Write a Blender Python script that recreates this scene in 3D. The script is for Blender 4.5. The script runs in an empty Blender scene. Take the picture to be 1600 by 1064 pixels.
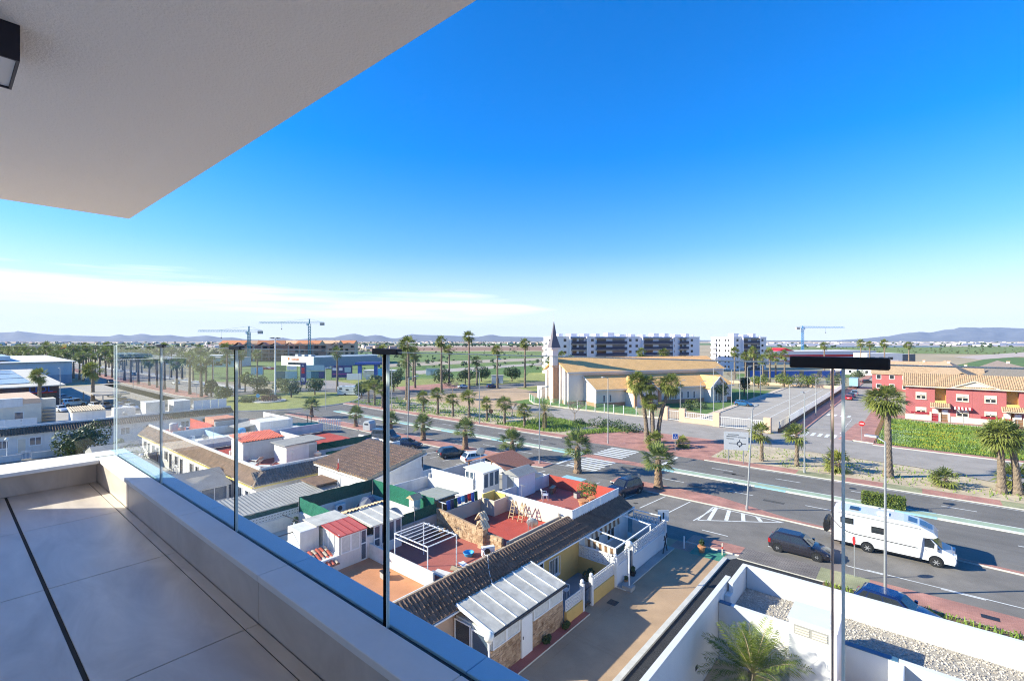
import bpy, math, random
from mathutils import Vector, Matrix, Quaternion, noise
R = math.radians
SC = bpy.context.scene
COL = SC.collection

# ---------------------------------------------------------------- camera
EYE = 16.5                                   # eye height above the street
cam_d = bpy.data.cameras.new('camera')
cam = bpy.data.objects.new('camera', cam_d); COL.objects.link(cam)
cam.location = (0, 0, EYE); cam.rotation_euler = (R(90), 0, R(40))
cam_d.sensor_width = 36.0; cam_d.lens = 36.0 * 755 / 1600
cam_d.clip_start = 0.05; cam_d.clip_end = 60000
SC.camera = cam
# ---------------------------------------------------------------- sky, sun, exposure
SUN_AZ, SUN_EL = 43.0, 26.5                  # the way the light travels (degrees from +X), sun height
ld = Vector((math.cos(R(SUN_AZ)) * math.cos(R(SUN_EL)), math.sin(R(SUN_AZ)) * math.cos(R(SUN_EL)), -math.sin(R(SUN_EL))))
W = bpy.data.worlds.new('World'); SC.world = W; W.use_nodes = True
nt = W.node_tree; nt.nodes.clear()
def wn(t, **k):
    n = nt.nodes.new(t)
    for a, b in k.items(): setattr(n, a, b)
    return n
def wm(op, a, b=None, c=None, clamp=False):
    n = wn('ShaderNodeMath', operation=op, use_clamp=clamp)
    for i, x in enumerate((a, b, c)):
        if x is None: continue
        if isinstance(x, (int, float)): n.inputs[i].default_value = x
        else: nt.links.new(x, n.inputs[i])
    return n.outputs[0]
sky = wn('ShaderNodeTexSky', sky_type='NISHITA', sun_disc=False, sun_elevation=R(SUN_EL))
sky.sun_rotation = math.atan2(-ld.x, -ld.y) % (2 * math.pi)
sky.altitude = 20; sky.air_density = 1.0; sky.dust_density = 0.15; sky.ozone_density = 1.6
hs = wn('ShaderNodeHueSaturation'); hs.inputs['Saturation'].default_value = 1.5
hs.inputs['Value'].default_value = 1.0
tint = wn('ShaderNodeMix', data_type='RGBA'); tint.blend_type = 'MULTIPLY'; tint.inputs[0].default_value = 1; tint.inputs[7].default_value = (.97,.925,1.09,1)
nt.links.new(sky.outputs[0], tint.inputs[6]); nt.links.new(tint.outputs[2], hs.inputs['Color'])
tc = wn('ShaderNodeTexCoord'); sp = wn('ShaderNodeSeparateXYZ'); nt.links.new(tc.outputs['Generated'], sp.inputs[0])
dx, dy, dz = sp.outputs
# long thin band of high cloud low over the north-west horizon
side = wm('ADD', wm('MULTIPLY', dx, 0.766), wm('MULTIPLY', dy, 0.643))
mp = wn('ShaderNodeMapping'); mp.inputs['Scale'].default_value = (3.2, 3.2, 62)
nt.links.new(tc.outputs['Generated'], mp.inputs[0])
nz = wn('ShaderNodeTexNoise'); nz.inputs['Scale'].default_value = 1.0; nz.inputs['Detail'].default_value = 6; nz.inputs['Roughness'].default_value = .55
nt.links.new(mp.outputs[0], nz.inputs['Vector'])
zc = wm('SUBTRACT', 0.066, wm('MULTIPLY', side, 0.03))
half = wm('MULTIPLY', wm('SUBTRACT', 0.10, side, clamp=True), 0.16)
half = wm('MINIMUM', half, 0.030)
rel = wm('DIVIDE', wm('ABSOLUTE', wm('SUBTRACT', dz, zc)), wm('ADD', half, 0.0008))
cl = wm('ADD', wm('SUBTRACT', 1.0, rel), wm('MULTIPLY', wm('SUBTRACT', nz.outputs[0], .5), 3.4))
cl = wm('MULTIPLY', wm('MULTIPLY', cl, 0.85, clamp=True), wm('MULTIPLY', wm('MULTIPLY', wm('SUBTRACT', 0.10, side, clamp=True), 14, clamp=True), 0.85))
def vm(op, a, b):
    n = wn('ShaderNodeVectorMath', operation=op)
    for i, x in enumerate((a, b)):
        if isinstance(x, tuple): n.inputs[i].default_value = x
        else: nt.links.new(x, n.inputs[i])
    return n.outputs[0]
sr_ = wn('ShaderNodeSeparateColor'); nt.links.new(hs.outputs[0], sr_.inputs[0])
dv_ = wm('MULTIPLY_ADD', sr_.outputs[0], .145, 1.0); cv_ = wn('ShaderNodeCombineXYZ')
for i_ in range(3): nt.links.new(dv_, cv_.inputs[i_])
skyc = vm('DIVIDE', hs.outputs[0], cv_.outputs[0])
hzf = wm('SUBTRACT', 1.0, wm('MULTIPLY', wm('ABSOLUTE', dz), 5.5), clamp=True)
hzf = wm('MULTIPLY', wm('POWER', hzf, 1.6), 0.9)
hm = wn('ShaderNodeMix', data_type='RGBA'); nt.links.new(hzf, hm.inputs[0]); nt.links.new(skyc, hm.inputs[6]); hm.inputs[7].default_value = (3.9, 4.45, 4.95, 1)
skyc = hm.outputs[2]
mx = wn('ShaderNodeMix', data_type='RGBA'); mx.blend_type = 'MIX'
nt.links.new(cl, mx.inputs[0]); nt.links.new(skyc, mx.inputs[6]); mx.inputs[7].default_value = (5.3, 5.4, 5.5, 1)
bg = wn('ShaderNodeBackground'); bg.inputs[1].default_value = 0.084
nt.links.new(mx.outputs[2], bg.inputs[0])
wo = wn('ShaderNodeOutputWorld'); nt.links.new(bg.outputs[0], wo.inputs[0])

sl = bpy.data.lights.new('sun', 'SUN'); sl.energy = 3.7; sl.angle = R(0.5); sl.color = (1.0, .89, .74)
so = bpy.data.objects.new('sun', sl); COL.objects.link(so)
so.location = (-60, -60, 80); so.rotation_euler = ld.to_track_quat('-Z', 'Y').to_euler()
SC.view_settings.view_transform = 'Standard'; SC.view_settings.look = 'None'
SC.view_settings.exposure = 1.72; SC.view_settings.gamma = 1.0; SC.view_settings.use_curve_mapping = False
SC.render.engine = 'CYCLES'
cy = SC.cycles
cy.use_denoising = True
try: cy.denoiser = 'OPENIMAGEDENOISE'
except Exception: pass
cy.max_bounces = 8; cy.diffuse_bounces = 5; cy.glossy_bounces = 4; cy.transparent_max_bounces = 24; cy.transmission_bounces = 6
cy.volume_bounces = 0; cy.caustics_reflective = False; cy.caustics_refractive = False
cy.sample_clamp_indirect = 4.0
cy.filter_width = 1.1
try: cy.denoising_prefilter = 'NONE'
except Exception: pass

# ---------------------------------------------------------------- helpers
_c, _s = math.cos(R(40)), math.sin(R(40))
def gp(px, py, z=0.0):
    """survey: ground point (world metres) of a spot measured on the photograph"""
    d = (EYE - z) * 755 / (py - 532); X = d * (px - 800) / 755
    return (X * _c - d * _s, X * _s + d * _c)

class MB:
    """collects faces; obj() links them as ONE mesh object"""
    def __init__(self): self.v = []; self.f = []; self.m = []
    def add(self, vs, fs, m=0):
        b = len(self.v); self.v += [tuple(p) for p in vs]
        for q in fs: self.f.append(tuple(b + i for i in q)); self.m.append(m)
        return self
    def box(self, x0, y0, z0, x1, y1, z1, m=0):
        if x0 > x1: x0, x1 = x1, x0
        if y0 > y1: y0, y1 = y1, y0
        if z0 > z1: z0, z1 = z1, z0
        return self.add([(x0,y0,z0),(x1,y0,z0),(x1,y1,z0),(x0,y1,z0),(x0,y0,z1),(x1,y0,z1),(x1,y1,z1),(x0,y1,z1)],
                        [(0,3,2,1),(4,5,6,7),(0,1,5,4),(1,2,6,5),(2,3,7,6),(3,0,4,7)], m)
    def quad(self, a, b, c, d, m=0): return self.add([a,b,c,d], [(0,1,2,3)], m)
    def poly(self, pts, m=0): return self.add(pts, [tuple(range(len(pts)))], m)
    def prism(self, pts, z0, z1, m=0, mt=None):
        n = len(pts)
        a = sum(pts[i][0]*pts[(i+1)%n][1]-pts[(i+1)%n][0]*pts[i][1] for i in range(n))
        if a < 0: pts = pts[::-1]
        self.add([(p[0],p[1],z0) for p in pts] + [(p[0],p[1],z1) for p in pts],
                 [tuple(range(n-1,-1,-1))] + [(i,(i+1)%n,n+(i+1)%n,n+i) for i in range(n)], m)
        return self.add([(p[0],p[1],z1) for p in pts], [tuple(range(n))], m if mt is None else mt)
    def extr(self, pts, vec, m=0):
        """extrude a planar polygon (3D pts) along vec"""
        n = len(pts); q = [tuple(Vector(p)+Vector(vec)) for p in pts]
        return self.add(list(pts)+q, [tuple(range(n-1,-1,-1)), tuple(range(n,2*n))] + [(i,(i+1)%n,n+(i+1)%n,n+i) for i in range(n)], m)
    def beam(self, p0, p1, w, h=None, m=0):
        h = h or w; p0 = Vector(p0); p1 = Vector(p1); d = (p1-p0)
        if d.length < 1e-6: return self
        d.normalize(); up = Vector((0,0,1)) if abs(d.z) < .95 else Vector((1,0,0))
        sx = d.cross(up).normalized(); sz = sx.cross(d).normalized()
        a = [sx*(w/2*i)+sz*(h/2*j) for i,j in ((-1,-1),(1,-1),(1,1),(-1,1))]
        return self.add([p0+q for q in a]+[p1+q for q in a], [(3,2,1,0),(4,5,6,7),(0,1,5,4),(1,2,6,5),(2,3,7,6),(3,0,4,7)], m)
    def cyl(self, p0, p1, r0, r1=None, n=8, m=0, caps=True):
        r1 = r0 if r1 is None else r1; p0 = Vector(p0); p1 = Vector(p1); d = (p1-p0).normalized()
        up = Vector((0,0,1)) if abs(d.z) < .95 else Vector((1,0,0))
        sx = d.cross(up).normalized(); sy = d.cross(sx).normalized(); vs = []
        for p, r in ((p0,r0),(p1,r1)):
            for i in range(n):
                a = 2*math.pi*i/n; vs.append(p+sx*(r*math.cos(a))+sy*(r*math.sin(a)))
        fs = [(i,(i+1)%n,n+(i+1)%n,n+i) for i in range(n)]
        if caps: fs += [tuple(range(n-1,-1,-1)), tuple(range(n,2*n))]
        return self.add(vs, fs, m)
    def lathe(self, prof, n=12, c=(0,0), m=0, caps=True):
        vs = []
        for r, z in prof:
            for i in range(n):
                a = 2*math.pi*i/n; vs.append((c[0]+r*math.cos(a), c[1]+r*math.sin(a), z))
        fs = []
        for k in range(len(prof)-1):
            for i in range(n): fs.append((k*n+i, k*n+(i+1)%n, (k+1)*n+(i+1)%n, (k+1)*n+i))
        if caps: fs.append(tuple(range(n-1,-1,-1))); fs.append(tuple((len(prof)-1)*n+i for i in range(n)))
        return self.add(vs, fs, m)
    def ball(self, c, r, n=10, m=0, sz=1.0):
        k = n//2; return self.lathe([(max(r*math.sin(math.pi*i/k),.001), c[2]-r*sz*math.cos(math.pi*i/k)) for i in range(k+1)], n, (c[0],c[1]), m)
    def obj(self, name, mats, parent=None, loc=(0,0,0), rotz=0, smooth=False, kind=None, label=None, cat=None, group=None):
        me = bpy.data.meshes.new(name); me.from_pydata(self.v, [], self.f); me.validate()
        if not isinstance(mats, (list,tuple)): mats = [mats]
        for q in mats: me.materials.append(q)
        if len(mats) > 1 and len(me.polygons) == len(self.m): me.polygons.foreach_set('material_index', self.m)
        if smooth: me.polygons.foreach_set('use_smooth', [True]*len(me.polygons))
        me.update()
        o = bpy.data.objects.new(name, me); COL.objects.link(o)
        o.location = loc; o.rotation_euler = (0,0,rotz)
        if parent: o.parent = parent
        tag(o, label, cat, group, kind); return o

def tag(o, label=None, cat=None, group=None, kind=None):
    for k, v in (('label',label),('category',cat),('group',group),('kind',kind)):
        if v: o[k] = v
    return o
def thing(name, label, cat, loc=(0,0,0), rotz=0, group=None):
    o = bpy.data.objects.new(name, None); COL.objects.link(o); o.empty_display_size = .3
    o.location = loc; o.rotation_euler = (0,0,rotz); return tag(o, label, cat, group)
KIDS = {}
def copy_tree(o, loc=None, rotz=None, label=None, parent=None, scale=None, group=None):
    c = o.copy(); COL.objects.link(c); c.parent = parent
    if loc is not None: c.location = loc
    if rotz is not None: c.rotation_euler = (0,0,rotz)
    if scale is not None: c.scale = (scale,)*3
    if label: c['label'] = label
    if group: c['group'] = group
    for ch in KIDS.get(o.name) or [q for q in bpy.data.objects if q.parent == o]:
        KIDS.setdefault(o.name, [q for q in bpy.data.objects if q.parent == o])
        copy_tree(ch, parent=c)
    return c
def clone(me_src, name, parent=None, loc=(0,0,0), rotz=0, mat=None):
    o = bpy.data.objects.new(name, me_src); COL.objects.link(o); o.location = loc; o.rotation_euler = (0,0,rotz)
    if parent: o.parent = parent
    return o
SOFT = {'wall','parapet','terrace_wall','stair_head','yard_wall','outer_wall','inner_wall','coping','shed_wall','chimney','patio_wall','garden_wall','annex_wall','sunroom_wall'}
def bx(name, mats, parent, x0, y0, z0, x1, y1, z1, **k):
    o = MB().box(x0,y0,z0,x1,y1,z1).obj(name, mats, parent, **k)
    if name in SOFT: bevel(o, min(.035, .3*min(abs(x1-x0),abs(y1-y0),abs(z1-z0))), 2)
    return o
def bevel(o, w=.02, seg=2):
    b = o.modifiers.new('bevel', 'BEVEL'); b.width = w; b.segments = seg; b.limit_method = 'ANGLE'; return o
ORD = ['first','second','third','fourth','fifth','sixth','seventh','eighth','ninth','tenth','eleventh','twelfth','thirteenth','fourteenth','fifteenth','sixteenth','seventeenth','eighteenth','nineteenth','twentieth']
ORD += ['twenty-'+w for w in ORD[:9]] + ['thirtieth']

# ---------------------------------------------------------------- materials
def new_mat(name):
    m = bpy.data.materials.new(name); m.use_nodes = True
    t = m.node_tree; b = t.nodes['Principled BSDF']; return m, t, b
def mat(name, col, rough=.8, var=.12, scale=1.5, bump=0.0, bscale=40, metal=0.0, spec=.35, stain=0.0, sscale=.35, emit=None, coat=0.0, streak=None):
    m, t, b = new_mat(name)
    b.inputs['Roughness'].default_value = rough; b.inputs['Metallic'].default_value = metal
    b.inputs['Specular IOR Level'].default_value = spec
    if coat: b.inputs['Coat Weight'].default_value = coat; b.inputs['Coat Roughness'].default_value = .08
    L = t.links; g = t.nodes.new('ShaderNodeNewGeometry')
    col = tuple(col) + (1,) if len(col) == 3 else col
    if var or stain:
        n = t.nodes.new('ShaderNodeTexNoise'); n.inputs['Scale'].default_value = scale; n.inputs['Detail'].default_value = 5; n.inputs['Roughness'].default_value = .62
        L.new(g.outputs['Position'], n.inputs['Vector'])
        r = t.nodes.new('ShaderNodeMapRange'); r.inputs[1].default_value = .25; r.inputs[2].default_value = .75
        r.inputs[3].default_value = 1-var; r.inputs[4].default_value = 1+var; L.new(n.outputs[0], r.inputs[0])
        mu = t.nodes.new('ShaderNodeMix'); mu.data_type = 'RGBA'; mu.blend_type = 'MULTIPLY'; mu.inputs[0].default_value = 1
        mu.inputs[6].default_value = col; L.new(r.outputs[0], mu.inputs[7]); out = mu.outputs[2]
        if stain:
            n2 = t.nodes.new('ShaderNodeTexNoise'); n2.inputs['Scale'].default_value = sscale; n2.inputs['Detail'].default_value = 7; n2.inputs['Roughness'].default_value = .7
            if streak:
                mq = t.nodes.new('ShaderNodeMapping'); mq.inputs['Scale'].default_value = streak; L.new(g.outputs['Position'], mq.inputs[0]); L.new(mq.outputs[0], n2.inputs['Vector'])
            else: L.new(g.outputs['Position'], n2.inputs['Vector'])
            r2 = t.nodes.new('ShaderNodeMapRange'); r2.inputs[1].default_value = .48; r2.inputs[2].default_value = .75; r2.inputs[3].default_value = 0; r2.inputs[4].default_value = stain
            L.new(n2.outputs[0], r2.inputs[0])
            m2 = t.nodes.new('ShaderNodeMix'); m2.data_type = 'RGBA'; L.new(r2.outputs[0], m2.inputs[0]); L.new(out, m2.inputs[6])
            m2.inputs[7].default_value = tuple(c*.45 for c in col[:3]) + (1,); out = m2.outputs[2]
        L.new(out, b.inputs['Base Color'])
    else: b.inputs['Base Color'].default_value = col
    if bump:
        n3 = t.nodes.new('ShaderNodeTexNoise'); n3.inputs['Scale'].default_value = bscale; n3.inputs['Detail'].default_value = 4
        L.new(g.outputs['Position'], n3.inputs['Vector'])
        bm = t.nodes.new('ShaderNodeBump'); bm.inputs['Strength'].default_value = min(1,bump); bm.inputs['Distance'].default_value = .02
        L.new(n3.outputs[0], bm.inputs['Height']); L.new(bm.outputs[0], b.inputs['Normal'])
    if emit: b.inputs['Emission Color'].default_value = col; b.inputs['Emission Strength'].default_value = emit
    return m
def brick_mat(name, c1, c2, mortar, w, h, rough=.85, plane='xy', msize=.012, stain=.3, rot=0):
    m, t, b = new_mat(name); L = t.links
    g = t.nodes.new('ShaderNodeNewGeometry'); mp = t.nodes.new('ShaderNodeMapping')
    if plane == 'xz': mp.inputs['Rotation'].default_value = (R(-90),0,0)
    if plane == 'yz':
        mp.inputs['Rotation'].default_value = (R(-90),0,R(0))
        sp = t.nodes.new('ShaderNodeSeparateXYZ'); cb = t.nodes.new('ShaderNodeCombineXYZ'); L.new(g.outputs['Position'], sp.inputs[0])
        L.new(sp.outputs[1], cb.inputs[0]); L.new(sp.outputs[2], cb.inputs[1]); src = cb.outputs[0]; mp.inputs['Rotation'].default_value = (0,0,0)
    else: src = g.outputs['Position']
    if rot: mp.inputs['Rotation'].default_value = (0,0,rot)
    L.new(src, mp.inputs[0])
    k = t.nodes.new('ShaderNodeTexBrick'); k.inputs['Scale'].default_value = 1; k.inputs['Brick Width'].default_value = w; k.inputs['Row Height'].default_value = h
    k.inputs['Mortar Size'].default_value = msize; k.inputs['Color1'].default_value = tuple(c1)+(1,); k.inputs['Color2'].default_value = tuple(c2)+(1,); k.inputs['Mortar'].default_value = tuple(mortar)+(1,)
    L.new(mp.outputs[0], k.inputs['Vector'])
    n = t.nodes.new('ShaderNodeTexNoise'); n.inputs['Scale'].default_value = .6; n.inputs['Detail'].default_value = 6; L.new(g.outputs['Position'], n.inputs['Vector'])
    r = t.nodes.new('ShaderNodeMapRange'); r.inputs[1].default_value = .3; r.inputs[2].default_value = .7; r.inputs[3].default_value = 1-stain; r.inputs[4].default_value = 1+stain*.5; L.new(n.outputs[0], r.inputs[0])
    mu = t.nodes.new('ShaderNodeMix'); mu.data_type='RGBA'; mu.blend_type='MULTIPLY'; mu.inputs[0].default_value=1; L.new(k.outputs[0], mu.inputs[6]); L.new(r.outputs[0], mu.inputs[7])
    L.new(mu.outputs[2], b.inputs['Base Color']); b.inputs['Roughness'].default_value = rough
    bm = t.nodes.new('ShaderNodeBump'); bm.inputs['Strength'].default_value=.4; bm.inputs['Distance'].default_value=.01; bm.invert = True; L.new(k.outputs[1], bm.inputs['Height']); L.new(bm.outputs[0], b.inputs['Normal'])
    return m
def leaf_mat(name, c1, c2, trans=.3, rough=.5, scale=.8):
    m, t, b = new_mat(name); L = t.links
    oi = t.nodes.new('ShaderNodeObjectInfo'); g = t.nodes.new('ShaderNodeNewGeometry')
    n = t.nodes.new('ShaderNodeTexNoise'); n.inputs['Scale'].default_value = scale; n.inputs['Detail'].default_value = 4; L.new(g.outputs['Position'], n.inputs['Vector'])
    a = t.nodes.new('ShaderNodeMath'); a.operation='MULTIPLY_ADD'; L.new(g.outputs['Random Per Island'], a.inputs[0]); a.inputs[1].default_value=.5; 
    r = t.nodes.new('ShaderNodeMapRange'); r.inputs[1].default_value=.3; r.inputs[2].default_value=.7; r.inputs[3].default_value=-.1; r.inputs[4].default_value=.6; L.new(n.outputs[0], r.inputs[0]); L.new(r.outputs[0], a.inputs[2])
    mx = t.nodes.new('ShaderNodeMix'); mx.data_type='RGBA'; L.new(a.outputs[0], mx.inputs[0]); mx.inputs[6].default_value=tuple(c1)+(1,); mx.inputs[7].default_value=tuple(c2)+(1,)
    L.new(mx.outputs[2], b.inputs['Base Color']); b.inputs['Roughness'].default_value=rough; b.inputs['Specular IOR Level'].default_value=.3
    tr = t.nodes.new('ShaderNodeBsdfTranslucent'); L.new(mx.outputs[2], tr.inputs[0])
    ms = t.nodes.new('ShaderNodeMixShader'); ms.inputs[0].default_value=trans; L.new(b.outputs[0], ms.inputs[1]); L.new(tr.outputs[0], ms.inputs[2])
    L.new(ms.outputs[0], t.nodes['Material Output'].inputs[0]); return m
STONES=None
def paint(name, col, metal=.0, rough=.25): return mat(name, col, rough, .03, 3, metal=metal, spec=.5, coat=.6)
def glass_pane(name, tint=(.93,.97,.96), refl=1.0):
    m, t, b = new_mat(name); L = t.links; t.nodes.remove(b)
    tr = t.nodes.new('ShaderNodeBsdfTransparent'); tr.inputs[0].default_value = tuple(tint)+(1,)
    gl = t.nodes.new('ShaderNodeBsdfGlossy'); gl.inputs['Roughness'].default_value = 0.0
    lw = t.nodes.new('ShaderNodeLayerWeight'); lw.inputs[0].default_value = .5
    pw = t.nodes.new('ShaderNodeMath'); pw.operation='POWER'; pw.inputs[1].default_value = 5; L.new(lw.outputs['Facing'], pw.inputs[0])
    ml = t.nodes.new('ShaderNodeMath'); ml.operation='MULTIPLY_ADD'; ml.inputs[1].default_value = .75*refl; ml.inputs[2].default_value = .03*refl; L.new(pw.outputs[0], ml.inputs[0])
    ms = t.nodes.new('ShaderNodeMixShader'); L.new(ml.outputs[0], ms.inputs[0]); L.new(tr.outputs[0], ms.inputs[1]); L.new(gl.outputs[0], ms.inputs[2])
    L.new(ms.outputs[0], t.nodes['Material Output'].inputs[0]); return m

M = {}
M['white'] = mat('white_render', (.70,.68,.65), .9, .07, 1.2, bump=.15, bscale=60, stain=.38, sscale=1.6, streak=(1,1,.16))
M['white_clean'] = mat('white_paint_clean', (.71,.70,.69), .8, .03, 1.0, bump=.08, bscale=90, stain=.10, sscale=1.3, streak=(1,1,.15))
M['white_old'] = mat('white_render_weathered', (.70,.67,.62), .92, .14, 1.6, bump=.3, bscale=40, stain=.45, sscale=.9)
M['cream'] = mat('cream_render', (.70,.62,.50), .9, .08, .8, bump=.2, bscale=50, stain=.15)
M['beige'] = mat('beige_render', (.62,.50,.38), .9, .08, .8, bump=.2, bscale=50, stain=.2)
M['peach'] = mat('peach_render', (.66,.46,.32), .9, .08, .8, bump=.2, stain=.15)
M['ochre'] = mat('ochre_render', (.62,.40,.13), .9, .1, .8, bump=.2, stain=.2)
M['yellow'] = mat('yellow_render', (.72,.55,.16), .9, .08, .9, bump=.2, stain=.15)
M['redwall'] = mat('raspberry_render', (.42,.125,.125), .88, .06, .5, bump=.15, stain=.1)
M['darkred'] = mat('dark_red_paint', (.28,.015,.025), .7, .05)
M['red_floor'] = mat('red_terrace_paint', (.46,.075,.05), .8, .16, .7, bump=.1, stain=.3, sscale=.6)
M['mauve_floor'] = mat('faded_red_terrace_tiles', (.40,.12,.09), .8, .14, .7, bump=.1, stain=.3)
M['orange_floor'] = mat('orange_terrace_tiles', (.56,.25,.12), .85, .10, .7, bump=.1, stain=.3, sscale=.5)
M['pale_floor'] = mat('pale_terrace_tiles', (.60,.55,.48), .85, .08, .9, stain=.25)
M['grey_conc'] = mat('grey_concrete', (.36,.35,.33), .92, .14, .8, bump=.25, stain=.35)
M['asphalt'] = mat('asphalt', (.175,.16,.145), .93, .22, .22, bump=.25, bscale=70, stain=.42, sscale=1.1, streak=(.03,1,1))
M['asphalt_park'] = mat('worn_parking_asphalt', (.20,.18,.16), .94, .22, .35, bump=.25, bscale=60, stain=.45, sscale=.5)
M['asphalt_pale'] = mat('bleached_asphalt', (.34,.30,.265), .94, .18, .3, bump=.2, bscale=50, stain=.3, sscale=.35)
M['asphalt_dark'] = mat('fresh_black_asphalt', (.028,.028,.03), .9, .25, 1.2, bump=.4, bscale=60)
M['alley'] = mat('brown_alley_paving', (.42,.28,.17), .92, .14, .5, bump=.2, bscale=50, stain=.4, sscale=.3)
M['kerb'] = mat('kerb_concrete', (.52,.50,.46), .9, .14, 1.5, bump=.2)
M['line'] = mat('road_paint_white', (.72,.72,.70), .8, .2, 3, stain=.55, sscale=2.5)
M['brickred'] = brick_mat('red_paving_blocks', (.46,.205,.155), (.54,.26,.20), (.36,.18,.14), .22, .11)
M['brickgreen'] = brick_mat('green_paving_blocks', (.33,.33,.17), (.38,.37,.20), (.25,.24,.14), .22, .11)
M['brickgrey'] = brick_mat('grey_brown_paving_blocks', (.23,.20,.18), (.29,.25,.22), (.13,.11,.10), .30, .16, msize=.03)
M['dirt'] = mat('dry_dirt', (.52,.42,.29), .97, .25, .5, bump=.4, bscale=18, stain=.35, sscale=.4)
M['ochre_dirt'] = mat('ochre_dirt', (.46,.32,.20), .97, .2, .15, bump=.3, bscale=12, stain=.2)
M['lawn'] = mat('lawn', (.105,.175,.04), .95, .4, .6, bump=.4, bscale=30)
M['lawn_dry'] = mat('dry_lawn', (.27,.28,.08), .95, .3, .5, bump=.4, bscale=20)
M['field'] = mat('green_crop_field', (.14,.20,.05), .97, .55, .05, stain=.55, sscale=.02)
M['field2'] = mat('deep_green_field', (.085,.16,.04), .97, .35, .04, stain=.3, sscale=.02)
M['plough'] = mat('ploughed_earth', (.24,.145,.09), .97, .2, .03)
M['tan_earth'] = mat('tan_earth', (.40,.33,.25), .97, .2, .05)
M['soil'] = mat('brown_soil', (.20,.12,.07), .97, .3, 2, bump=.4)
M['ground'] = mat('plain_ground', (.34,.29,.18), .97, .3, .02, stain=.4, sscale=.006)
M['concrete_far'] = mat('pale_lot_surface', (.41,.36,.305), .95, .14, .15, stain=.2, sscale=.05)
M['tile_brown'] = mat('brown_roof_tiles', (.20,.125,.085), .9, .45, 2.6, bump=.2, stain=.5, sscale=1.1)
M['tile_grey'] = mat('grey_roof_tiles', (.22,.185,.15), .9, .4, 2.6, bump=.2, stain=.45, sscale=1.2)
M['tile_tan'] = mat('tan_roof_tiles', (.60,.42,.25), .9, .3, 2.2, bump=.2, stain=.3, sscale=.9)
M['tile_red'] = mat('red_roof_tiles', (.55,.13,.08), .85, .25, 3, bump=.2)
M['tile_cream'] = mat('cream_roof_tiles', (.62,.50,.36), .85, .25, 3, bump=.2)
M['tile_pale'] = mat('pale_clay_roof_tiles', (.58,.39,.23), .9, .22, .8, stain=.25, sscale=.5)
M['church_roof'] = brick_mat('church_roof_tiles', (.82,.47,.17), (.88,.53,.22), (.62,.34,.12), .33, .36, plane='xy', msize=.03, stain=.14, rot=R(-30))
M['metal_grey'] = mat('galvanised_steel', (.42,.43,.44), .5, .08, 2, metal=.6)
M['metal_dark'] = mat('dark_metal', (.03,.03,.035), .5, .1, 4)
M['metal_white'] = mat('white_painted_metal', (.78,.78,.78), .45, .06, 3)
M['corr_grey'] = mat('grey_fibre_cement_sheet', (.33,.32,.30), .93, .15, .9, bump=.2, stain=.35, sscale=.7)
M['pvc'] = mat('white_plastic', (.80,.80,.79), .4, .03, 3)
M['glass_dark'] = mat('dark_window_glass', (.025,.03,.035), .06, .1, 1, spec=.6)
M['glass_blue'] = mat('blue_grey_window_glass', (.07,.10,.14), .08, .1, 1, spec=.6)
M['curtain'] = mat('pale_curtain', (.62,.62,.58), .7, .15, 6)
M['net_green'] = mat('green_shade_net', (.008,.13,.075), .85, .35, 6, bump=.5, bscale=30)
M['net_dark'] = mat('green_net_shaded_side', (.01,.075,.045), .85, .35, 6, bump=.5, bscale=30)  # darker copy of the green net: shade on its far side put into the colour
M['net_teal'] = mat('turquoise_shade_net', (.03,.46,.36), .85, .2, 4, bump=.4, bscale=20)
M['tarp_blue'] = mat('navy_tarpaulin', (.02,.04,.10), .5, .2, 2)
M['poly'] = mat('milky_polycarbonate', (.60,.55,.45), .35, .2, 2, stain=.35, sscale=1.5)
M['poly_blue'] = mat('weathered_polycarbonate', (.56,.52,.44), .3, .3, 1.4, stain=.4, sscale=1.8)
M['wood'] = mat('brown_wood', (.22,.12,.06), .75, .3, 4)
M['wood_pale'] = mat('bleached_wood', (.48,.36,.22), .8, .2, 4)
M['stone_clad'] = mat('stone_cladding_mortar', (.40,.27,.17), .92, .3, 4.5)
M['terracotta'] = mat('terracotta', (.50,.22,.10), .85, .15, 5)
M['rubber'] = mat('tyre_rubber', (.02,.02,.02), .85, .2, 6)
M['rim'] = mat('alloy_rim', (.55,.55,.56), .35, .05, 5, metal=.7)
M['black'] = mat('black_plastic', (.012,.012,.014), .5, .1, 5)
M['lamp_red'] = mat('red_lamp_lens', (.35,.015,.015), .2, .05)
M['lamp_clear'] = mat('clear_lamp_lens', (.55,.57,.60), .12, .05, spec=.7)
M['plate'] = mat('number_plate', (.75,.75,.72), .5, .05)
M['globe'] = mat('milky_globe', (.80,.78,.70), .25, .05, spec=.5)
M['blue_bright'] = mat('bright_blue_plastic', (.02,.10,.45), .5, .1, 3)
M['blue_light'] = mat('light_blue_plastic', (.05,.35,.65), .45, .1, 3)
M['sign_red'] = mat('sign_red', (.60,.02,.02), .5, .03)
M['sign_blue'] = mat('sign_blue', (.02,.10,.45), .5, .03)
M['trunk_palm'] = mat('palm_trunk', (.24,.16,.10), .95, .6, 7, bump=.9, bscale=14, stain=.3, sscale=3)
M['trunk_grey'] = mat('grey_palm_trunk', (.21,.16,.115), .95, .5, 6, bump=.9, bscale=14)
M['bark'] = mat('bark', (.16,.11,.075), .95, .3, 6, bump=.6)
M['skirt'] = mat('dry_palm_fronds', (.36,.24,.11), .9, .35, 5)
M['leaf_fan'] = leaf_mat('fan_palm_leaves', (.09,.14,.035), (.26,.30,.085), .3)
M['leaf_fan_y'] = leaf_mat('yellow_green_fan_palm_leaves', (.12,.17,.03), (.32,.33,.08), .35)  # yellower leaf tone of the tall and young palms
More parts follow.
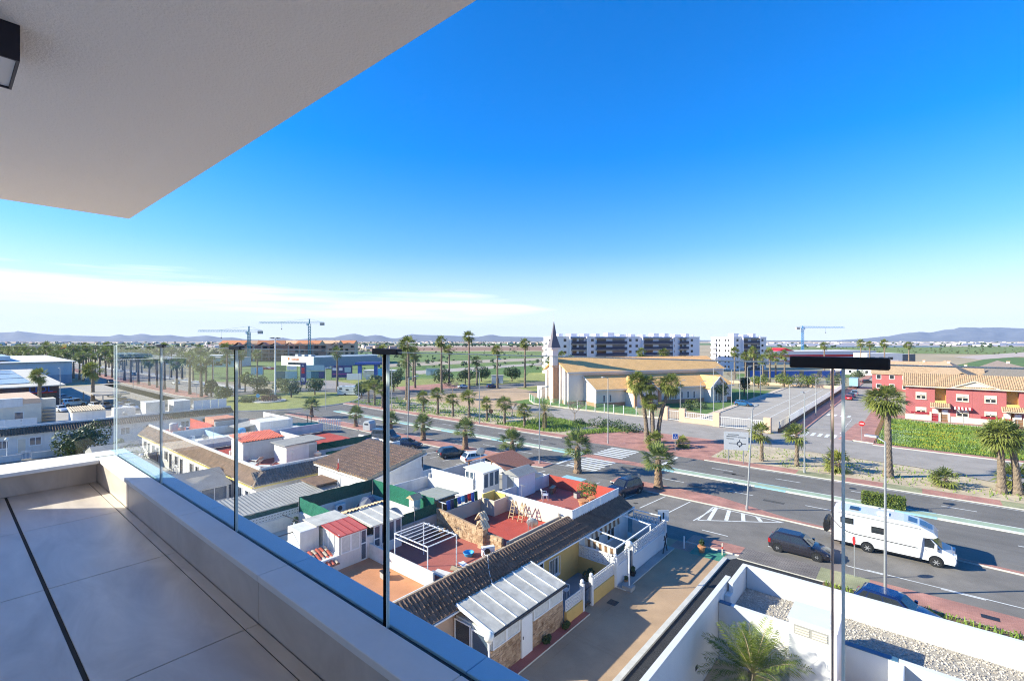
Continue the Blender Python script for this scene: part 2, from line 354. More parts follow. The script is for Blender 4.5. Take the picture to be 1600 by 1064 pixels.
M['leaf_feather'] = leaf_mat('feather_palm_leaves', (.07,.12,.02), (.27,.31,.055), .3, scale=1.5)
M['leaf_tree'] = leaf_mat('tree_leaves', (.045,.085,.022), (.12,.17,.05), .25)
M['leaf_olive'] = leaf_mat('olive_leaves', (.08,.12,.05), (.17,.21,.10), .25)
M['leaf_dark'] = leaf_mat('dark_shrub_leaves', (.02,.05,.014), (.07,.11,.03), .2)
M['leaf_hedge'] = leaf_mat('hedge_leaves', (.08,.14,.02), (.24,.27,.05), .25, scale=2)
M['leaf_purple'] = mat('purple_hedge_leaves', (.12,.06,.06), .9, .4, 4)
M['grass'] = leaf_mat('meadow_grass', (.13,.24,.03), (.33,.43,.09), .35, scale=.25)
M['flower_y'] = mat('yellow_flowers', (.70,.55,.03), .8, .1)
M['flower_w'] = mat('pale_seed_heads', (.52,.58,.42), .8, .1)
M['twig'] = mat('bare_twigs', (.30,.24,.20), .9, .2, 5)
M['stones'] = leaf_mat('cladding_stones', (.26,.15,.08), (.66,.47,.30), 0.0, .9, 2.5)
M['tile_th'] = mat('townhouse_roof_tiles', (.46,.31,.185), .9, .35, 2.2, bump=.2, stain=.45, sscale=.9)
M['seal'] = mat('black_rubber_seal', (.006,.006,.007), .95, 0, spec=.05)
# ================================================================ the balcony the picture is taken from
FZ, PT = 15.2, 15.432          # floor level, parapet top
def tile_stone(name, c, c2, rough=.38):
    m, t, b = new_mat(name); L = t.links; g = t.nodes.new('ShaderNodeNewGeometry')
    mp = t.nodes.new('ShaderNodeMapping'); mp.inputs['Rotation'].default_value=(0,0,R(35)); mp.inputs['Scale'].default_value=(.8,2.2,1); L.new(g.outputs['Position'], mp.inputs[0])
    n = t.nodes.new('ShaderNodeTexNoise'); n.inputs['Scale'].default_value=1.6; n.inputs['Detail'].default_value=9; n.inputs['Roughness'].default_value=.62; n.inputs['Distortion'].default_value=1.2; L.new(mp.outputs[0], n.inputs['Vector'])
    cr = t.nodes.new('ShaderNodeValToRGB'); cr.color_ramp.elements[0].position=.3; cr.color_ramp.elements[0].color=tuple(c)+(1,); cr.color_ramp.elements[1].position=.72; cr.color_ramp.elements[1].color=tuple(c2)+(1,)
    L.new(n.outputs[0], cr.inputs[0]); L.new(cr.outputs[0], b.inputs['Base Color']); b.inputs['Roughness'].default_value=rough
    bm = t.nodes.new('ShaderNodeBump'); bm.inputs['Strength'].default_value=.12; bm.inputs['Distance'].default_value=.01; L.new(n.outputs[0], bm.inputs['Height']); L.new(bm.outputs[0], b.inputs['Normal'])
    return m
M['floor_tile'] = tile_stone('beige_porcelain', (.53,.46,.405), (.76,.675,.60))
M['coping_in'] = mat('pale_stone_coping', (.84,.81,.78), .7, .06, 3, bump=.1, stain=.1, sscale=2)
M['coping_out'] = mat('sky_tinted_coping', (.42,.66,.84), .45, .05, 2, stain=.12, sscale=3)  # blue of the reflected sky is put into the outer coping's colour
def stucco():
    m, t, b = new_mat('ceiling_stucco'); L = t.links; g = t.nodes.new('ShaderNodeNewGeometry')
    b.inputs['Base Color'].default_value=(.90,.87,.83,1); b.inputs['Roughness'].default_value=.95
    n = t.nodes.new('ShaderNodeTexNoise'); n.inputs['Scale'].default_value=85; n.inputs['Detail'].default_value=3; L.new(g.outputs['Position'], n.inputs['Vector'])
    bm = t.nodes.new('ShaderNodeBump'); bm.inputs['Strength'].default_value=.9; bm.inputs['Distance'].default_value=.006; L.new(n.outputs[0], bm.inputs['Height']); L.new(bm.outputs[0], b.inputs['Normal']); return m
M['stucco'] = stucco()
M['grout'] = mat('dark_grout', (.05,.045,.04), .9, .1)
M['rail_glass'] = glass_pane('railing_glass')
M['glass_edge'] = leaf_mat('glass_edge', (.80,.88,.86), (.86,.92,.90), .6, .1)
M['glass_edge_brown'] = leaf_mat('glass_edge_reflection', (.60,.50,.44), (.68,.58,.52), .5, .2)  # brownish reflection on this one pane edge, put into its colour
M['soffit_lamp'] = mat('frosted_lamp_glass', (.60,.60,.60), .35, .03)

BLD = thing('apartment_building', 'pale apartment building whose stone balcony and stucco ceiling frame the view', 'building', (0,0,0))
bx('facade', mat('balcony_wall_paint',(.86,.84,.81),.9,.03), BLD, -6.85,-13,0, 14,-1.03,17.89)
bx('sliding_door', M['curtain'], BLD, -1.6,-1.028,FZ+.01, 1.6,-1.0,17.55)
bx('ceiling_slab', M['stucco'], BLD, -6.96,-1.0,17.9, 14,1.43,18.25)
bx('balcony_slab', M['white_clean'], BLD, -6.05,-1.028,14.85, 14,1.16,FZ-.03)
for k in range(4):
    z = 14.85 - 3.0*(k+1)
    bx('balcony_slab', M['white_clean'], BLD, -6.05,-1.028,z, 14,1.16,z+.3)
    bx('window', M['glass_dark'], BLD, -4.6,-1.028,z+.32, 8,-1.0,z+2.5)
bx('grout_bed', M['grout'], BLD, -5.8,-1.0,FZ-.03, 8,.954,FZ-.006)
def tile_piece(x0,x1,y0,y1): return bevel(bx('floor_tile', M['floor_tile'], BLD, x0+.0025,y0+.0025,FZ-.006, x1-.0025,y1-.0025,FZ), .0015, 1)
ys = (-.96,.235,.79,.954)
slot = .37
for (a,b) in ((-5.8,-4.66),(-4.66,-3.49),(-3.49,-2.32),(-2.32,-1.15),(-1.15,.02),(.02,1.19),(1.19,2.36),(2.36,3.2)):
    tile_piece(a,b,-.96,slot-.006); tile_piece(a,b,slot+.006,.895); tile_piece(a,b,.895,.954)
bx('drain_slot', M['black'], BLD, -5.5,slot-.0055,FZ-.028, 3.2,slot+.0055,FZ-.012)
# parapet: core, inner cladding tiles, stone copings
bx('parapet_core', M['white_clean'], BLD, -5.96,.964,14.9, 14,1.176,PT-.03)
bx('parapet_core', M['white_clean'], BLD, -6.02,-1.0,14.9, -5.81,.964,PT-.03)
for (a,b) in ((-5.8,-4.66),(-4.66,-3.49),(-3.49,-2.32),(-2.32,-1.15),(-1.15,.02),(.02,1.19),(1.19,3.2)):
    bevel(bx('wall_tile', M['floor_tile'], BLD, a+.002,.953,FZ+.001, b-.002,.966,PT-.031), .0015, 1)
bevel(bx('wall_tile', M['floor_tile'], BLD, -5.812,-.98,FZ+.001, -5.79,.950,PT-.031), .0015, 1)
for (a,b) in ((-5.5,-4.62),(-4.62,-3.45),(-3.45,-2.3),(-2.3,-1.12),(-1.12,.05),(.05,1.3),(1.3,3.2)):
    bevel(bx('coping_slab', M['coping_in'], BLD, a+.002,.94,PT-.03, b-.002,1.079,PT), .003, 2)
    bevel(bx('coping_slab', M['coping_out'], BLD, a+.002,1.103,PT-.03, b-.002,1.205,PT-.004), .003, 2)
bevel(bx('coping_slab', M['coping_in'], BLD, -5.74,.94,PT-.03, -5.504,1.079,PT), .003, 2)
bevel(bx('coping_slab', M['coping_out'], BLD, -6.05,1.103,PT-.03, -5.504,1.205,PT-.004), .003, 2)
bevel(bx('coping_slab', M['coping_in'], BLD, -5.775,-1.0,PT-.03, -5.60,.936,PT), .003, 2)
bevel(bx('coping_slab', M['coping_in'], BLD, -6.06,-1.0,PT-.03, -5.80,1.1,PT-.004), .003, 2)
bx('glass_channel', M['metal_dark'], BLD, -5.73,1.081,PT-.04, 3.2,1.101,PT-.012)
# frameless glass panels
joints = [-5.79,-4.37,-2.953,-1.533,-.115,1.305,2.72]
GT = 16.455
for i in range(len(joints)-1):
    a, b = joints[i], joints[i+1]
    g = thing('glass_panel', 'clear frameless glass railing panel, %s from the corner along the long parapet' % ORD[i], 'railing', (a,1.091,PT-.03), 0, 'glass railing panels')
    w = b-a
    MB().box(.011,-.006,0, w-.011,.006,GT-PT+.03).obj('pane', M['rail_glass'], g)
    bx('edge_strip', M['glass_edge'], g, .0065,-.0062,0, .011,.0062,GT-PT+.03)
    bx('edge_strip', M['glass_edge_brown'] if i==3 else M['seal'], g, w-(.0095 if i==3 else .0125),-.0062,0, w-.0065,.0062,GT-PT+.03)
    bx('top_edge', M['glass_edge'], g, .011,-.0062,GT-PT+.03, w-.011,.0062,GT-PT+.0325)
    c = bx('clip', M['metal_dark'], g, w-.078,-.012,GT-PT+.022, w+.078,.014,GT-PT+.044); bevel(c,.002,1)
for i,(a,b) in enumerate(((-.32,1.085),(-.98,-.33))):
    g = thing('glass_panel', 'clear glass railing panel on the short left parapet, %s the corner' % ('next to' if i==0 else 'second from'), 'railing', (-5.79,a,PT-.03), 0, 'glass railing panels')
    MB().box(-.006,.01,0, .006,b-a-.01,GT-PT+.03).obj('pane', M['rail_glass'], g)
    bx('edge_strip', M['glass_edge'], g, -.0062,b-a-.01,0, .0062,b-a-.006,GT-PT+.03)
    bx('top_edge', M['glass_edge'], g, -.0062,.01,GT-PT+.03, .0062,b-a-.01,GT-PT+.0325)
lp = thing('ceiling_lamp', 'dark box lamp with frosted underside fixed to the balcony ceiling', 'lamp', (-3.25,.07,17.9))
b_ = MB(); b_.box(-.19,-.17,-.16,-.18,.17,0).box(.18,-.17,-.16,.19,.17,0).box(-.18,-.17,-.16,.18,-.16,0).box(-.18,.16,-.16,.18,.17,0).obj('housing', mat('navy_black_lamp_housing',(.012,.014,.03),.5,.1), lp)
bx('diffuser', M['soffit_lamp'], lp, -.179,-.159,-.152,.179,.159,-.13)
# ================================================================ the ground, roads, pavements
def sheet(name, mt, pts, z, parent=None, kind='structure'):
    n = len(pts); a = sum(pts[i][0]*pts[(i+1)%n][1]-pts[(i+1)%n][0]*pts[i][1] for i in range(n))
    if a < 0: pts = pts[::-1]
    return MB().poly([(p[0],p[1],z) for p in pts]).obj(name, mt, parent, kind=None if parent else kind)
def rect(name, mt, x0,y0,x1,y1,z, parent=None): return sheet(name, mt, [(x0,y0),(x1,y0),(x1,y1),(x0,y1)], z, parent)
def slab(name, mt, pts, z0, z1, parent=None):
    mts = mt if isinstance(mt,(list,tuple)) else [M['kerb'], mt]
    return MB().prism(pts, z0, z1, 0, 1).obj(name, mts, parent, kind=None if parent else 'structure')

def fan_disc(r_list, n=64):
    mb = MB(); vs = [(0,0,-.06)]
    for r in r_list:
        for i in range(n): a=2*math.pi*i/n; vs.append((r*math.cos(a), r*math.sin(a), -.06))
    fs = [(0,1+i,1+(i+1)%n) for i in range(n)]
    for k in range(len(r_list)-1):
        for i in range(n): fs.append((1+k*n+i, 1+(k+1)*n+i, 1+(k+1)*n+(i+1)%n, 1+k*n+(i+1)%n))
    return mb.add(vs, fs).obj('ground', M['ground'], kind='structure')
fan_disc((60,250,1000,4000,11800))

# --- main road
road = rect('road', M['asphalt'], -132,51.2,120,68,.0)
park = sheet('parking_lane', M['asphalt_park'], [(-108,38.3),(70,38.3),(70,51.2),(-108,51.2)], 0)
rdash = rect('lane_dash', M['line'], 0,0,2.6,.13,0, road); base_dash = rdash.data
rdash.location = (-90,55.9,.004)
for k in range(21):
    for y in (55.9, 64.5):
        x = -90 + 7.4*k + (3 if y > 60 else 0)
        if (k == 0 and y < 60) or -38 < x < -24: continue
        clone(base_dash, 'lane_dash', road, (x,y,.004))
rect('edge_line', M['line'], -100,53.25,-31,53.36,.004, road); rect('edge_line', M['line'], 6,49.6,70,49.7,.004, park)
rect('edge_line', M['line'], -104,67.5,-46,67.62,.004, road); rect('edge_line', M['line'], -18,67.55,70,67.66,.004, road)
st = rect('crossing_stripe', M['line'], 0,0,4.6,.5,0, road); st.location = (-35.8,53.7,.004)
for k in range(1,6): clone(st.data, 'crossing_stripe', road, (-35.8, 53.7+k*.98, .004))
for k in range(6): clone(st.data, 'crossing_stripe', road, (-36.2, 61.5+k*1.02, .004))
rect('stop_line', M['line'], -26.2,61.1,-25.8,67.4,.004, road); rect('stop_line', M['line'], -37.2,53.4,-36.8,59.3,.004, road)

# --- median strip: pale green top, white and light blue kerb stones
M['median_green'] = mat('worn_green_median', (.34,.42,.30), .9, .2, 1.0, stain=.3)
M['kerb_white'] = mat('white_kerb_paint', (.66,.66,.62), .85, .15, 2, stain=.35, sscale=2)
M['kerb_blue'] = mat('light_blue_kerb_paint', (.30,.52,.60), .85, .15, 2, stain=.35, sscale=2)
def median(x0, x1):
    md = slab('median_strip', [M['median_green'],M['median_green']], [(x0,59.65),(x1,59.65),(x1,60.75),(x0,60.75)], -.05, .13)
    x = x0; k = 0; random.seed(int(x0))
    while x < x1-.1:
        w = min(3.1, x1-x)
        for (a,b) in ((59.35,59.648),(60.752,60.95)):
            MB().box(x+.01,a,-.05,x+w-.01,b,.125).obj('kerb_stone', M['kerb_blue'] if (k%4==0) else M['kerb_white'], md)
        x += w; k += 1
median(-104,-37); median(-26.5,70)
rect('median_gap_paving', M['brickred'], -37,59.2,-26.5,61,.006, road)

# --- parking island with red paving, then a thin kerb tapering towards the right
isl = [[(-108,49.9),(-40,49.9),(-37.2,50.6),(-37.2,52.9),(-108,52.9)], [(-27.5,50.6),(-25,49.9),(-16,49.9),(-9,49.95),(20,48.1),(20,48.45),(-9,50.5),(-13.5,52.0),(-16,52.9),(-27.5,52.9)]]
for p in isl: slab('parking_island', M['brickred'], p, -.05, .12)
rect('crossing_path', M['kerb_blue'], -33.0,46.9,-30.2,49.8,.006, park)
# parking bay lines (slanted bays)
bay = MB().box(0,0,0,.11,5.1,.001).obj('bay_line', M['line'], park); bay.location=(-15.8,44.6,.004); bay.rotation_euler=(0,0,R(-6))
for k in range(1,23):
    x = -15.8-2.62*k
    if -36.5 < x < -30.5: continue
    clone(bay.data, 'bay_line', park, (x,44.6,.004), R(-6))
for k in range(9): 
    c = clone(bay.data, 'centre_dash', park, (-30+k*5.2,43.0,.004), R(-90)); c.scale=(1,.42,1)
rect('edge_line', M['line'], -2.8,43.05,30,43.15,.004, park)
hz = [(-15.5,49.6),(-15.5,45.0),(-9.3,49.4)]
for i in range(3):
    a, b = hz[i], hz[(i+1)%3]; MB().beam((a[0],a[1],.005),(b[0],b[1],.005),.13,.002).obj('hatch_line', M['line'], park)
for k in range(4):
    x = -14.7+k*1.25; yb = 45.0+(x+15.5)*.71+.15
    MB().beam((x,yb,.005),(x-.55 if k else x-.5,49.45,.005),.34,.002).obj('hatch_stripe', M['line'], park)

# --- near pavement below the podium
rect('pavement_base', M['grey_conc'], -14.6,36,70,41.2,.004)
slab('pavement', M['brickred'], [(-14.5,39.5),(-10.45,39.5),(-10.45,41.2),(-14.5,41.2)], -.05,.11)
slab('pavement', M['brickgrey'], [(-10.45,38.9),(-5.35,38.9),(-5.35,41.25),(-10.45,41.25)], -.05,.10)
slab('pavement', M['brickgreen'], [(-5.35,38.9),(-2.5,38.9),(-2.5,41.2),(-5.35,41.2)], -.05,.11)
slab('pavement', M['brickred'], [(-2.5,38.9),(60,38.9),(60,41.2),(-2.5,41.2)], -.05,.11)
slab('planting_strip', M['soil'], [(-4.9,38.0),(60,38.0),(60,38.88),(-4.9,38.88)], -.05,.10)
drv = sheet('driveway', M['asphalt_dark'], [(-10.95,8),(-10.95,38.2),(-10.2,39.45),(60,39.0),(60,31),(-8.0,31),(-8.0,8)], .03)
slab('driveway_kerb', M['kerb'], [(-11.25,8),(-10.95,8),(-10.95,38.3),(-11.25,38.3)], -.05,.16)
# --- alley
al = rect('alley', M['alley'], -18.3,4,-11.25,39.4,.012)
M['green_paint'] = mat('worn_green_floor_paint', (.05,.22,.15), .85, .25, 2, stain=.4)
rect('alley_patch', M['green_paint'], -13.6,37.6,-11.3,39.35,.016, al); rect('alley_patch', M['brickred'], -15.2,37.8,-13.6,39.35,.016, al)
slab('footpath', M['mauve_floor'], [(-15.75,8),(-15.1,8),(-15.1,25.3),(-15.75,25.3)], -.05,.10)
slab('footpath', M['grey_conc'], [(-15.4,29.2),(-14.75,29.2),(-14.75,37.6),(-15.4,37.6)], -.05,.10)
bx('drain_cover', M['metal_dark'], al, -15.0,27.1,.013,-14.4,27.7,.02)

# --- estate ground between the terraces
rect('estate_ground', M['grey_conc'], -112,-40,-18.3,38.4,.002)
rect('estate_lane', M['asphalt_park'], -95.5,-40,-87.5,38.4,.008)
rect('estate_lane', M['alley'], -87.5,8,-35.2,18.2,.010)

# --- far side of the main road
def pav(x0,x1,mt): slab('pavement', mt, [(x0,68),(x1,68),(x1,70.2),(x0,70.2)], -.05,.12)
for a,b,mt in ((-128,-46,'brickred'),(-22.5,-11.5,'brickred'),(-11.5,-6.5,'brickgreen'),(-6.5,-3,'brickred'),(-3,.4,'brickgreen'),(.4,6.5,'brickred'),(6.5,10,'brickgreen'),(10,60,'brickred')): pav(a,b,M[mt])
rect('junction_paving', M['brickred'], -46,68,-22.5,83,.008)
sheet('dirt_verge', M['dirt'], [(-122,70.2),(-46,70.2),(-40,81.5),(-118,88)], .004)
sheet('dirt_verge', M['dirt'], [(-22.5,70.2),(60,70.2),(60,76.5),(12,77),(0,82),(-14,83.5),(-22.5,83)], .004)
sheet('service_road', M['asphalt_pale'], [(-78,99),(-78,90),(-46,82.5),(-22.5,83),(-14,83.6),(0,82.2),(12,77.2),(70,76.7),(70,93),(-5.8,96.2),(-19,97),(-40,98.5)], .006)
# side street
ss = rect('side_street', M['asphalt_pale'], -15.9,95,-8.2,330,.010)
slab('pavement', M['brickred'], [(-18.6,97),(-15.9,96),(-15.9,300),(-18.6,300)], -.05,.13)
slab('pavement', M['brickred'], [(-8.2,97.2),(-5.4,96.4),(-5.4,129),(-8.2,150)], -.05,.13)
slab('pavement', M['brickred'], [(-5.0,129),(60,124.5),(60,131.5),(-5.0,136)], -.05,.12)
slab('pavement', M['brickred'], [(-5.4,94.9),(40,91.9),(60,91.5),(60,92.6),(40,93.1),(-5.4,96.4)], -.05,.12)
cs = rect('crossing_stripe', M['line'], 0,0,.55,3.4,0, ss); cs.location=(-15.4,97.5,.014)
for k in range(1,7): clone(cs.data,'crossing_stripe',ss,(-15.4+k*1.05,97.5,.014))
cs2 = rect('crossing_stripe', M['line'], 0,0,.55,3.0,0, ss); cs2.location=(-15.4,126,.014)
for k in range(1,4): clone(cs2.data,'crossing_stripe',ss,(-15.4+k*1.25,126,.014))
d0 = rect('lane_dash', M['line'], 0,0,.13,1.3,0, ss); d0.location=(-10.6,103,.014)
for k in range(1,9): clone(d0.data,'lane_dash',ss,(-10.6,103+k*2.4,.014))
slab('red_corner_paving', M['brickred'], [(-10.2,97),(-8.2,97),(-8.2,118),(-9.4,118)], -.05,.03)

# church plot
rect('church_lawn', M['lawn'], -84,98.3,-34.6,175,.006)
sheet('church_path', M['ochre_dirt'], [(-46,98.2),(-34.6,98.2),(-34.6,110.5),(-48,116),(-57,118),(-52,108)], .012)
cp = rect('church_car_park', M['concrete_far'], -34.6,96.4,-19.2,198,.012)
for k in range(9):
    rect('bay_line', M['line'], -34.4,118+k*8,-29.4,118.12+k*8,.018, cp)
for k in range(3): rect('lane_line', M['line'], -27.5+k*3.2,110,-27.36+k*3.2,190,.018, cp)
slab('kerb_line', M['beige'], [(-36.0,99),(-34.6,99),(-34.6,190),(-36.0,190)], -.05,.14)

# roundabout, avenue and the roads to the left
def circ(c, r, n=40, sx=1.0): return [(c[0]+r*sx*math.cos(2*math.pi*i/n), c[1]+r*math.sin(2*math.pi*i/n)) for i in range(n)]
RB = (-134,61)
sheet('roundabout_road', M['asphalt'], circ(RB,33,48), .012)
sheet('north_road', M['asphalt'], [(-139,80),(-114,80),(-108,130),(-97,200),(-92,260),(-101,262),(-108,200),(-121,130)], .004)
sheet('petrol_forecourt', M['asphalt_pale'], [(-215,93),(-139,82),(-136,96),(-160,104),(-200,112),(-222,112)], .004)
sheet('estate_access', M['asphalt'], [(-133,30),(-104,36),(-104,53),(-120,62),(-140,56)], .008)
av = rect('avenue', M['asphalt_pale'], -900,40,-150,72,.004)
slab('avenue_median', M['brickred'], [(-900,46.3),(-172,46.3),(-160,47.3),(-157,49.5),(-160,51.6),(-172,52.0),(-900,52.0)], -.05,.14)
slab('avenue_pavement', M['kerb'], [(-900,64.5),(-176,64.5),(-176,68.5),(-900,68.5)], -.05,.14)
slab('roundabout_kerb', M['kerb'], circ(RB,20.6), -.05,.16)
slab('roundabout_lawn', M['lawn_dry'], circ(RB,20.2), -.05,.22)
rect('shop_car_park', M['concrete_far'], -232,-30,-112,44,.004)

# fields and open land behind (survey corners on flat ground)
def land(name, mt, px, z): sheet(name, M[mt] if isinstance(mt,str) else mt, [gp(*p) for p in px], z)
sheet('ochre_verge', M['ochre_dirt'], [(-122,86),(-80,80),(-60,96),(-80,104),(-84,140),(-104,150),(-118,100)], .003)
sheet('meadow', M['lawn_dry'], [(-107,130),(-84,120),(-84,175),(-97,200)], .012)
sheet('meadow', M['lawn_dry'], [(-230,112),(-138,98),(-122,130),(-110,190),(-150,260),(-300,200)], .006)
sheet('red_path', M['brickred'], [(-142,104),(-128,98),(-122,118),(-140,128)], .014)
land('meadow', 'field', [(300,597),(820,590),(846,560),(846,549),(560,549),(300,556)], .02)
land('meadow', 'lawn', [(640,590),(846,582),(846,573),(660,572)], .03)
land('track', 'tan_earth', [(600,568),(846,559),(846,563),(600,574)], .05)
land('track', 'concrete_far', [(640,580),(846,567),(846,570),(655,585)], .05)
land('ploughed_field', 'plough', [(560,548.5),(1000,546.5),(1000,541.5),(620,543)], .08)
land('tan_field', 'tan_earth', [(300,543),(620,543),(1000,541.2),(1000,537.5),(300,539)], .10)
land('crop_field', 'field', [(1180,551),(1620,554),(2300,556),(2300,543),(1560,541.5),(1180,542)], .06)
land('crop_field', 'field2', [(1450,580),(1900,600),(2300,566),(1640,561),(1560,557)], .05)
land('country_road', 'concrete_far', [(1490,558),(1620,549),(1900,546),(1900,548),(1640,554),(1530,562)], .09)
land('greenhouse_land', 'concrete_far', [(1180,541.5),(2300,542.5),(2300,535.2),(1180,535.2)], .15)
land('orchard_land', 'field2', [(-900,545),(300,541),(1180,539),(1180,536.5),(300,537),(-900,538)], .14)
land('park_lawn', 'lawn', [(1150,592),(1330,590),(1330,580),(1150,584)], .03)

# repairs, manholes and oil spots on the roads
M['patch'] = mat('asphalt_repair', (.085,.08,.075), .95, .2, 1, bump=.3, bscale=60); M['oil'] = mat('oil_stain', (.06,.055,.05), .7, .3, 3)
random.seed(14)
for k in range(16):
    x=random.uniform(-70,8); y=random.choice((54.8,57.4,63,66,44.3,46.5)); w=random.uniform(.5,2.6); h=random.uniform(.35,.9)
    rect('repair_patch', M['patch'], x,y,x+w,y+h,.002, road if y>51.2 else park)
for k in range(9):
    x=random.uniform(-60,6); y=random.choice((56.6,63.3,43.8,65.8))
    MB().cyl((x,y,-.02),(x,y,.006),.36,n=16).obj('manhole_cover', M['metal_dark'], road if y>51.2 else park)
for k in range(22):
    x=random.uniform(-66,-14); y=random.uniform(45,49); r=random.uniform(.15,.5)
    sheet('oil_stain', M['oil'], [(x+r*random.uniform(.5,1.1)*math.cos(a*.7),y+r*random.uniform(.5,1.1)*math.sin(a*.7)) for a in range(9)], .0025, park)
# ================================================================ near buildings
def wobj(mb, name, mats, parent, **k):
    o = mb.obj(name, mats, parent, **k); p = parent; off = Vector((0,0,0))
    while p is not None: off += p.location; p = p.parent
    if parent is not None: o.location = -off
    return o
def wbox(name, mats, parent, *c, **k): return wobj(MB().box(*c), name, mats, parent, **k)
def window(parent, o, u, n, w, h, frame='pvc', glass='glass_dark', bars=1, hbar=False, t=.07, sill=True, name='window', depth=.05):
    """o: lower left corner (parent coords of the top-level thing at origin-rotation), u: along width, n: outward"""
    o=Vector(o); u=Vector(u).normalized(); n=Vector(n).normalized(); z=Vector((0,0,1))
    g=MB(); a=o+n*.012; g.extr([a,a+u*w,a+u*w+z*h,a+z*h], n*.006); pane=g.obj(name, M[glass], parent)
    f=MB()
    def bar(u0,u1,z0,z1):
        p=o+u*u0+z*z0+n*.004; f.extr([p,p+u*(u1-u0),p+u*(u1-u0)+z*(z1-z0),p+z*(z1-z0)], n*depth)
    bar(0,w,0,t); bar(0,w,h-t,h); bar(0,t,t,h-t); bar(w-t,w,t,h-t)
    for k in range(bars): x=w*(k+1)/(bars+1); bar(x-t/2,x+t/2,t,h-t)
    if hbar: bar(t,w-t,h*.55-t/2,h*.55+t/2)
    f.obj('frame', M[frame], pane)
    if sill:
        s=MB(); p=o-u*.06+n*.002-z*.06; s.extr([p,p+u*(w+.12),p+u*(w+.12)+z*.058,p+z*.058], n*.12); s.obj('sill', M[frame], pane)
    return pane
def tiles(parent, mt, e0, e1, up, pitch=.25, row=.40, lift=.055, name='roof_tiles', seg=4, thick=.04, ridge=True):
    """barrel tiles as real corrugation: eave from e0 to e1, slope vector up"""
    e0=Vector(e0); e1=Vector(e1); up=Vector(up); d=e1-e0; n=max(1,int(d.length/pitch)); rows=max(1,int(up.length/row)); nrm=d.cross(up).normalized()
    if nrm.z<0: nrm=-nrm
    mb=MB(); random.seed(int(abs(e0.x*7+e0.y*13)*10)); uu=d/n
    for r in range(rows):
        vs=[]; j=[random.uniform(-.012,.012) for _ in range(n+1)]
        for k in range(2):
            f=(r+k*1.10)/rows; base=e0+up*min(f,1.0 if r==rows-1 else f)+nrm*(.035*(1-k)+.01)
            for c in range(n):
                for s in range(seg):
                    t=s/seg; h=lift*math.sin(math.pi*t*1.0)*2 if t<=.5*2 else 0
                    h=lift*(1-math.cos(2*math.pi*t)); vs.append(base+uu*(c+t)+nrm*(h+j[c]*(1 if k==0 else .3)))
            vs.append(base+d)
        m=n*seg+1
        mb.add(vs,[(i,i+1,m+i+1,m+i) for i in range(m-1)])
        low=vs[:m]; mb.add(low+[p-nrm*thick for p in low],[(i+1,i,m+i,m+i+1) for i in range(m-1)])
    o=mb.obj(name, M[mt], parent, kind='stuff'); return o
def roof_deck(parent, mt, pts, name='roof_deck', th=.10):
    mb=MB(); mb.extr([Vector(p) for p in pts], Vector((0,0,-th))); return mb.obj(name, M[mt], parent)
def local(parent, objs):
    for o in objs: o.location -= parent.location
def lattice(parent, o, u, n, w, h, cell=.2, mt='white_clean', name='lattice'):
    """pierced breeze block screen"""
    o=Vector(o); u=Vector(u).normalized(); n=Vector(n).normalized(); z=Vector((0,0,1)); mb=MB(); nx=max(1,round(w/cell)); nz=max(1,round(h/cell)); cx=w/nx; cz=h/nz
    for i in range(nx+1): mb.beam(o+u*(i*cx),o+u*(i*cx)+z*h,.035,.035) 
    for j in range(nz+1): mb.beam(o+z*(j*cz),o+z*(j*cz)+u*w,.035,.07)
    for i in range(nx):
        for j in range(nz):
            c=o+u*((i+.5)*cx)+z*((j+.5)*cz); q=.42
            pts=[c+u*(cx*q),c+z*(cz*q),c-u*(cx*q),c-z*(cz*q)]
            for k in range(4): mb.beam(pts[k],pts[(k+1)%4],.03,.045)
    return mb.obj(name, M[mt], parent, kind='stuff')
def stone_face(parent, o, u, n, w, h, mt='stone_clad', s=.17, name='stone_cladding', seed=1, top=None):
    o=Vector(o); u=Vector(u).normalized(); n=Vector(n).normalized(); z=Vector((0,0,1)); random.seed(seed); mb=MB(); zz=0
    while zz<h-.02:
        rh=random.uniform(.5,.9)*s; x=0
        while x<w-.02:
            rw=min(random.uniform(.7,2.0)*s,w-x); hh=min(rh,h-zz)
            if top is None or zz+hh<=top(x+rw/2):
                d=random.uniform(.012,.045); p=o+u*(x+.008)+z*(zz+.008); a=u*(rw-.016); b=z*(hh-.016)
                mb.extr([p,p+a,p+a+b,p+b], n*d)
            x+=rw
        zz+=rh
    return mb.obj(name, M['stones'], parent, kind='stuff')
def net(parent, pts, z0, z1, mt, name='shade_net', sag=.0, posts=True):
    """shade net hung between posts, slightly wavy, as a thin double-sided sheet with depth"""
    random.seed(len(pts)*17+int(abs(pts[0][0])*10)); mb=MB()
    for (a,b) in zip(pts,pts[1:]):
        a=Vector((a[0],a[1],0)); b=Vector((b[0],b[1],0)); L=(b-a).length; n=max(2,int(L/.35)); nr=Vector((-(b-a).y,(b-a).x,0)).normalized()
        vs=[]
        for i in range(n+1):
            t=i/n; p=a+(b-a)*t; w=nr*random.uniform(-.03,.03); tz=z1+random.uniform(-.04,.04)
            vs += [p+Vector((0,0,z0)), p+w+Vector((0,0,(z0+tz)/2)), p+Vector((0,0,tz))]
        mb.add(vs,[(3*i+k,3*i+3+k,3*i+4+k,3*i+1+k) for i in range(n) for k in (0,1)])
        mb.add([v+nr*.01 for v in vs],[(3*i+1+k,3*i+4+k,3*i+3+k,3*i+k) for i in range(n) for k in (0,1)])
    o=mb.obj(name, M[mt], parent); ps=MB()
    for p in pts: ps.cyl((p[0],p[1],z0-1.0),(p[0],p[1],z1+.05),.025,n=6)
    ps.obj('net_posts', M['metal_dark'], o); return o
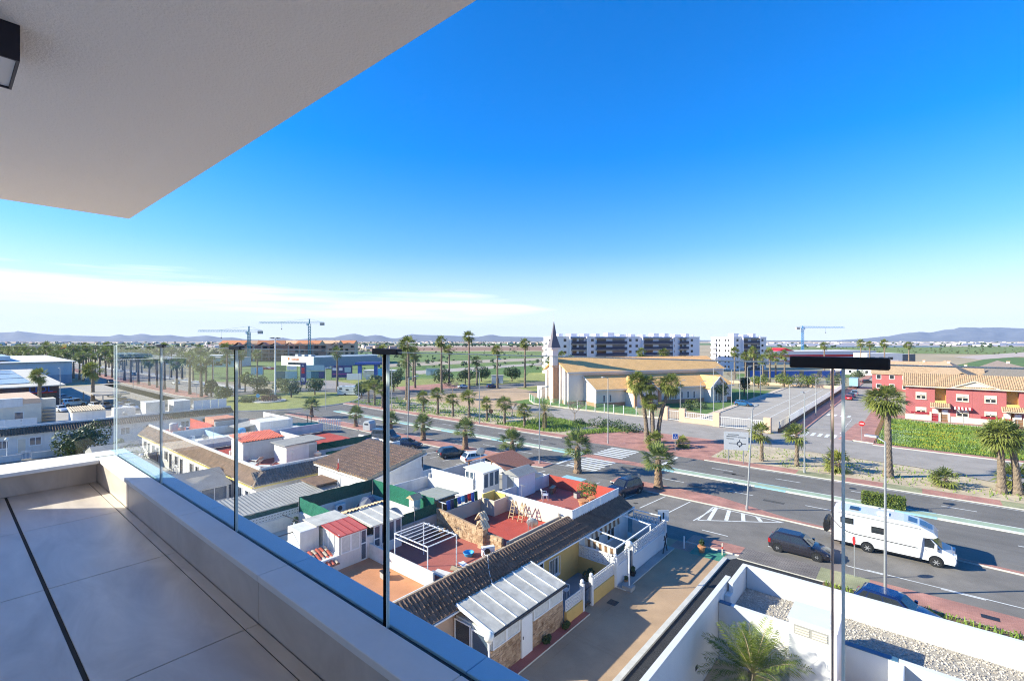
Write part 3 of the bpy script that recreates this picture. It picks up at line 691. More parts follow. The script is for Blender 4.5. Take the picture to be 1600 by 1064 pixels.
def corrugated(parent, mt, o, u, v, pitch=.18, amp=.02, name='corrugated_sheet'):
    o=Vector(o); u=Vector(u); v=Vector(v); n=max(2,int(u.length/pitch*2)); nr=u.cross(v).normalized()
    if nr.z<0: nr=-nr
    top=[]; 
    for k in (0,1):
        for i in range(n+1): top.append(o+v*k+u*(i/n)+nr*(amp if i%2 else -amp))
    mb=MB(); m=n+1; mb.add(top,[(i,i+1,m+i+1,m+i) for i in range(n)]); mb.add([p-nr*.02 for p in top],[(i+1,i,m+i,m+i+1) for i in range(n)])
    for k in (0,1): mb.add([p for p in top[k*m:(k+1)*m]]+[p-nr*.02 for p in top[k*m:(k+1)*m]],[(i,i+1,m+i+1,m+i) for i in range(n)])
    return mb.obj(name, M[mt], parent)

# ---------------------------------------------------------------- terrace facing the alley (four single-storey houses with roof terraces)
FX, RXx, YB = -18.35, -19.35, [11.3,17.35,23.15,29.25,36.8]
HL = ['nearest low terraced house under the balcony, orange roof terrace and glazed sunroom', 'low terraced house with metal pergola frame on its mauve roof terrace',
      'low ochre terraced house with bright red roof terrace', 'end terraced house with white panel fence and potted plants on its roof']
floorm = ['orange_floor','mauve_floor','red_floor','mauve_floor']
HA=[]
for i in range(4):
    y0,y1=YB[i],YB[i+1]; h=thing('terraced_house', HL[i], 'house', (0,0,0), 0, 'terraced houses along the alley'); HA.append(h)
    wm_=M['white'] if i==3 else M['ochre']
    bx('wall', wm_ if i else M['peach'], h, -26.4,y0+.004,0, FX,y1-.004,2.88)
    bx('terrace_floor', M[floorm[i]], h, -26.4,y0+.004,2.885, -20.05,y1-.004,3.0)
    # mono pitch tiled strip over the front, short back slope behind the ridge
    mb=MB(); mb.add([(-18.0,y0,2.80),(-18.0,y1,2.80),(RXx,y1,3.72),(RXx,y0,3.72),(-20.05,y0,3.30),(-20.05,y1,3.30),(FX,y0,2.70),(FX,y1,2.70),(-20.05,y0,2.9),(-20.05,y1,2.9)],
        [(0,1,2,3),(3,2,5,4),(4,5,9,8),(6,7,1,0),(0,3,4,8,6),(1,7,9,5,2)]); mb.obj('roof', M['ochre'], h)
    tiles(h,'tile_brown',(-17.94,y0,2.80),(-17.94,y1,2.80),(-1.40,0,.93)); tiles(h,'tile_grey',(-20.05,y1,3.30),(-20.05,y0,3.30),(.70,0,.42),row=.36)
    mb=MB(); mb.cyl((RXx,y0,3.74),(RXx,y1,3.74),.09,n=8); mb.obj('ridge_tiles', M['tile_brown'], h)
    mb=MB(); mb.beam((-17.93,y0,2.72),(-17.93,y1,2.72),.11,.09); mb.obj('gutter', M['pvc'], h)
# house 1: orange terrace with glazed sunroom
h=HA[0]
bx('parapet', M['white'], h, -20.05,11.3,3.3, -19.93,17.3,3.52); bx('terrace_wall', M['white_old'], h, -26.2,17.28,3.0, -20.1,17.42,3.92)
bx('terrace_wall', M['white_old'], h, -26.35,17.1,3.0, -26.1,17.9,4.35)
sr=bx('sunroom_wall', M['white'], h, -29.6,13.0,2.9, -26.1,17.1,3.85)
for k,(a,b) in enumerate(((15.35,16.0),(16.0,16.62))): window(h,(-26.1,a,3.86),(0,1,0),(1,0,0),b-a,1.05,glass='curtain',bars=0,sill=False,t=.06)
window(h,(-26.1,16.66,3.05),(0,1,0),(1,0,0),.44,1.85,glass='glass_blue',bars=0,hbar=True,sill=False,name='door',t=.06)
for k in range(3): window(h,(-28.0+k*.63,15.33,3.86),(1,0,0),(0,-1,0),.6,1.15,glass='curtain',bars=0,sill=False,t=.05)
bx('sunroom_core', M['curtain'], h, -29.5,15.35,3.85, -26.12,17.08,4.88)
mb=MB(); mb.extr([(-28.05,15.2,5.12),(-26.0,15.2,4.92),(-26.0,17.1,4.92),(-28.05,17.1,5.12)],(0,0,.06)); rr=mb.obj('sunroom_roof', mat('red_roof_sheet',(.56,.12,.10),.8,.08,2), h)
for k in range(5): MB().beam((-28.05,15.22+k*.46,5.20),(-26.0,15.22+k*.46,5.0),.03,.02).obj('roof_rib', M['darkred'], rr)
mb=MB(); mb.extr([(-29.8,14.9,5.16),(-28.07,14.9,5.14),(-28.07,17.1,5.14),(-29.8,17.1,5.16)],(0,0,.05)); mb.obj('sunroom_roof', M['poly'], h)
bx('annex_wall', M['white'], h, -29.7,13.9,3.0,-28.1,15.1,5.1)
random.seed(4)
tm=MB()
for s in range(5):
    a0=math.pi*s/5; a1=math.pi*(s+1)/5
    tm.add([(0,-.1*math.cos(a0),.07*math.sin(a0)),(0,-.1*math.cos(a1),.07*math.sin(a1)),(.42,-.08*math.cos(a1),.06*math.sin(a1)),(.42,-.08*math.cos(a0),.06*math.sin(a0))],[(0,1,2,3)])
cn=bx('canopy_board', M['terracotta'], h, 0,0,-.03,1.75,2.35,0); cn.location=(-27.35,12.75,4.12); cn.rotation_euler=(0,R(19),0)
tmo=None
for i in range(4):
    for j in range(10):
        mt=M['tile_cream'] if j<5 else (M['tile_red'] if (i+j)%3 else M['tile_cream'])
        if tmo is None: tmo=tm.obj('canopy_tile', M['tile_red'], cn); o=tmo
        else:
            o=clone(tmo.data,'canopy_tile',cn); o.material_slots[0].link='OBJECT'; o.material_slots[0].material=mt
        o.location=(.02+i*.42,.12+j*.232,.015+.02*(i%2==0)*0); o.rotation_euler=(0,R(-3),random.uniform(-.03,.03))
# house 2: pergola, sunroom and stone wall with chimneys
h=HA[1]
bx('sunroom_wall', M['white'], h, -28.4,17.5,2.9, -26.05,19.75,3.55); bx('sunroom_core', M['glass_dark'], h, -28.3,17.55,3.55,-26.15,19.7,4.86)
for k in range(4): window(h,(-26.1,17.6+k*.54,3.56 if k else 3.02),(0,1,0),(1,0,0),.5,1.3 if k else 1.84,glass='glass_blue',bars=0,sill=False,t=.06,hbar=(k==0))
rf=mb=MB().extr([(-28.7,17.3,5.08),(-25.95,17.3,4.90),(-25.95,19.85,4.90),(-28.7,19.85,5.08)],(0,0,.05)); rf=rf.obj('sunroom_roof', M['poly'], h)
for k in range(4): MB().beam((-28.7,17.45+k*.75,5.145),(-25.95,17.45+k*.75,4.965),.04,.03).obj('roof_rib', M['pvc'], rf)
sw=bx('stone_wall', M['stone_clad'], h, -26.4,23.06,3.0,-20.2,23.22,3.95)
stone_face(h,(-21.9,23.055,3.0),(-1,0,0),(0,-1,0),4.5,1.5,seed=3,top=lambda x: 1.05+.10*x); mb=MB(); mb.extr([(-26.4,23.06,3.9),(-21.9,23.06,3.9),(-21.9,23.06,4.1),(-26.4,23.06,4.5)],(0,.16,0)); mb.obj('stone_wall', M['stone_clad'], h)
stone_face(h,(-20.2,23.055,3.0),(-1,0,0),(0,-1,0),1.7,.93,seed=5)
for (x,y,zt) in ((-22.35,23.5,4.45),(-21.75,22.95,4.25)):
    c=bx('chimney', M['stone_clad'], h, x-.24,y-.22,3.0,x+.24,y+.22,zt); stone_face(c,(x+.24,y-.225,3.0),(-1,0,0),(0,-1,0),.48,zt-3.0,seed=int(zt*100)); stone_face(c,(x+.245,y-.22,3.0),(0,1,0),(1,0,0),.44,zt-3.0,seed=int(zt*90))
    for s in (-1,1): 
        mb=MB(); mb.extr([(x,y-.32,zt+.52),(x+s*.36,y-.32,zt+.03),(x+s*.36,y+.32,zt+.03),(x,y+.32,zt+.52)],(0,0,.05)); cp_=mb.obj('chimney_cap', M['tile_cream'], c)
        for k in range(3): MB().beam((x+s*.01,y-.22+k*.22,zt+.6),(x+s*.37,y-.22+k*.22,zt+.1),.09,.05).obj('cap_tile', M['tile_cream'], cp_)
bx('parapet', M['beige'], h, -20.05,17.4,3.3,-19.95,23.1,3.5); bx('terrace_wall', M['grey_conc'], h, -26.5,19.8,3.0,-26.35,23.05,4.1)
mb=MB()
# house 3: red terrace with beige walls
h=HA[2]
bx('terrace_wall', M['beige'], h, -26.5,23.25,3.0,-26.33,27.7,4.05); bx('terrace_wall', M['cream'], h, -26.3,29.1,3.0,-20.0,29.24,3.95); bx('terrace_wall', M['beige'], h, -20.06,23.3,3.3,-19.92,29.2,3.72)
yb=bx('stair_box', M['beige'], h, -26.3,27.55,3.0,-24.9,27.68,4.15); bx('stair_box', M['beige'], h, -25.02,27.68,3.0,-24.9,29.1,4.15); bx('stair_box', M['yellow'], h, -26.32,27.69,3.0,-26.2,29.1,4.4); bx('stair_box', M['yellow'], h, -26.19,28.98,3.0,-25.03,29.09,4.3)
# house 4: white panel fence round the roof terrace
h=HA[3]
bx('terrace_wall', M['cream'], h, -26.3,29.26,3.0,-19.1,29.36,3.7)
def panel_fence(parent, a, b, z0, z1, mt='metal_white', wp=.5, name='fence_panel'):
    a=Vector((a[0],a[1],0)); b=Vector((b[0],b[1],0)); d=b-a; n=max(1,round(d.length/wp)); u=d/n; nr=Vector((-u.y,u.x,0)).normalized(); first=None
    for k in range(n):
        p=a+u*k+u*.02; q=a+u*(k+1)-u*.02
        o=MB().extr([p+Vector((0,0,z0)),q+Vector((0,0,z0)),q+Vector((0,0,z1)),p+Vector((0,0,z1))],nr*(.03 if k%2 else .05)).obj(name, M[mt], parent)
    MB().beam(a+Vector((0,0,z1+.02)),b+Vector((0,0,z1+.02)),.07,.05).obj('fence_rail', M[mt], parent)
panel_fence(h,(-26.2,29.40),(-19.0,29.40),3.1,4.25); panel_fence(h,(-19.0,29.42),(-19.0,36.4),3.1,4.25)
bx('terrace_wall', M['red_floor'], h, -26.2,36.55,3.0,-19.2,36.7,4.05); bx('terrace_wall', M['white'], h, -26.35,29.4,3.0,-26.2,36.7,4.1)
bx('parapet', M['white'], h, -20.05,29.4,3.0,-19.06,36.7,3.1)

# fronts on the alley side
h=HA[0]
porch=bx('porch_wall', M['stone_clad'], h, -18.3,17.15,0,-15.72,23.3,1.55)
stone_face(h,(-15.715,17.15,0),(0,1,0),(1,0,0),2.25,1.55,seed=8); stone_face(h,(-15.715,20.35,0),(0,1,0),(1,0,0),2.95,1.55,seed=9)
# the glazed porch is built onto the second house
h=HA[1]
for (a,b) in ((17.25,18.25),(18.25,19.3),(20.45,21.9),(21.9,23.2)):
    window(h,(-15.70,a,1.56),(0,1,0),(1,0,0),b-a,.88,glass='curtain',bars=0,sill=False,t=.07)
bx('porch_core', M['curtain'], h, -18.2,17.22,1.55,-15.72,23.26,2.38)
dr=bx('door', M['pvc'], h, -15.72,19.42,.1,-15.63,20.32,2.12); bx('handle', M['metal_dark'], dr, -15.63,19.5,1.05,-15.60,19.54,1.2)
window(h,(-18.2,17.14,.95),(1,0,0),(0,-1,0),1.15,1.35,glass='glass_dark',bars=0,sill=False); window(h,(-17.0,17.14,.95),(1,0,0),(0,-1,0),1.2,1.25,glass='glass_blue',bars=0,sill=False)
prs=bx('porch_rail', M['metal_white'], h, -18.2,17.0,.95,-15.75,17.03,1.0)
for k in range(12): bx('rail_bar', M['metal_white'], prs, -18.15+k*.21,17.0,.35,-18.125+k*.21,17.03,.95)
mb=MB(); mb.extr([(-18.1,17.1,2.98),(-15.55,17.1,2.44),(-15.55,23.35,2.44),(-18.1,23.35,2.98)],(0,0,.05)); prf=mb.obj('porch_roof', M['poly_blue'], h)
for k in range(8): MB().beam((-18.1,17.13+k*.885,3.05),(-15.55,17.13+k*.885,2.51),.05,.045).obj('roof_rib', M['pvc'], prf)
MB().beam((-15.52,17.1,2.40),(-15.52,23.35,2.40),.12,.10).obj('gutter', M['metal_dark'], prf); MB().beam((-18.1,17.08,2.96),(-15.55,17.08,2.42),.07,.09).obj('barge_board', M['pvc'], prf)
# third house front: ochre wall, door, window, patio
h=HA[2]
window(h,(FX,24.15,.35),(0,1,0),(1,0,0),.85,2.05,frame='pvc',glass='glass_dark',bars=0,sill=False,name='door',t=.09)
for (a,w_) in ((22.95+.42,.55),(25.6,1.05)):
    w1=window(h,(FX,a,1.05),(0,1,0),(1,0,0),w_,1.15,glass='glass_dark',bars=1)
    gr=MB(); 
    for k in range(7): gr.beam((FX+.17,a+k*w_/6,1.0),(FX+.17,a+k*w_/6,2.25),.02)
    gr.beam((FX+.17,a,1.0),(FX+.17,a+w_,1.0),.02); gr.beam((FX+.17,a,2.25),(FX+.17,a+w_,2.25),.02); gr.obj('grille', M['metal_white'], w1)
bx('patio', mat('blue_grey_patio_tiles',(.24,.28,.33),.6,.12,2), h, FX,23.35,.0,-15.9,29.1,.16)
for k in range(3): bx('step', M['grey_conc'], h, -18.3+.0,23.4,.16+.16*k,-17.2-.28*k,24.9,.32+.16*k)
bx('patio_wall', M['ochre'], h, -15.72,23.42,0,-15.5,25.2,.8); bx('patio_wall', M['ochre'], h, -15.72,26.35,0,-15.5,29.15,.85)
lattice(h,(-15.61,23.42,.82),(0,1,0),(1,0,0),1.78,.62); lattice(h,(-15.61,26.35,.87),(0,1,0),(1,0,0),2.8,.8)
gt=MB()
for k in range(7): gt.beam((-15.6,25.3+k*.155,.1),(-15.6,25.3+k*.155,1.45+.12*math.sin(k*.52)),.025)
gt.beam((-15.6,25.3,.2),(-15.6,26.23,.2),.04); gt.beam((-15.6,25.3,1.2),(-15.6,26.23,1.2),.04); gt.obj('gate', M['metal_dark'], h)
for y in (25.24,26.3,29.2): MB().box(-15.74,y-.08,0,-15.48,y+.08,1.75).ball((-15.61,y,1.88),.13).obj('gate_post', M['white_clean'], h)
bx('side_wall', M['ochre'], h, FX,29.12,0,-15.7,29.22,1.3)
lattice(h,(-15.75,29.17,1.3),(-1,0,0),(0,-1,0),2.55,.75,name='lattice'); MB().beam((-18.3,29.17,2.1),(-15.7,29.17,2.1),.14,.06).obj('side_wall', M['white_clean'], h)
# fourth house front: white yard with pergola beams, awning and breeze blocks
h=HA[3]
bx('yard_wall', M['white_clean'], h, -15.62,29.3,0,-15.45,30.9,1.35); lattice(h,(-15.53,29.3,1.36),(0,1,0),(1,0,0),1.55,.6)
bx('yard_wall', M['white_clean'], h, -15.62,31.75,0,-15.45,37.6,1.25); lattice(h,(-15.53,31.75,1.26),(0,1,0),(1,0,0),5.8,.78,cell=.26)
bx('yard_wall', M['white_clean'], h, -18.3,37.45,0,-15.63,37.6,1.6); lattice(h,(-15.65,37.53,1.6),(-1,0,0),(0,1,0),2.6,.5,cell=.26)
bx('gate', M['glass_blue'], h, -15.56,30.98,.1,-15.5,31.68,1.7)
for y in (30.95,31.72,37.55,29.3): MB().box(-15.68,y-.09,0,-15.4,y+.09,1.95).ball((-15.54,y,2.08),.13).obj('gate_post', M['white_clean'], h)
pg=MB()
for (y) in (29.35,30.9,34.9): pg.beam((-18.0,y,2.72),(-15.55,y,2.50),.07,.07)
pg.beam((-15.55,29.3,2.52),(-15.55,34.95,2.52),.08,.09); pg.beam((-17.98,29.3,2.66),(-17.98,37.2,2.70),.08,.12)
for y in (29.35,34.9): pg.beam((-15.55,y,1.2),(-15.55,y,2.5),.08,.08)
pg.beam((-17.9,36.9,2.62),(-15.6,36.9,2.62),.06,.06)
for y in (29.6,33,36.8): pg.beam((-15.6 if y>30 else -17.9,36.9,2.2),(-15.6 if y>30 else -17.9,36.9,2.62),.06,.06)
pg.obj('pergola_frame', M['metal_white'], h)
for k in range(11):
    MB().quad((-17.95+k*.22,29.37,2.62-k*.018),(-17.95+k*.22+.22,29.37,2.60-k*.018),(-17.95+k*.22+.22,29.43,1.98),(-17.95+k*.22,29.43,1.98)).obj('awning_stripe', M['wood'] if k%2 else M['cream'], h)
for k in range(12):
    y=31.0+k*.34; MB().quad((-18.28,y,2.55),(-18.28,y+.34,2.55),(-18.22,y+.34,1.9),(-18.22,y,1.9)).obj('awning_stripe', M['wood'] if k%2 else M['cream'], h)
window(h,(FX,31.2,.3),(0,1,0),(1,0,0),.9,2.0,glass='glass_dark',bars=0,sill=False,name='door'); window(h,(FX,33.2,1.0),(0,1,0),(1,0,0),1.2,1.1,glass='glass_dark')

# ---------------------------------------------------------------- houses behind (back to back), x -26.5 .. -34.8
HB=[]
BLb=['low white house with pale roof terrace, air conditioner and folded parasols','low house whose roof terrace is screened all round by green shade net','low white house with wooden shed and laundry on its roof terrace','end house with brown gabled shelter and white sheds on its roof']
for i in range(4):
    y0,y1=YB[i],YB[i+1]; h=thing('terraced_house', BLb[i], 'house', (0,0,0), 0, 'terraced houses on the back lane'); HB.append(h)
    bx('wall', M['white'], h, -34.8,y0+.005,0,-26.52,y1-.005,2.9); bx('terrace_floor', M['pale_floor' if i in (0,2) else 'grey_conc'], h, -34.8,y0+.005,2.905,-26.52,y1-.005,3.0)
h=HB[0]
bx('terrace_wall', M['white'], h, -34.8,11.3,3.0,-34.65,17.2,3.9); bx('terrace_wall', M['white'], h, -34.6,17.05,3.0,-29.9,17.2,4.0)
lattice(h,(-34.72,11.4,3.9),(0,1,0),(1,0,0),5.7,.4,cell=.2); net(h,[(-34.9,11.3),(-34.9,17.1)],3.1,4.6,'net_dark')
h=HB[1]
net(h,[(-34.7,17.1),(-34.7,23.3)],3.7,5.0,'net_dark'); net(h,[(-34.7,17.12),(-29.0,17.12)],4.05,5.0,'net_green'); net(h,[(-34.6,23.3),(-26.9,23.3)],3.4,5.0,'net_green')
bx('terrace_wall', M['white'], h, -34.8,17.25,3.0,-34.68,23.2,4.0); bx('terrace_wall', M['white'], h, -34.6,23.12,3.0,-26.6,23.24,3.8); net(h,[(-26.62,19.9),(-26.62,23.25)],3.6,4.75,'net_dark')
bx('chimney', M['white'], h, -28.6,22.3,3.0,-28.0,22.9,4.9); mb=MB(); mb.extr([(-28.75,22.15,4.95),(-28.3,22.15,5.25),(-27.85,22.15,4.95)],(0,.9,0)); mb.obj('chimney_cap', M['tile_tan'], h)
mb=MB(); mb.extr([(-29.0,17.4,4.5),(-27.0,17.4,4.95),(-27.0,19.9,4.95),(-29.0,19.9,4.5)],(0,0,.05)); 
tiles(h,'tile_tan',(-29.9,17.3,4.75),(-29.9,20.4,4.75),(1.2,0,.42))
bx('stair_head', M['white'], h, -29.8,17.4,3.0,-28.75,20.3,4.7)
h=HB[2]
bx('terrace_wall', M['white'], h, -34.8,23.35,3.0,-34.68,29.2,4.0); panel_fence(h,(-34.6,29.6),(-29.2,29.6),3.1,4.6); bx('terrace_wall', M['white'], h, -34.6,29.1,3.0,-26.6,29.22,3.9)
shed=bx('shed_wall', M['wood'], h, -29.2,23.6,3.0,-27.15,25.6,4.65); mb=MB(); mb.extr([(-29.5,23.4,4.72),(-26.95,23.4,4.78),(-26.95,25.8,4.78),(-29.5,25.8,4.72)],(0,0,.08)); shr=mb.obj('shed_roof', mat('grey_green_roof_sheet',(.30,.31,.27),.9,.1,2), h)
for k in range(3): MB().beam((-29.5,23.9+k*.65,4.82),(-26.95,23.9+k*.65,4.88),.03,.02).obj('roof_seam', M['metal_grey'], shr)
cons=bx('conservatory_wall', M['pvc'], h, -30.3,29.75,3.0,-28.2,31.9,3.4)
for k in range(2): window(h,(-30.25+k*.55,29.74,3.2),(1,0,0),(0,-1,0),.52,2.0,glass='glass_blue',bars=0,hbar=True,sill=False)
for k in range(3): window(h,(-28.19,29.8+k*.68,3.9),(0,1,0),(1,0,0),.64,1.3,glass='glass_blue',bars=0,sill=False)
bx('conservatory_core', M['pvc'], h, -30.28,29.76,3.4,-28.22,31.88,5.25); mb=MB(); mb.extr([(-30.4,29.6,5.42),(-28.0,29.6,5.28),(-28.0,32,5.28),(-30.4,32,5.42)],(0,0,.06)); mb.obj('conservatory_roof', M['pvc'], h)
h=HB[3]
bx('terrace_wall', M['white'], h, -34.8,29.4,3.0,-34.68,36.7,4.2); bx('terrace_wall', M['white'], h, -34.6,36.55,3.0,-26.6,36.7,4.0)
br=mat('red_brown_roof_felt',(.30,.13,.085),.9,.1,1.5)
mb=MB(); mb.extr([(-33.6,33.0,4.75),(-30.9,33.0,5.55),(-30.9,36.9,5.55),(-33.6,36.9,4.75)],(0,0,.07)); mb.extr([(-30.89,33.0,5.55),(-28.1,33.0,4.75),(-28.1,36.9,4.75),(-30.89,36.9,5.55)],(0,0,.07)); mb.obj('shelter_roof', br, h)
sp_=MB(); 
for x in (-33.4,-28.4):
    for y in (33.3,36.6): sp_.beam((x,y,3.0),(x,y,4.85),.12)
sp_.obj('shelter_posts', M['wood'], h)
sh=bx('shed_wall', M['metal_white'], h, -27.9,31.9,3.0,-26.0,34.2,4.95); mb=MB(); mb.extr([(-28.05,31.7,4.92),(-26.95,31.7,5.35),(-25.85,31.7,4.92)],(0,2.7,0)); mb.obj('shed_roof', M['corr_grey'], h); bx('shed_door', M['metal_grey'], h, -27.3,31.87,3.0,-26.6,31.90,4.75)
bx('white_cabin', M['pvc'], h, -29.3,30.0,3.0,-28.3,30.8,3.05)

# ---------------------------------------------------------------- white house with brown tiled roof and the lane canopy
h=thing('white_house','small white house with steep brown tiled roof beside the lane canopy','house',(0,0,0))
bx('wall', M['white'], h, -46.3,24.75,0,-37.25,30.8,4.05)
mb=MB(); mb.extr([(-46.7,24.5,4.05),(-37.0,24.5,4.05),(-37.0,31.1,5.4),(-46.7,31.1,5.4)],(0,0,-.12)); mb.obj('roof_deck', M['white'], h)
bx('wall', M['white'], h, -46.3,30.6,4.0,-37.25,30.8,5.2); mb=MB(); mb.extr([(-37.4,24.8,4.0),(-37.4,30.8,4.0),(-37.4,30.8,5.25)],(.15,0,0)); mb.extr([(-46.3,24.8,4.0),(-46.3,30.8,4.0),(-46.3,30.8,5.25)],(.15,0,0)); mb.obj('gable', M['white'], h)
tiles(h,'tile_tan',(-46.7,24.45,4.10),(-37.0,24.45,4.10),(0,6.6,1.35),pitch=.42,row=.5,lift=.13,seg=6)
window(h,(-37.24,26.5,1.2),(0,1,0),(1,0,0),1.2,1.1,glass='glass_blue'); window(h,(-43.2,24.74,1.0),(1,0,0),(0,-1,0),1.1,1.2)
bx('yard_wall', M['white'], h, -37.2,31.0,0,-35.3,31.15,1.8); bx('yard_floor', M['blue_light'], h, -43.5,31.3,.02,-36.2,37.2,.1); 
for c in ((-43.6,31.2,-36.0,31.3),(-43.6,37.2,-36.0,37.35),(-43.7,31.2,-43.6,37.35),(-36.0,31.2,-35.85,37.35)): bx('yard_wall', M['white'], h, c[0],c[1],0,c[2],c[3],1.5)
cv=thing('lane_canopy','long grey corrugated canopy roof over the lane beside the white house','canopy',(0,0,0))
corrugated(cv,'corr_grey',(-45.3,14.6,2.95),(0,13.2,0),(4.4,0,-.35),pitch=.3,amp=.03)
for k in range(3): MB().beam((-40.9-.0+k*.25,14.6,2.62-k*.12),(-40.9+k*.25,27.6,2.62-k*.12),.16,.05).obj('fascia', M['corr_grey'], cv)
bx('flat_roof', M['tile_brown'], cv, -45.6,22.6,3.0,-42.6,26.9,3.12)
for y in (15,19,23,27): MB().beam((-41.1,y,0),(-41.1,y,2.55),.1).obj('post', M['metal_white'], cv)
bx('wall', M['white'], cv, -45.55,14.4,0,-45.35,27.6,2.85)

# ---------------------------------------------------------------- second block: parapet house with hipped tile skirt
def block2(name, lab, x0, x1, y0, y1, floor, skirt_right=True):
    h=thing(name, lab, 'house', (0,0,0), 0, 'terraced houses of the middle block')
    bx('wall', M['white'], h, x0,y0,0,x1,y1,3.1); bx('terrace_floor', M[floor], h, x0+.15,y0+.75,3.105,x1-.75,y1-.1,3.2)
    return h
B2=[]
xs2=[-86.3,-76.5,-66.8,-57.1,-47.4]
lb2=['far end house of the middle block with red roof terrace and red-walled stair','white house of the middle block with pale blue walled roof terrace','white house of the middle block with sun loungers on its roof terrace','corner house of the middle block with brown hipped tile skirt and grey-roofed box']
for i in range(4):
    h=block2('terraced_house', lb2[i], xs2[i], xs2[i+1]-.004, 19.2, 36.5, 'mauve_floor' if i in (0,3) else ('red_floor' if i==2 else 'pale_floor')); B2.append(h)
    a,b=xs2[i]+.0,xs2[i+1]-.004
    e1=b+(.35 if i==3 else 0)
    mb=MB(); mb.add([(a,18.85,2.95),(e1,18.85,2.95),(b-(.9 if i==3 else 0),20.0,3.95),(a,20.0,3.95),(a,19.2,2.85),(e1-.35 if i==3 else e1,19.2,2.85)],[(0,1,2,3),(4,5,1,0)]); mb.obj('roof', M['cream'], h)
    tiles(h,'tile_tan',(a,18.8,2.97),(e1 if i<3 else e1-.5,18.8,2.97),(0,1.2,1.0),pitch=.26)
    bx('parapet', M['white'], h, a,20.0,3.1,b-(.95 if i==3 else 0),20.22,4.25); MB().beam((a,18.75,2.86),(e1,18.75,2.86),.1,.1).obj('fascia', M['yellow'], h)
    for q in range(2):
        window(h,(a+1.2+q*4.2,19.19,1.0),(1,0,0),(0,-1,0),1.2,1.2,glass='glass_dark'); window(h,(a+3.2+q*4.2,19.19,.1),(1,0,0),(0,-1,0),.9,2.05,glass='glass_dark',bars=0,sill=False,name='door')
h=B2[3]
mb=MB(); mb.add([(-47.05,18.85,2.95),(-47.05,27.6,2.95),(-48.3,27.6,3.95),(-48.3,20.0,3.95)],[(0,1,2,3)]); mb.obj('roof', M['cream'], h)
tiles(h,'tile_grey',(-47.0,19.1,2.97),(-47.0,27.6,2.97),(-1.25,0,1.0),pitch=.26); MB().beam((-46.95,18.9,2.86),(-46.95,27.6,2.86),.1,.12).obj('fascia', M['yellow'], h)
MB().beam((-47.0,18.8,3.03),(-48.35,20.05,4.02),.16,.1).obj('hip_tiles', M['tile_tan'], h)
bx('parapet', M['white'], h, -48.55,20.0,3.1,-48.33,36.4,4.25); bx('parapet', M['white'], h, -57.1,36.2,3.1,-48.4,36.4,4.0)
window(h,(-47.39,19.9,1.0),(0,1,0),(1,0,0),1.0,1.25); window(h,(-47.39,21.6,.1),(0,1,0),(1,0,0),.9,2.05,bars=0,sill=False,name='door')
# boxes on the roofs
bx('stair_head', M['white'], h, -54.2,23.9,3.2,-51.3,27.3,5.25); mb=MB(); mb.extr([(-54.5,23.6,5.28),(-51.0,23.6,5.28),(-51.0,28.2,5.45),(-54.5,28.2,5.45)],(0,0,.1)); mb.obj('stair_roof', M['corr_grey'], h)
bx('door', M['metal_grey'], h, -51.29,26.4,3.2,-51.26,27.2,5.0); net(h,[(-52.6,28.0),(-52.6,35.2)],3.9,4.7,'net_dark'); net(h,[(-51.0,28.2),(-51.0,30.8)],3.2,3.95,'net_green')
bx('terrace_wall', M['white'], h, -52.8,28.3,3.2,-52.66,36.2,4.1)
h=B2[2]
bx('stair_head', M['white'], h, -59.3,21.4,3.2,-56.0,25.6,5.35); mb=MB(); mb.extr([(-59.6,21.2,5.75),(-55.8,21.2,5.42),(-55.8,25.8,5.42),(-59.6,25.8,5.75)],(0,0,-.1)); mb.obj('stair_roof', M['white'], h)
tiles(h,'tile_red',(-55.75,21.2,5.44),(-55.75,25.8,5.44),(-3.85,0,.33),pitch=.3); bx('parapet', M['white'], h, -66.8,30,3.1,-57.2,30.2,4.2)
bx('terrace_wall', M['white'], h, -66.9,20.3,3.2,-66.7,36.4,4.4)
h=B2[1]
bx('terrace_wall', mat('pale_blue_render',(.36,.50,.60),.9,.08), h, -76.3,24.0,3.2,-66.9,24.2,4.1); bx('stair_head', M['white'], h, -74.0,29.2,3.2,-70.6,33.8,5.0)
mb=MB(); mb.extr([(-76,27,4.2),(-72.2,27,4.2),(-72.2,33,4.9),(-76,33,4.9)],(0,0,.1)); mb.obj('lean_roof', M['corr_grey'], h); bx('terrace_wall', M['white'], h, -76.4,20.3,3.2,-76.2,36.4,4.3)
h=B2[0]
bx('terrace_wall', M['red_floor'], h, -86.1,25.2,3.2,-77.0,25.4,4.5); bx('stair_head', mat('salmon_render',(.60,.24,.16),.9,.08), h, -80.6,25.5,3.2,-77.0,28.6,5.2); bx('stair_head', M['grey_conc'], h, -76.9,25.5,3.2,-76.45,30.0,4.9)
bx('terrace_wall', M['white'], h, -86.3,36.2,3.1,-76.6,36.4,4.2)
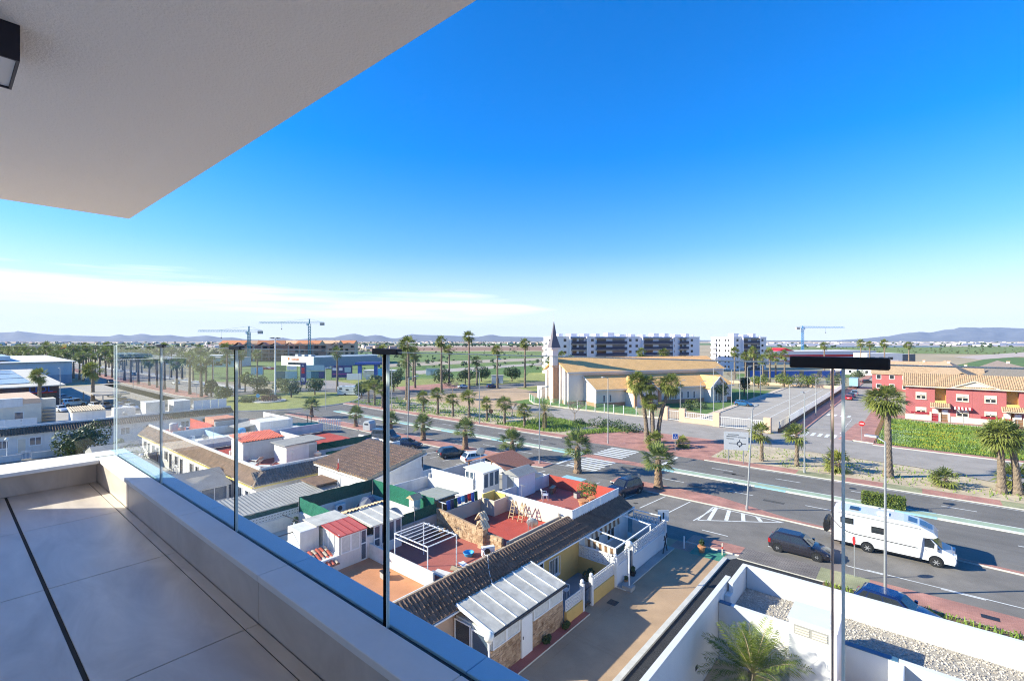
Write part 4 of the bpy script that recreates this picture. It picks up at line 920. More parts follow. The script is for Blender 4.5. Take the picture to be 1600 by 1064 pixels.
# garden shelter with turquoise nets at the north end, and the gardens in front
h=thing('garden_shelter','dark pitched shelter hung with turquoise shade nets behind the middle block','shelter',(0,0,0))
mb=MB(); mb.extr([(-89.5,38.2,2.9),(-86.5,38.0,2.9),(-86.0,40.0,3.6),(-88.8,40.2,3.6)],(0,0,.06)); mb.extr([(-88.8,40.21,3.6),(-86.0,40.01,3.6),(-82.4,43.2,2.9),(-85.2,43.8,2.9)],(0,0,.06)); mb.obj('roof', mat('charcoal_roof_felt',(.06,.065,.07),.85,.2,2), h)
net(h,[(-87.2,33.5),(-83.5,39.0)],1.6,2.5,'net_teal'); net(h,[(-83.2,38.2),(-80.0,42.8)],1.2,2.3,'net_teal'); net(h,[(-90.5,35.5),(-87.5,41.5)],1.5,2.4,'net_teal')
ps=MB()
for p in ((-89.2,38.4),(-86.6,38.2),(-82.8,43.0),(-85.2,43.5)): ps.beam((p[0],p[1],0),(p[0],p[1],3.0),.1)
ps.obj('posts', M['wood'], h)
fn=thing('slat_fence','white slatted fence beside the palm at the parking end','fence',(0,0,0))
for k in range(14): bx('slat', M['metal_white'], fn, -84.3+k*.235,45.0+k*.2,0,-84.12+k*.235,45.05+k*.2,2.1)
mb=MB(); mb.beam((-84.3,45.06,.4),(-81,47.9,.4),.05,.08); mb.beam((-84.3,45.06,1.7),(-81,47.9,1.7),.05,.08); mb.obj('rail', M['metal_white'], fn)
lf=thing('lattice_fence','long white lattice fence in front of the turquoise nets','fence',(0,0,0)); lattice(lf,(-97.5,33.5,.3),(8.5,6.2,0),(1,-1,0),10.5,1.7,cell=.6)
bt=thing('parking_yard_wall','pale wall along the parking side of the low houses','wall',(0,0,0)); bx('wall', M['white'], bt, -82,37.9,0,-47,38.1,1.5); bx('wall', M['white_old'], bt, -35.7,37.6,0,-19,37.8,1.4)

# conservatory porch below the balcony, against the middle block
h=thing('gabled_porch','gabled white sunroom porch projecting from the middle block','porch',(0,0,0))
bx('wall', M['white'], h, -58.5,13.6,0,-52.0,18.7,1.0); mb=MB(); mb.extr([(-58.8,13.3,2.4),(-55.2,13.3,3.5),(-51.7,13.3,2.4)],(0,5.5,0)); mb.obj('roof', M['corr_grey'], h)
for k in range(3): window(h,(-58.3+k*2.1,13.59,1.0),(1,0,0),(0,-1,0),2.0,1.35,glass='glass_blue',sill=False)
for k in range(2): window(h,(-51.99,13.7+k*2.4,1.0),(0,1,0),(1,0,0),2.3,1.35,glass='glass_blue',sill=False)
bx('core', M['curtain'], h, -58.4,13.65,1.0,-52.1,18.6,2.38)

# ---------------------------------------------------------------- row across the lane (left)
HLs=['low white terraced house with blue window surrounds at the left edge','low white terraced house behind the dense round shrub','low white terraced house with small tiled stair hut','low white terraced house with white box on the roof','low white terraced house with dark wide roof near the roundabout']
yr=[-6,4.5,11.5,18.5,27,36.5]
LR=[]
for i in range(5):
    h=thing('terraced_house', HLs[i], 'house', (0,0,0), 0, 'terraced houses across the estate lane'); LR.append(h); y0,y1=yr[i]+.004,yr[i+1]-.004
    bx('wall', M['white'], h, -110,y0,0,-100.2,y1,3.0); bx('terrace_floor', M['pale_floor'], h, -109.8,y0,3.005,-101.5,y1,3.1)
    mb=MB(); mb.add([(-99.7,y0,2.8),(-99.7,y1,2.8),(-101.2,y1,3.6),(-101.2,y0,3.6),(-100.2,y0,2.75),(-100.2,y1,2.75)],[(0,1,2,3),(4,5,1,0)]); mb.obj('roof', M['white'], h)
    tiles(h,'tile_brown',(-99.65,y0,2.82),(-99.65,y1,2.82),(-1.55,0,.8),pitch=.3); bx('parapet', M['white'], h, -101.5,y0,3.1,-101.3,y1,3.95)
    bx('yard_wall', M['white'], h, -94.6,y0+.05,0,-94.45,(y0+y1)/2-.5,.9); bx('yard_wall', M['white'], h, -94.6,(y0+y1)/2+.5,0,-94.45,y1-.05,.9)
    for q in range(2):
        yy=y0+.9+q*3.4; w1=window(h,(-100.19,yy,1.0),(0,1,0),(1,0,0),1.3,1.2,glass='glass_blue'); bx('surround', M['glass_blue'] if i==0 else M['white'], w1, -100.198,yy-.2,.8,-100.18,yy+1.5,2.4)
    window(h,(-100.19,(y0+y1)/2-.45,.05),(0,1,0),(1,0,0),.95,2.15,glass='cream',bars=0,sill=False,name='door')
    gt=MB()
    for k in range(8): gt.beam((-94.52,(y0+y1)/2-.45+k*.13,.1),(-94.52,(y0+y1)/2-.45+k*.13,1.3),.03)
    gt.beam((-94.52,(y0+y1)/2-.45,1.2),(-94.52,(y0+y1)/2+.46,1.2),.05); gt.obj('gate', M['metal_white'], h)
h=LR[1]; panel_fence(h,(-101.4,4.6),(-101.4,9.8),4.0,4.9,wp=1.7)
h=LR[2]; bx('stair_head', M['white'], h, -108.6,14.2,3.1,-105.0,19.0-.6,4.85); mb=MB(); mb.extr([(-109,14.0,5.3),(-104.7,14.0,4.9),(-104.7,18.4,4.9),(-109,18.4,5.3)],(0,0,-.08)); mb.obj('stair_roof', M['cream'], h); tiles(h,'tile_cream',(-104.65,14.0,4.92),(-104.65,18.4,4.92),(-4.3,0,.4),pitch=.3)
h=LR[3]; bx('stair_head', M['white'], h, -107,23.6,3.1,-103.5,26.4,5.6); bx('stair_head', M['white'], h, -109.5,20,3.1,-107.5,23,4.6)
h=LR[4]; bx('stair_head', M['white'], h, -106.5,27.6,3.1,-102.9,30.2,5.5); panel_fence(h,(-102.6,30.6),(-102.6,36.2),3.2,5.3,wp=1.4)
h=thing('beige_house','two-storey plain beige house with one dark window at the left edge','house',(0,0,0))
bx('wall', M['cream'], h, -126,-8,0,-111,11.2,6.2); bx('parapet', M['peach'], h, -126,-8,6.2,-111.1,11.1,7.0); bx('terrace_wall', M['white'], h, -112,3,5.8,-110.9,9,7.2)
window(h,(-110.99,8.0,3.3),(0,1,0),(1,0,0),1.1,1.7,glass='glass_blue',bars=0)
mb=MB()
for k in range(10): mb.box(-113-.0,11.5+.0,.55*k,-112.0,13.0,.55*k+.1)
mb.obj('stairs', M['grey_conc'], h); bx('stair_wall', M['cream'], h, -116,11.3,0,-113.2,13.2,6.6)
gs=thing('garden_hut','grey translucent gable hut in the garden by the round shrub','hut',(0,0,0)); mb=MB(); mb.extr([(-84,12.6,1.9),(-81,12.6,2.9),(-78,12.6,1.9),(-78,12.6,0),(-84,12.6,0)],(0,5,0)); mb.obj('shell', M['corr_grey'], gs)

# ---------------------------------------------------------------- podium building with gravel roof
h=thing('podium_building','clean white walled podium with gravel roofs beside the alley','building',(0,0,0))
w=M['white_clean']
M['coping_grey']=mat('light_coping',(.66,.66,.65),.8,.05)
M['coping_blue']=mat('blue_coping',(.06,.15,.24),.6,.05)
bx('outer_wall', w, h, -8.12,8,0,-7.88,28.1,3.5); bx('outer_wall', w, h, -7.88,26.95,0,-7.55,28.1,3.0); bx('outer_wall', w, h, -7.78,27.4,0,-7.56,30.22,3.5)
bx('outer_wall', w, h, -7.55,30.0,0,26,30.22,3.5); bx('roof_slab', w, h, -7.55,26.3,2.0,26,29.99,2.28)
bx('inner_wall', w, h, -7.87,25.98,0,-4.42,26.22,3.0); bx('inner_wall', w, h, -2.58,25.98,0,26,26.22,3.0); bx('coping', M['coping_blue'], h, -2.56,25.94,3.002,-.62,26.26,3.04); bx('coping', M['coping_blue'], h, -7.86,25.94,3.002,-7.3,26.26,3.04)
bx('coping', M['coping_grey'], h, -7.28,25.95,3.002,-4.43,26.25,3.03); bx('coping', M['coping_grey'], h, -.6,25.95,3.002,26,26.25,3.03)
bx('coping', M['coping_grey'], h, -8.14,8,3.502,-7.86,28.1,3.53); bx('coping', M['coping_grey'], h, -7.80,29.98,3.502,26,30.24,3.53); bx('coping', M['coping_grey'], h, -7.80,27.38,3.502,-7.54,29.97,3.53)
bx('inner_wall', w, h, -.6,21,0,-.4,25.97,2.98)
bx('inner_wall', mat('lilac_grey_render',(.50,.46,.50),.9,.05), h, -2.55,24.3,0,-.62,24.5,2.2)
ch=bx('chimney', w, h, -4.4,24.42,0,-2.6,26.1,4.15); bx('chimney_cap', M['coping_grey'], ch, -4.44,24.38,4.152,-2.56,26.14,4.22)
for k in range(3):
    for (a,b) in ((-4.15,-3.6),(-3.5,-2.95)): bx('vent_slat', M['cream'], ch, a,24.39,3.62+k*.11,b,24.418,3.68+k*.11)
bx('vent', M['grey_conc'], ch, -4.2,24.412,3.56,-2.9,24.419,3.98)
M['deck_tile']=mat('beige_courtyard_tiles',(.46,.36,.25),.85,.12,1,stain=.2)
for i in range(6):
    for j in range(9): bx('deck_tile', M['deck_tile'], h, -7.86+i*1.2+.006,15.0+j*1.2+.006,.1,-7.86+i*1.2+1.194,15.0+j*1.2+1.194,.2)
bx('vent', M['black'], h, -7.878,22.6,1.2,-7.86,22.85,1.4)
gm=MB(); random.seed(21)
for _ in range(5200):
    x=random.uniform(-7.5,9); y=random.uniform(26.3,29.95)
    r=random.uniform(.03,.07); z=2.28+r*.3
    a=random.uniform(0,6.28); vs=[(x+r*random.uniform(.7,1.2)*math.cos(a+b),y+r*random.uniform(.7,1.2)*math.sin(a+b),z+random.uniform(-.3,.3)*r) for b in (0,1.57,3.14,4.71)]
    gm.add(vs+[(x,y,z+r*.8)],[(0,1,4),(1,2,4),(2,3,4),(3,0,4)])
gmat=leaf_mat('roof_gravel',(.26,.22,.18),(.66,.60,.52),0.0,.9,3); gm.obj('roof_gravel', gmat, h, kind='stuff')
bx('gravel_bed', mat('gravel_bed',(.36,.32,.27),.97,.5,14,bump=.8,bscale=30), h, -7.54,26.24,2.282,26,29.98,2.29)
# ================================================================ church
def gable_roof(parent, mt, x0,x1,y0,y1,ze,zr, axis='y', over=.4, th=.18, name='roof', trim=None):
    """gable roof slabs; ridge along axis"""
    mb=MB()
    if axis=='y':
        xm=(x0+x1)/2; sl=(zr-ze)/((x1-x0)/2); dz=sl*over
        for s in (-1,1):
            xe=x0-over if s<0 else x1+over
            mb.extr([(xe,y0-over,ze-dz),(xm,y0-over,zr),(xm,y1+over,zr),(xe,y1+over,ze-dz)],(0,0,th))
    else:
        ym=(y0+y1)/2; sl=(zr-ze)/((y1-y0)/2); dz=sl*over
        for s in (-1,1):
            ye=y0-over if s<0 else y1+over
            mb.extr([(x0-over,ye,ze-dz),(x0-over,ym,zr),(x1+over,ym,zr),(x1+over,ye,ze-dz)],(0,0,th))
    return mb.obj(name, M[mt] if isinstance(mt,str) else mt, parent)
def gable_wall(mb, x0,x1,y,ze,zr,th=.3): mb.extr([(x0,y,0),(x1,y,0),(x1,y,ze),((x0+x1)/2,y,zr),(x0,y,ze)],(0,th,0))
CH=thing('church','pale church with slim dark spire and wide orange tiled roofs','church',(-74.5,107.5,0),R(-30))
cw=mat('church_white_render',(.74,.655,.60),.9,.05,.5,bump=.1,stain=.08); cb=mat('church_clay_plinth',(.42,.24,.15),.9,.15,2)
mb=MB(); mb.extr([(-7,0,0),(7,0,0),(7,0,8.3),(0,0,11.5),(-7,0,8.3)],(0,50,0)); mb.obj('nave_wall', cw, CH)
mb=MB(); mb.box(-7.02,-.03,0,7.02,-.005,.9); mb.box(7.005,0,0,7.03,50,.9); mb.obj('plinth', cb, CH)
for x in (-6.2,-3.4,2.6,5.4):
    bx('pilaster', cw, CH, x,-.55,0,x+.8,-.031,8.0+ (3.2-abs(x)*.45)); 
for x in (-4.9,4.0): 
    p=bx('window', M['glass_blue'], CH, x,-.03,1.0,x+.55,-.005,6.2); bx('frame', M['white_clean'], p, x-.12,-.028,.9,x-.003,-.004,6.3)
gable_roof(CH,'church_roof',-7,7,0,50,8.45,11.6,over=.55,th=.22)
mb=MB(); mb.beam((7.6,-.6,8.25),(7.6,50.6,8.25),.12,.28); mb.obj('eaves_board', M['white_clean'], CH)
# wing along the right side
WX,WY0,WY1=13.2,4.5,47.0
mb=MB(); mb.extr([(7.0,WY0,0),(WX,WY0,0),(WX,WY0,4.3),(7.0,WY0,7.2)],(0,WY1-WY0,0)); mb.obj('wing_wall', cw, CH)
mb=MB(); mb.box(WX+.005,WY0,0,WX+.03,WY1,1.0); mb.box(7.03,WY0-.03,0,WX,WY0-.005,1.0); mb.obj('plinth', cb, CH)
mb=MB(); mb.extr([(6.95,WY0-.4,7.3),(WX+.6,WY0-.4,4.15),(WX+.6,WY1+.5,4.15),(6.95,WY1+.5,7.3)],(0,0,.24)); mb.obj('wing_roof', M['church_roof'], CH)
mb=MB(); mb.beam((WX+.66,WY0-.4,4.2),(WX+.66,WY1+.5,4.2),.10,.26); mb.beam((7.0,WY0-.46,7.4),(WX+.6,WY0-.46,4.28),.10,.3); mb.obj('eaves_board', M['white_clean'], CH)
for (yc,w,xo,zr) in ((16.5,3.6,17.0,6.9),(40.5,2.8,15.6,6.7)):
    mb=MB(); mb.extr([(xo,yc-w,0),(xo,yc+w,0),(xo,yc+w,3.9),(xo,yc,zr-.15),(xo,yc-w,3.9)],(-(xo-12.0),0,0)); mb.obj('gable_wall', cw, CH)
    mb=MB()
    for s in (-1,1): mb.extr([(xo+.5,yc+s*(w+.4),3.6),(xo+.5,yc,zr),(8.6,yc,zr),(10.6,yc+s*(w+.4),3.6)],(0,0,.2))
    mb.obj('gable_roof', M['church_roof'], CH); mb=MB()
    for s in (-1,1): mb.beam((xo+.56,yc+s*(w+.4),3.72),(xo+.56,yc,zr+.14),.1,.3)
    mb.obj('barge_board', M['white_clean'], CH)
    for k in (-1,0,1): window(CH,(xo,yc-.35+k*.95,.3),(0,1,0),(1,0,0),.75,3.6-abs(k)*.5,glass='glass_blue',bars=0,hbar=True,sill=False)
for k in range(2): bx('column', cb, CH, 17.2,12.6+k*7.2,0,17.8,13.2+k*7.2,3.7)
for y in (6.4,8.2,22.0,24.5,28,30,32,34,45): window(CH,(WX+.005,y,1.1),(0,1,0),(1,0,0),.7,1.9,glass='glass_blue',bars=0,sill=False,t=.1)
bx('wall_sign', M['plate'], CH, 9.2,WY0-.06,1.8,10.6,WY0-.032,2.6)
# tower and spire
TX=1.2
bx('tower', cw, CH, TX-.95,-2.2,0,TX+.95,-.56,14.2); bx('tower_pier', cb, CH, TX+.952,-2.1,0,TX+1.2,-.7,9.4)
bx('tower_band', mat('tower_peach',(.58,.38,.26),.9,.05), CH, TX-1.05,-2.3,9.5,TX+1.05,-.55,9.9); bx('tower_cornice', cw, CH, TX-1.3,-2.7,14.2,TX+1.3,-.05,14.6)
mb=MB(); s=1.35; cy_=-1.38
mb.add([(TX+a,cy_+b,z) for a,b,z in ((-s,-s,14.6),(s,-s,14.6),(s,s,14.6),(-s,s,14.6),(-.65,-.65,17.2),(.65,-.65,17.2),(.65,.65,17.2),(-.65,.65,17.2),(0,0,21.8))],[(0,1,5,4),(1,2,6,5),(2,3,7,6),(3,0,4,7),(4,5,8),(5,6,8),(6,7,8),(7,4,8)]); sp2=mb.obj('spire', mat('slate_spire',(.13,.125,.14),.6,.12,1), CH)
MB().cyl((TX,cy_,21.6),(TX,cy_,24.2),.05,.02,n=6).obj('mast', M['metal_grey'], sp2)
for x in (-3.4,-1.6): bx('annex', cw, CH, -10,2+x,0,-7.01,40+x,3.5) if x<-3 else None

# ================================================================ white apartment blocks
def apart(label, loc, L, D, floors, bays, wins, endw, rz=60):
    b=thing('apartment_block', label, 'apartments', (loc[0],loc[1],0), R(rz), 'white apartment blocks behind the church')
    H_=floors*3.0; aw=mat('apartment_white',(.74,.73,.74),.9,.04,.4) if 'apw' not in M else M['apw']; M['apw']=aw
    bx('wall', aw, b, 0,.02,0,L,D,H_)
    nav=M.setdefault('navy', mat('navy_balcony_panel',(.030,.038,.075),.6,.1,1))
    rec=M.setdefault('recess', mat('shaded_recess_wall',(.45,.45,.47),.9,.06))
    for f in range(floors):
        z=f*3.0
        for (u0,u1) in bays:
            a=u0*L; c=u1*L
            p=bx('balcony', nav, b, a,-1.2,z+.0,c,-1.08,z+1.15); bx('slab', aw, p, a,-1.1,z-.16,c,.02,z-.004); bx('canopy', nav, p, a,-1.2,z+2.55,c,.01,z+2.78)
            bx('door', M['glass_dark'], p, a+.8,-.01,z+.1,a+.8+(c-a)*.3,.012,z+2.3); bx('door', M['glass_blue'], p, c-(c-a)*.45,-.01,z+.1,c-.8,.012,z+2.3)
        for u in wins:
            w1=bx('window', M['glass_dark'], b, u*L-.75,-.0,z+1.0,u*L+.75,.016,z+2.3); bx('sill', aw, w1, u*L-.85,-.05,z+.9,u*L+.85,.016,z+.99)
        for v in endw:
            bx('window', M['glass_dark'], b, -.016,v*D-.6,z+1.0,0-.001,v*D+.6,z+2.3)
        bx('side_balcony', aw, b, -1.2,D*.72,z-.1,-.01,D*.95,z+1.0)
    for (u0,u1) in bays[::2]:
        for s in (u0-.012,u1+.004): bx('fin', aw, b, s*L,-1.25,0,s*L+.5,.0,H_+.4)
    par=bx('parapet', aw, b, -.1,-.1,H_,L+.1,.2,H_+.5); bx('parapet', aw, b, -.1,.2,H_,.15,D,H_+.5)
    random.seed(int(L)); 
    for k in range(int(L/7)):
        x=3+k*7; bx('roof_room', aw, b, x,3,H_,x+random.uniform(2,4.5),7,H_+random.uniform(1.6,2.6))
        bx('chimney', aw, b, x+4,2,H_,x+4.6,2.6,H_+random.uniform(1.2,2.0))
    return b
apart('long six-storey white apartment block with navy balcony bands behind the church', (-135,193.7), 87, 14, 6, [(.097,.188),(.255,.46),(.579,.783),(.838,.907)], [.06,.235,.49,.535,.80,.94], (.3,.5))

def polar0(px,d): X=d*(px-800)/755; return (X*_c-d*_s, X*_s+d*_c)
apart('shorter white apartment block with lit end wall right of the long one', polar0(1146,268), 24, 17, 6, [(.25,.75)], [.12,.88], (.2,.35,.6,.75))

# ================================================================ raspberry townhouses
def onyx(px, y): xr=(px-800)/755; d=y/(_c+xr*_s); return d*(-_s+xr*_c)
TH=[]
for i in range(4):
    x0=-1.95+10.5*i; x1=x0+10.5-.004
    lab=['raspberry red townhouse at the left end of its row, facing the meadow','raspberry red townhouse behind the right-hand tall palms','raspberry red townhouse third in the meadow row','raspberry red townhouse fourth in the meadow row'][i]
    t=thing('townhouse', lab, 'house', (0,0,0), 0, 'raspberry townhouses facing the meadow'); TH.append(t); y=134.0
    mb=MB(); ra,rb=x0+4.75,x0+6.5
    bx('wall', M['redwall'], t, x0,y,0,ra,y+9.5,6.9); bx('wall', M['redwall'], t, rb,y,0,x1,y+9.5,6.9); bx('loggia_wall', M['yellow'], t, ra,y+1.6,0,rb,y+9.5,6.9); bx('loggia_wall', M['yellow'], t, ra,y+.02,3.1,rb,y+1.6,4.0)
    # tiled roofs
    tiles(t,'tile_th',(x0-(.5 if i==0 else 0),y-.55,6.95),(x1,y-.55,6.95),(0,5.3,2.3),pitch=.33,row=.5,lift=.06,seg=3)
    mb=MB(); mb.extr([(x0-(.5 if i==0 else 0),y-.55,6.92),(x1,y-.55,6.92),(x1,y+4.75,9.2),(x0,y+4.75,9.2)],(0,0,-.15)); mb.extr([(x0,y+10,6.92),(x1,y+10,6.92),(x1,y+4.75,9.2),(x0,y+4.75,9.2)],(0,0,-.15)); mb.obj('roof_deck', M['tile_pale'], t)
    if i==0: mb=MB(); mb.extr([(x0-.02,y,6.9),(x0-.02,y+9.5,6.9),(x0-.02,y+4.75,9.0)],(.3,0,0)); mb.obj('gable', M['redwall'], t)
    if i%2==0:
        mb=MB(); mb.extr([(x0+7.4,y-.35,6.8),(x0+14.2,y-.35,6.8),(x0+10.8,y-.35,8.2)],(0,3,0)); mb.obj('pediment', M['cream'], t)
        mb=MB(); mb.beam((x0+7.2,y-.45,6.85),(x0+10.8,y-.45,8.33),.35,.16); mb.beam((x0+14.4,y-.45,6.85),(x0+10.8,y-.45,8.33),.35,.16); mb.obj('pediment_trim', M['cream'], t)
    mb=MB(); mb.beam((x0,y-.5,6.78),(x1,y-.5,6.78),.2,.18); mb.obj('eaves', M['cream'], t)
    for (a,b,sh) in ((x0+1.65,x0+3.4,0),(x0+8.0,x0+9.9,1)):
        for z in (.95,4.1):
            w1=window(t,(a,y-.003,z),(1,0,0),(0,-1,0),b-a,1.5,frame='cream',glass='glass_dark',bars=1,hbar=True,t=.16,sill=True)
            bx('shutter', M['pvc'], w1, a+.15,y-.03,z+1.0,b-.15,y-.016,z+1.36)
    for k,(a,b) in enumerate(((x0+4.3,x0+5.3),(x0+5.8,x0+6.8))):
        window(t,(a,y-.08 if k<1 else y-.08,.05),(1,0,0),(0,-1,0),b-a,2.25,frame='cream',glass='pvc',bars=0,sill=False,name='door',t=.1)
    pr=MB(); pr.extr([(x0+4.0,y-1.4,2.75),(x0+7.1,y-1.4,2.75),(x0+7.1,y,3.5),(x0+4.0,y,3.5)],(0,0,-.12)); pr.obj('porch_roof', M['cream'], t); tiles(t,'tile_th',(x0+4.0,y-1.45,2.78),(x0+7.1,y-1.45,2.78),(0,1.4,.75),pitch=.3,row=.5)
    # garden wall
    bx('garden_wall', M['cream'], t, x0,y-3.1,0,x0+4.0,y-2.9,1.2); bx('garden_wall', M['cream'], t, x0+6.9,y-3.1,0,x1,y-2.9,1.2); bx('garden_screen', M['darkred'], t, x0+.9,y-3.05,1.2,x0+3.9,y-2.98,1.75)
    for x in (x0+4.0,x0+5.4,x0+6.8): bx('gate_pier', M['cream'], t, x-.15,y-3.2,0,x+.15,y-2.85,1.9)
    bx('gate', M['darkred'], t, x0+4.2,y-3.05,.1,x0+5.2,y-2.99,1.6); bx('gate', M['wood'], t, x0+5.6,y-3.05,.1,x0+6.6,y-2.99,1.6)
    if i==0:
        aw=MB()
        for k in range(10): aw.quad((x0+7.7+k*.27,y-.02,2.95),(x0+7.97+k*.27,y-.02,2.95),(x0+7.97+k*.27,y-1.0,2.5),(x0+7.7+k*.27,y-1.0,2.5),k%2)
        aw.obj('awning', [M['pvc'],M['darkred']], t)

# ================================================================ other houses to the right
def villa(label, loc, rz, w, d, h, zr, wall='cream', roof='tile_th', group='tile-roofed houses in the background on the right', storeys=2, axis='x', solar=False):
    v=thing('tile_roofed_house', label, 'house', (loc[0],loc[1],0), R(rz), group)
    mb=MB()
    if axis=='x': mb.extr([(-w/2,-d/2,0),(-w/2,d/2,0),(-w/2,d/2,h),(-w/2,0,zr-.1),(-w/2,-d/2,h)],(w,0,0))
    else: mb.extr([(-w/2,-d/2,0),(w/2,-d/2,0),(w/2,-d/2,h),(0,-d/2,zr-.1),(-w/2,-d/2,h)],(0,d,0))
    mb.obj('wall', M[wall], v); gable_roof(v, roof, -w/2,w/2,-d/2,d/2,h,zr,axis=axis,over=.35)
    for f in range(storeys):
        n=max(2,int(w/3.2))
        for k in range(n):
            x=-w/2+(k+.5)*w/n; p=bx('window', M['glass_dark'], v, x-.55,-d/2-.03,1+3*f,x+.55,-d/2-.003,2.2+3*f); bx('frame', M['pvc'], p, x-.68,-d/2-.02,.86+3*f,x+.68,-d/2-.002,2.34+3*f)
        for k in range(max(1,int(d/5))):
            y=-d/2+(k+.5)*d/max(1,int(d/5)); bx('window', M['glass_dark'], v, -w/2-.02,y-.5,1+3*f,-w/2-.003,y+.5,2.2+3*f)
    c=bx('chimney', M['cream'], v, w*.2,-.3,zr-1.2,w*.2+.7,.4,zr+.7); bx('chimney_cap', M['tile_pale'], c, w*.2-.1,-.4,zr+.702,w*.2+.8,.5,zr+.82)
    if solar:
        sl=(zr-h)/(d/2); mb=MB()
        for k in range(5): mb.extr([(-w*.35+k*1.25,-d*.40,h+sl*d*.10+.34),(-w*.35+k*1.25+1.1,-d*.40,h+sl*d*.10+.34),(-w*.35+k*1.25+1.1,-d*.2,h+sl*d*.30+.34),(-w*.35+k*1.25,-d*.2,h+sl*d*.30+.34)],(0,0,.05))
        mb.obj('solar_panel', M['glass_blue'], v)
    return v
villa('beige house row with long pale tiled roof directly behind the raspberry townhouses',(8,198),90,88,12,5.8,8.9,axis='x')
villa('dark-tiled long house row right of the pale one behind the townhouses',(22.5,204),90,92,13,5.8,9.0,roof='tile_grey')
villa('cream house row with solar panels at the right edge behind the townhouses',(46,212),90,80,15,6.0,9.4,solar=True)
villa('cream tile-roofed house at the far right behind the solar roof',(66,240),90,80,15,6.0,9.4,solar=True)
villa('tan-roofed house farther back between the long house rows',(34.8,235),90,40,9,5.6,9.6)
villa('red walled house with tan roof at the end of the side street',(-3,205),0,17,11,5.6,8.0,wall='redwall')
villa('red walled house with orange shop sign beside the end of the street',(9,218),0,14,11,5.6,7.8,wall='redwall')
villa('white house with dark roof panels behind the red street-end houses',(-20,290),0,26,14,6.5,7.2,wall='white',roof='corr_grey')
villa('pale yellow house half hidden by the right side palm tops',(-2,250),0,18,12,5.6,8.0)
# red and white shop shed
s=thing('shop_shed','long white shop shed with red stripes behind the palms','shop',(0,0,0)); A=polar0(1190,330); 
s.location=(A[0],A[1],0); s.rotation_euler=(0,0,R(52))
bx('wall', M['white_clean'], s, 0,0,0,95,30,8.6); bx('stripe', M['sign_red'], s, -.03,-.04,5.0,95,-.01,6.6); bx('stripe', M['sign_red'], s, -.03,-.04,1.2,30,-.01,2.4)
mb=MB(); mb.extr([(12,2,8.6),(30,2,8.6),(21,2,11.2)],(0,12,0)); mb.obj('roof_gable', M['sign_red'], s); bx('roof_rim', M['white_clean'], s, -.2,-.3,8.6,95.2,30.2,9.1)
for k in range(9): bx('window', M['glass_dark'], s, 34+k*6.4,-.03,.6,38.5+k*6.4,-.005,3.4)
s=thing('blue_fence_hoarding','blue hoarding around the plot in front of the white apartment block','hoarding',(0,0,0)); A=polar0(1165,215); s.location=(A[0],A[1],0); s.rotation_euler=(0,0,R(40))
for k in range(22): bx('panel', M['sign_blue'] if k%4 else M['glass_blue'], s, k*2.0,0,0,k*2.0+1.97,.08,3.0)
wb=thing('white_bungalow','low white flat-roofed building past the end of the side street','building',(0,0,0)); A=polar0(1375,300); wb.location=(A[0],A[1],0); wb.rotation_euler=(0,0,R(40))
bx('wall', M['white_clean'], wb, -8,0,0,14,12,8.5); bx('wall', M['glass_blue'], wb, 14.01,0,0,22,12,8.0)
for k in range(3): bx('window', M['glass_dark'], wb, -6+k*5.5,-.03,4.5,-3+k*5.5,-.005,6.2)

# ================================================================ construction site of brick blocks and cranes
bk=brick_mat('raw_red_brick',(.36,.15,.10),(.44,.20,.13),(.30,.24,.20),1.2,.5,plane='xz',msize=.06); bconc=mat('raw_concrete',(.58,.46,.38),.95,.1,.3)
def brick_block(label, loc, rz, w, d, floors, tone):
    b=thing('unfinished_block', label, 'building', (loc[0],loc[1],0), R(rz), 'unfinished brick apartment blocks')
    bx('core', tone, b, 0,.3,0,w,d,floors*3.1)
    for f in range(floors+1): bx('floor_slab', bconc, b, -.3,-.6,f*3.1-.25,w+.3,d+.2,f*3.1)
    n=max(3,int(w/4.2))
    for k in range(n+1): bx('pillar', bconc if k%2 else tone, b, k*w/n-.35,-.5,0,k*w/n+.35,.29,floors*3.1-.26)
    for f in range(floors):
        for k in range(n):
            if (k+f)%3!=0: bx('opening', M['black'], b, (k+.22)*w/n,.25,f*3.1+.5,(k+.78)*w/n,.295,f*3.1+2.4)
            else: bx('infill', tone, b, (k+.08)*w/n,-.45,f*3.1+.02,(k+.92)*w/n,-.3,f*3.1+1.2)
    gable_roof(b, mat('red_site_roof',(.50,.22,.15),.9,.15,.3), w*.1,w*.45,0,d,floors*3.1+.1,floors*3.1+2.4,over=.3); gable_roof(b, 'tile_pale', w*.55,w*.92,0,d,floors*3.1+.1,floors*3.1+2.0,over=.3)
    return b
tn=[mat('raw_brick_a',(.58,.28,.20),.95,.15,.4),mat('raw_brick_b',(.46,.24,.17),.95,.15,.4),mat('raw_brick_c',(.70,.50,.38),.95,.12,.4)]
for i,(px0,px1,d,fl,tt) in enumerate(((361,398,375,4,0),(398,442,392,4,1),(442,478,400,4,0),(478,512,415,4,1),(512,556,450,4,2))):
    a=polar0(px0,d); c=polar0(px1-1.5,d+6); w=math.hypot(c[0]-a[0],c[1]-a[1]); rz=math.degrees(math.atan2(c[1]-a[1],c[0]-a[0]))
    brick_block(['unfinished red brick block at the left end of the building site','unfinished dark brick block behind the left tower crane','unfinished brick block with open balconies in the middle of the site','unfinished brown brick block right of the open balconies','nearly finished pale block at the right end of the building site'][i],a,rz,w,14,fl,tn[tt])
random.seed(8)
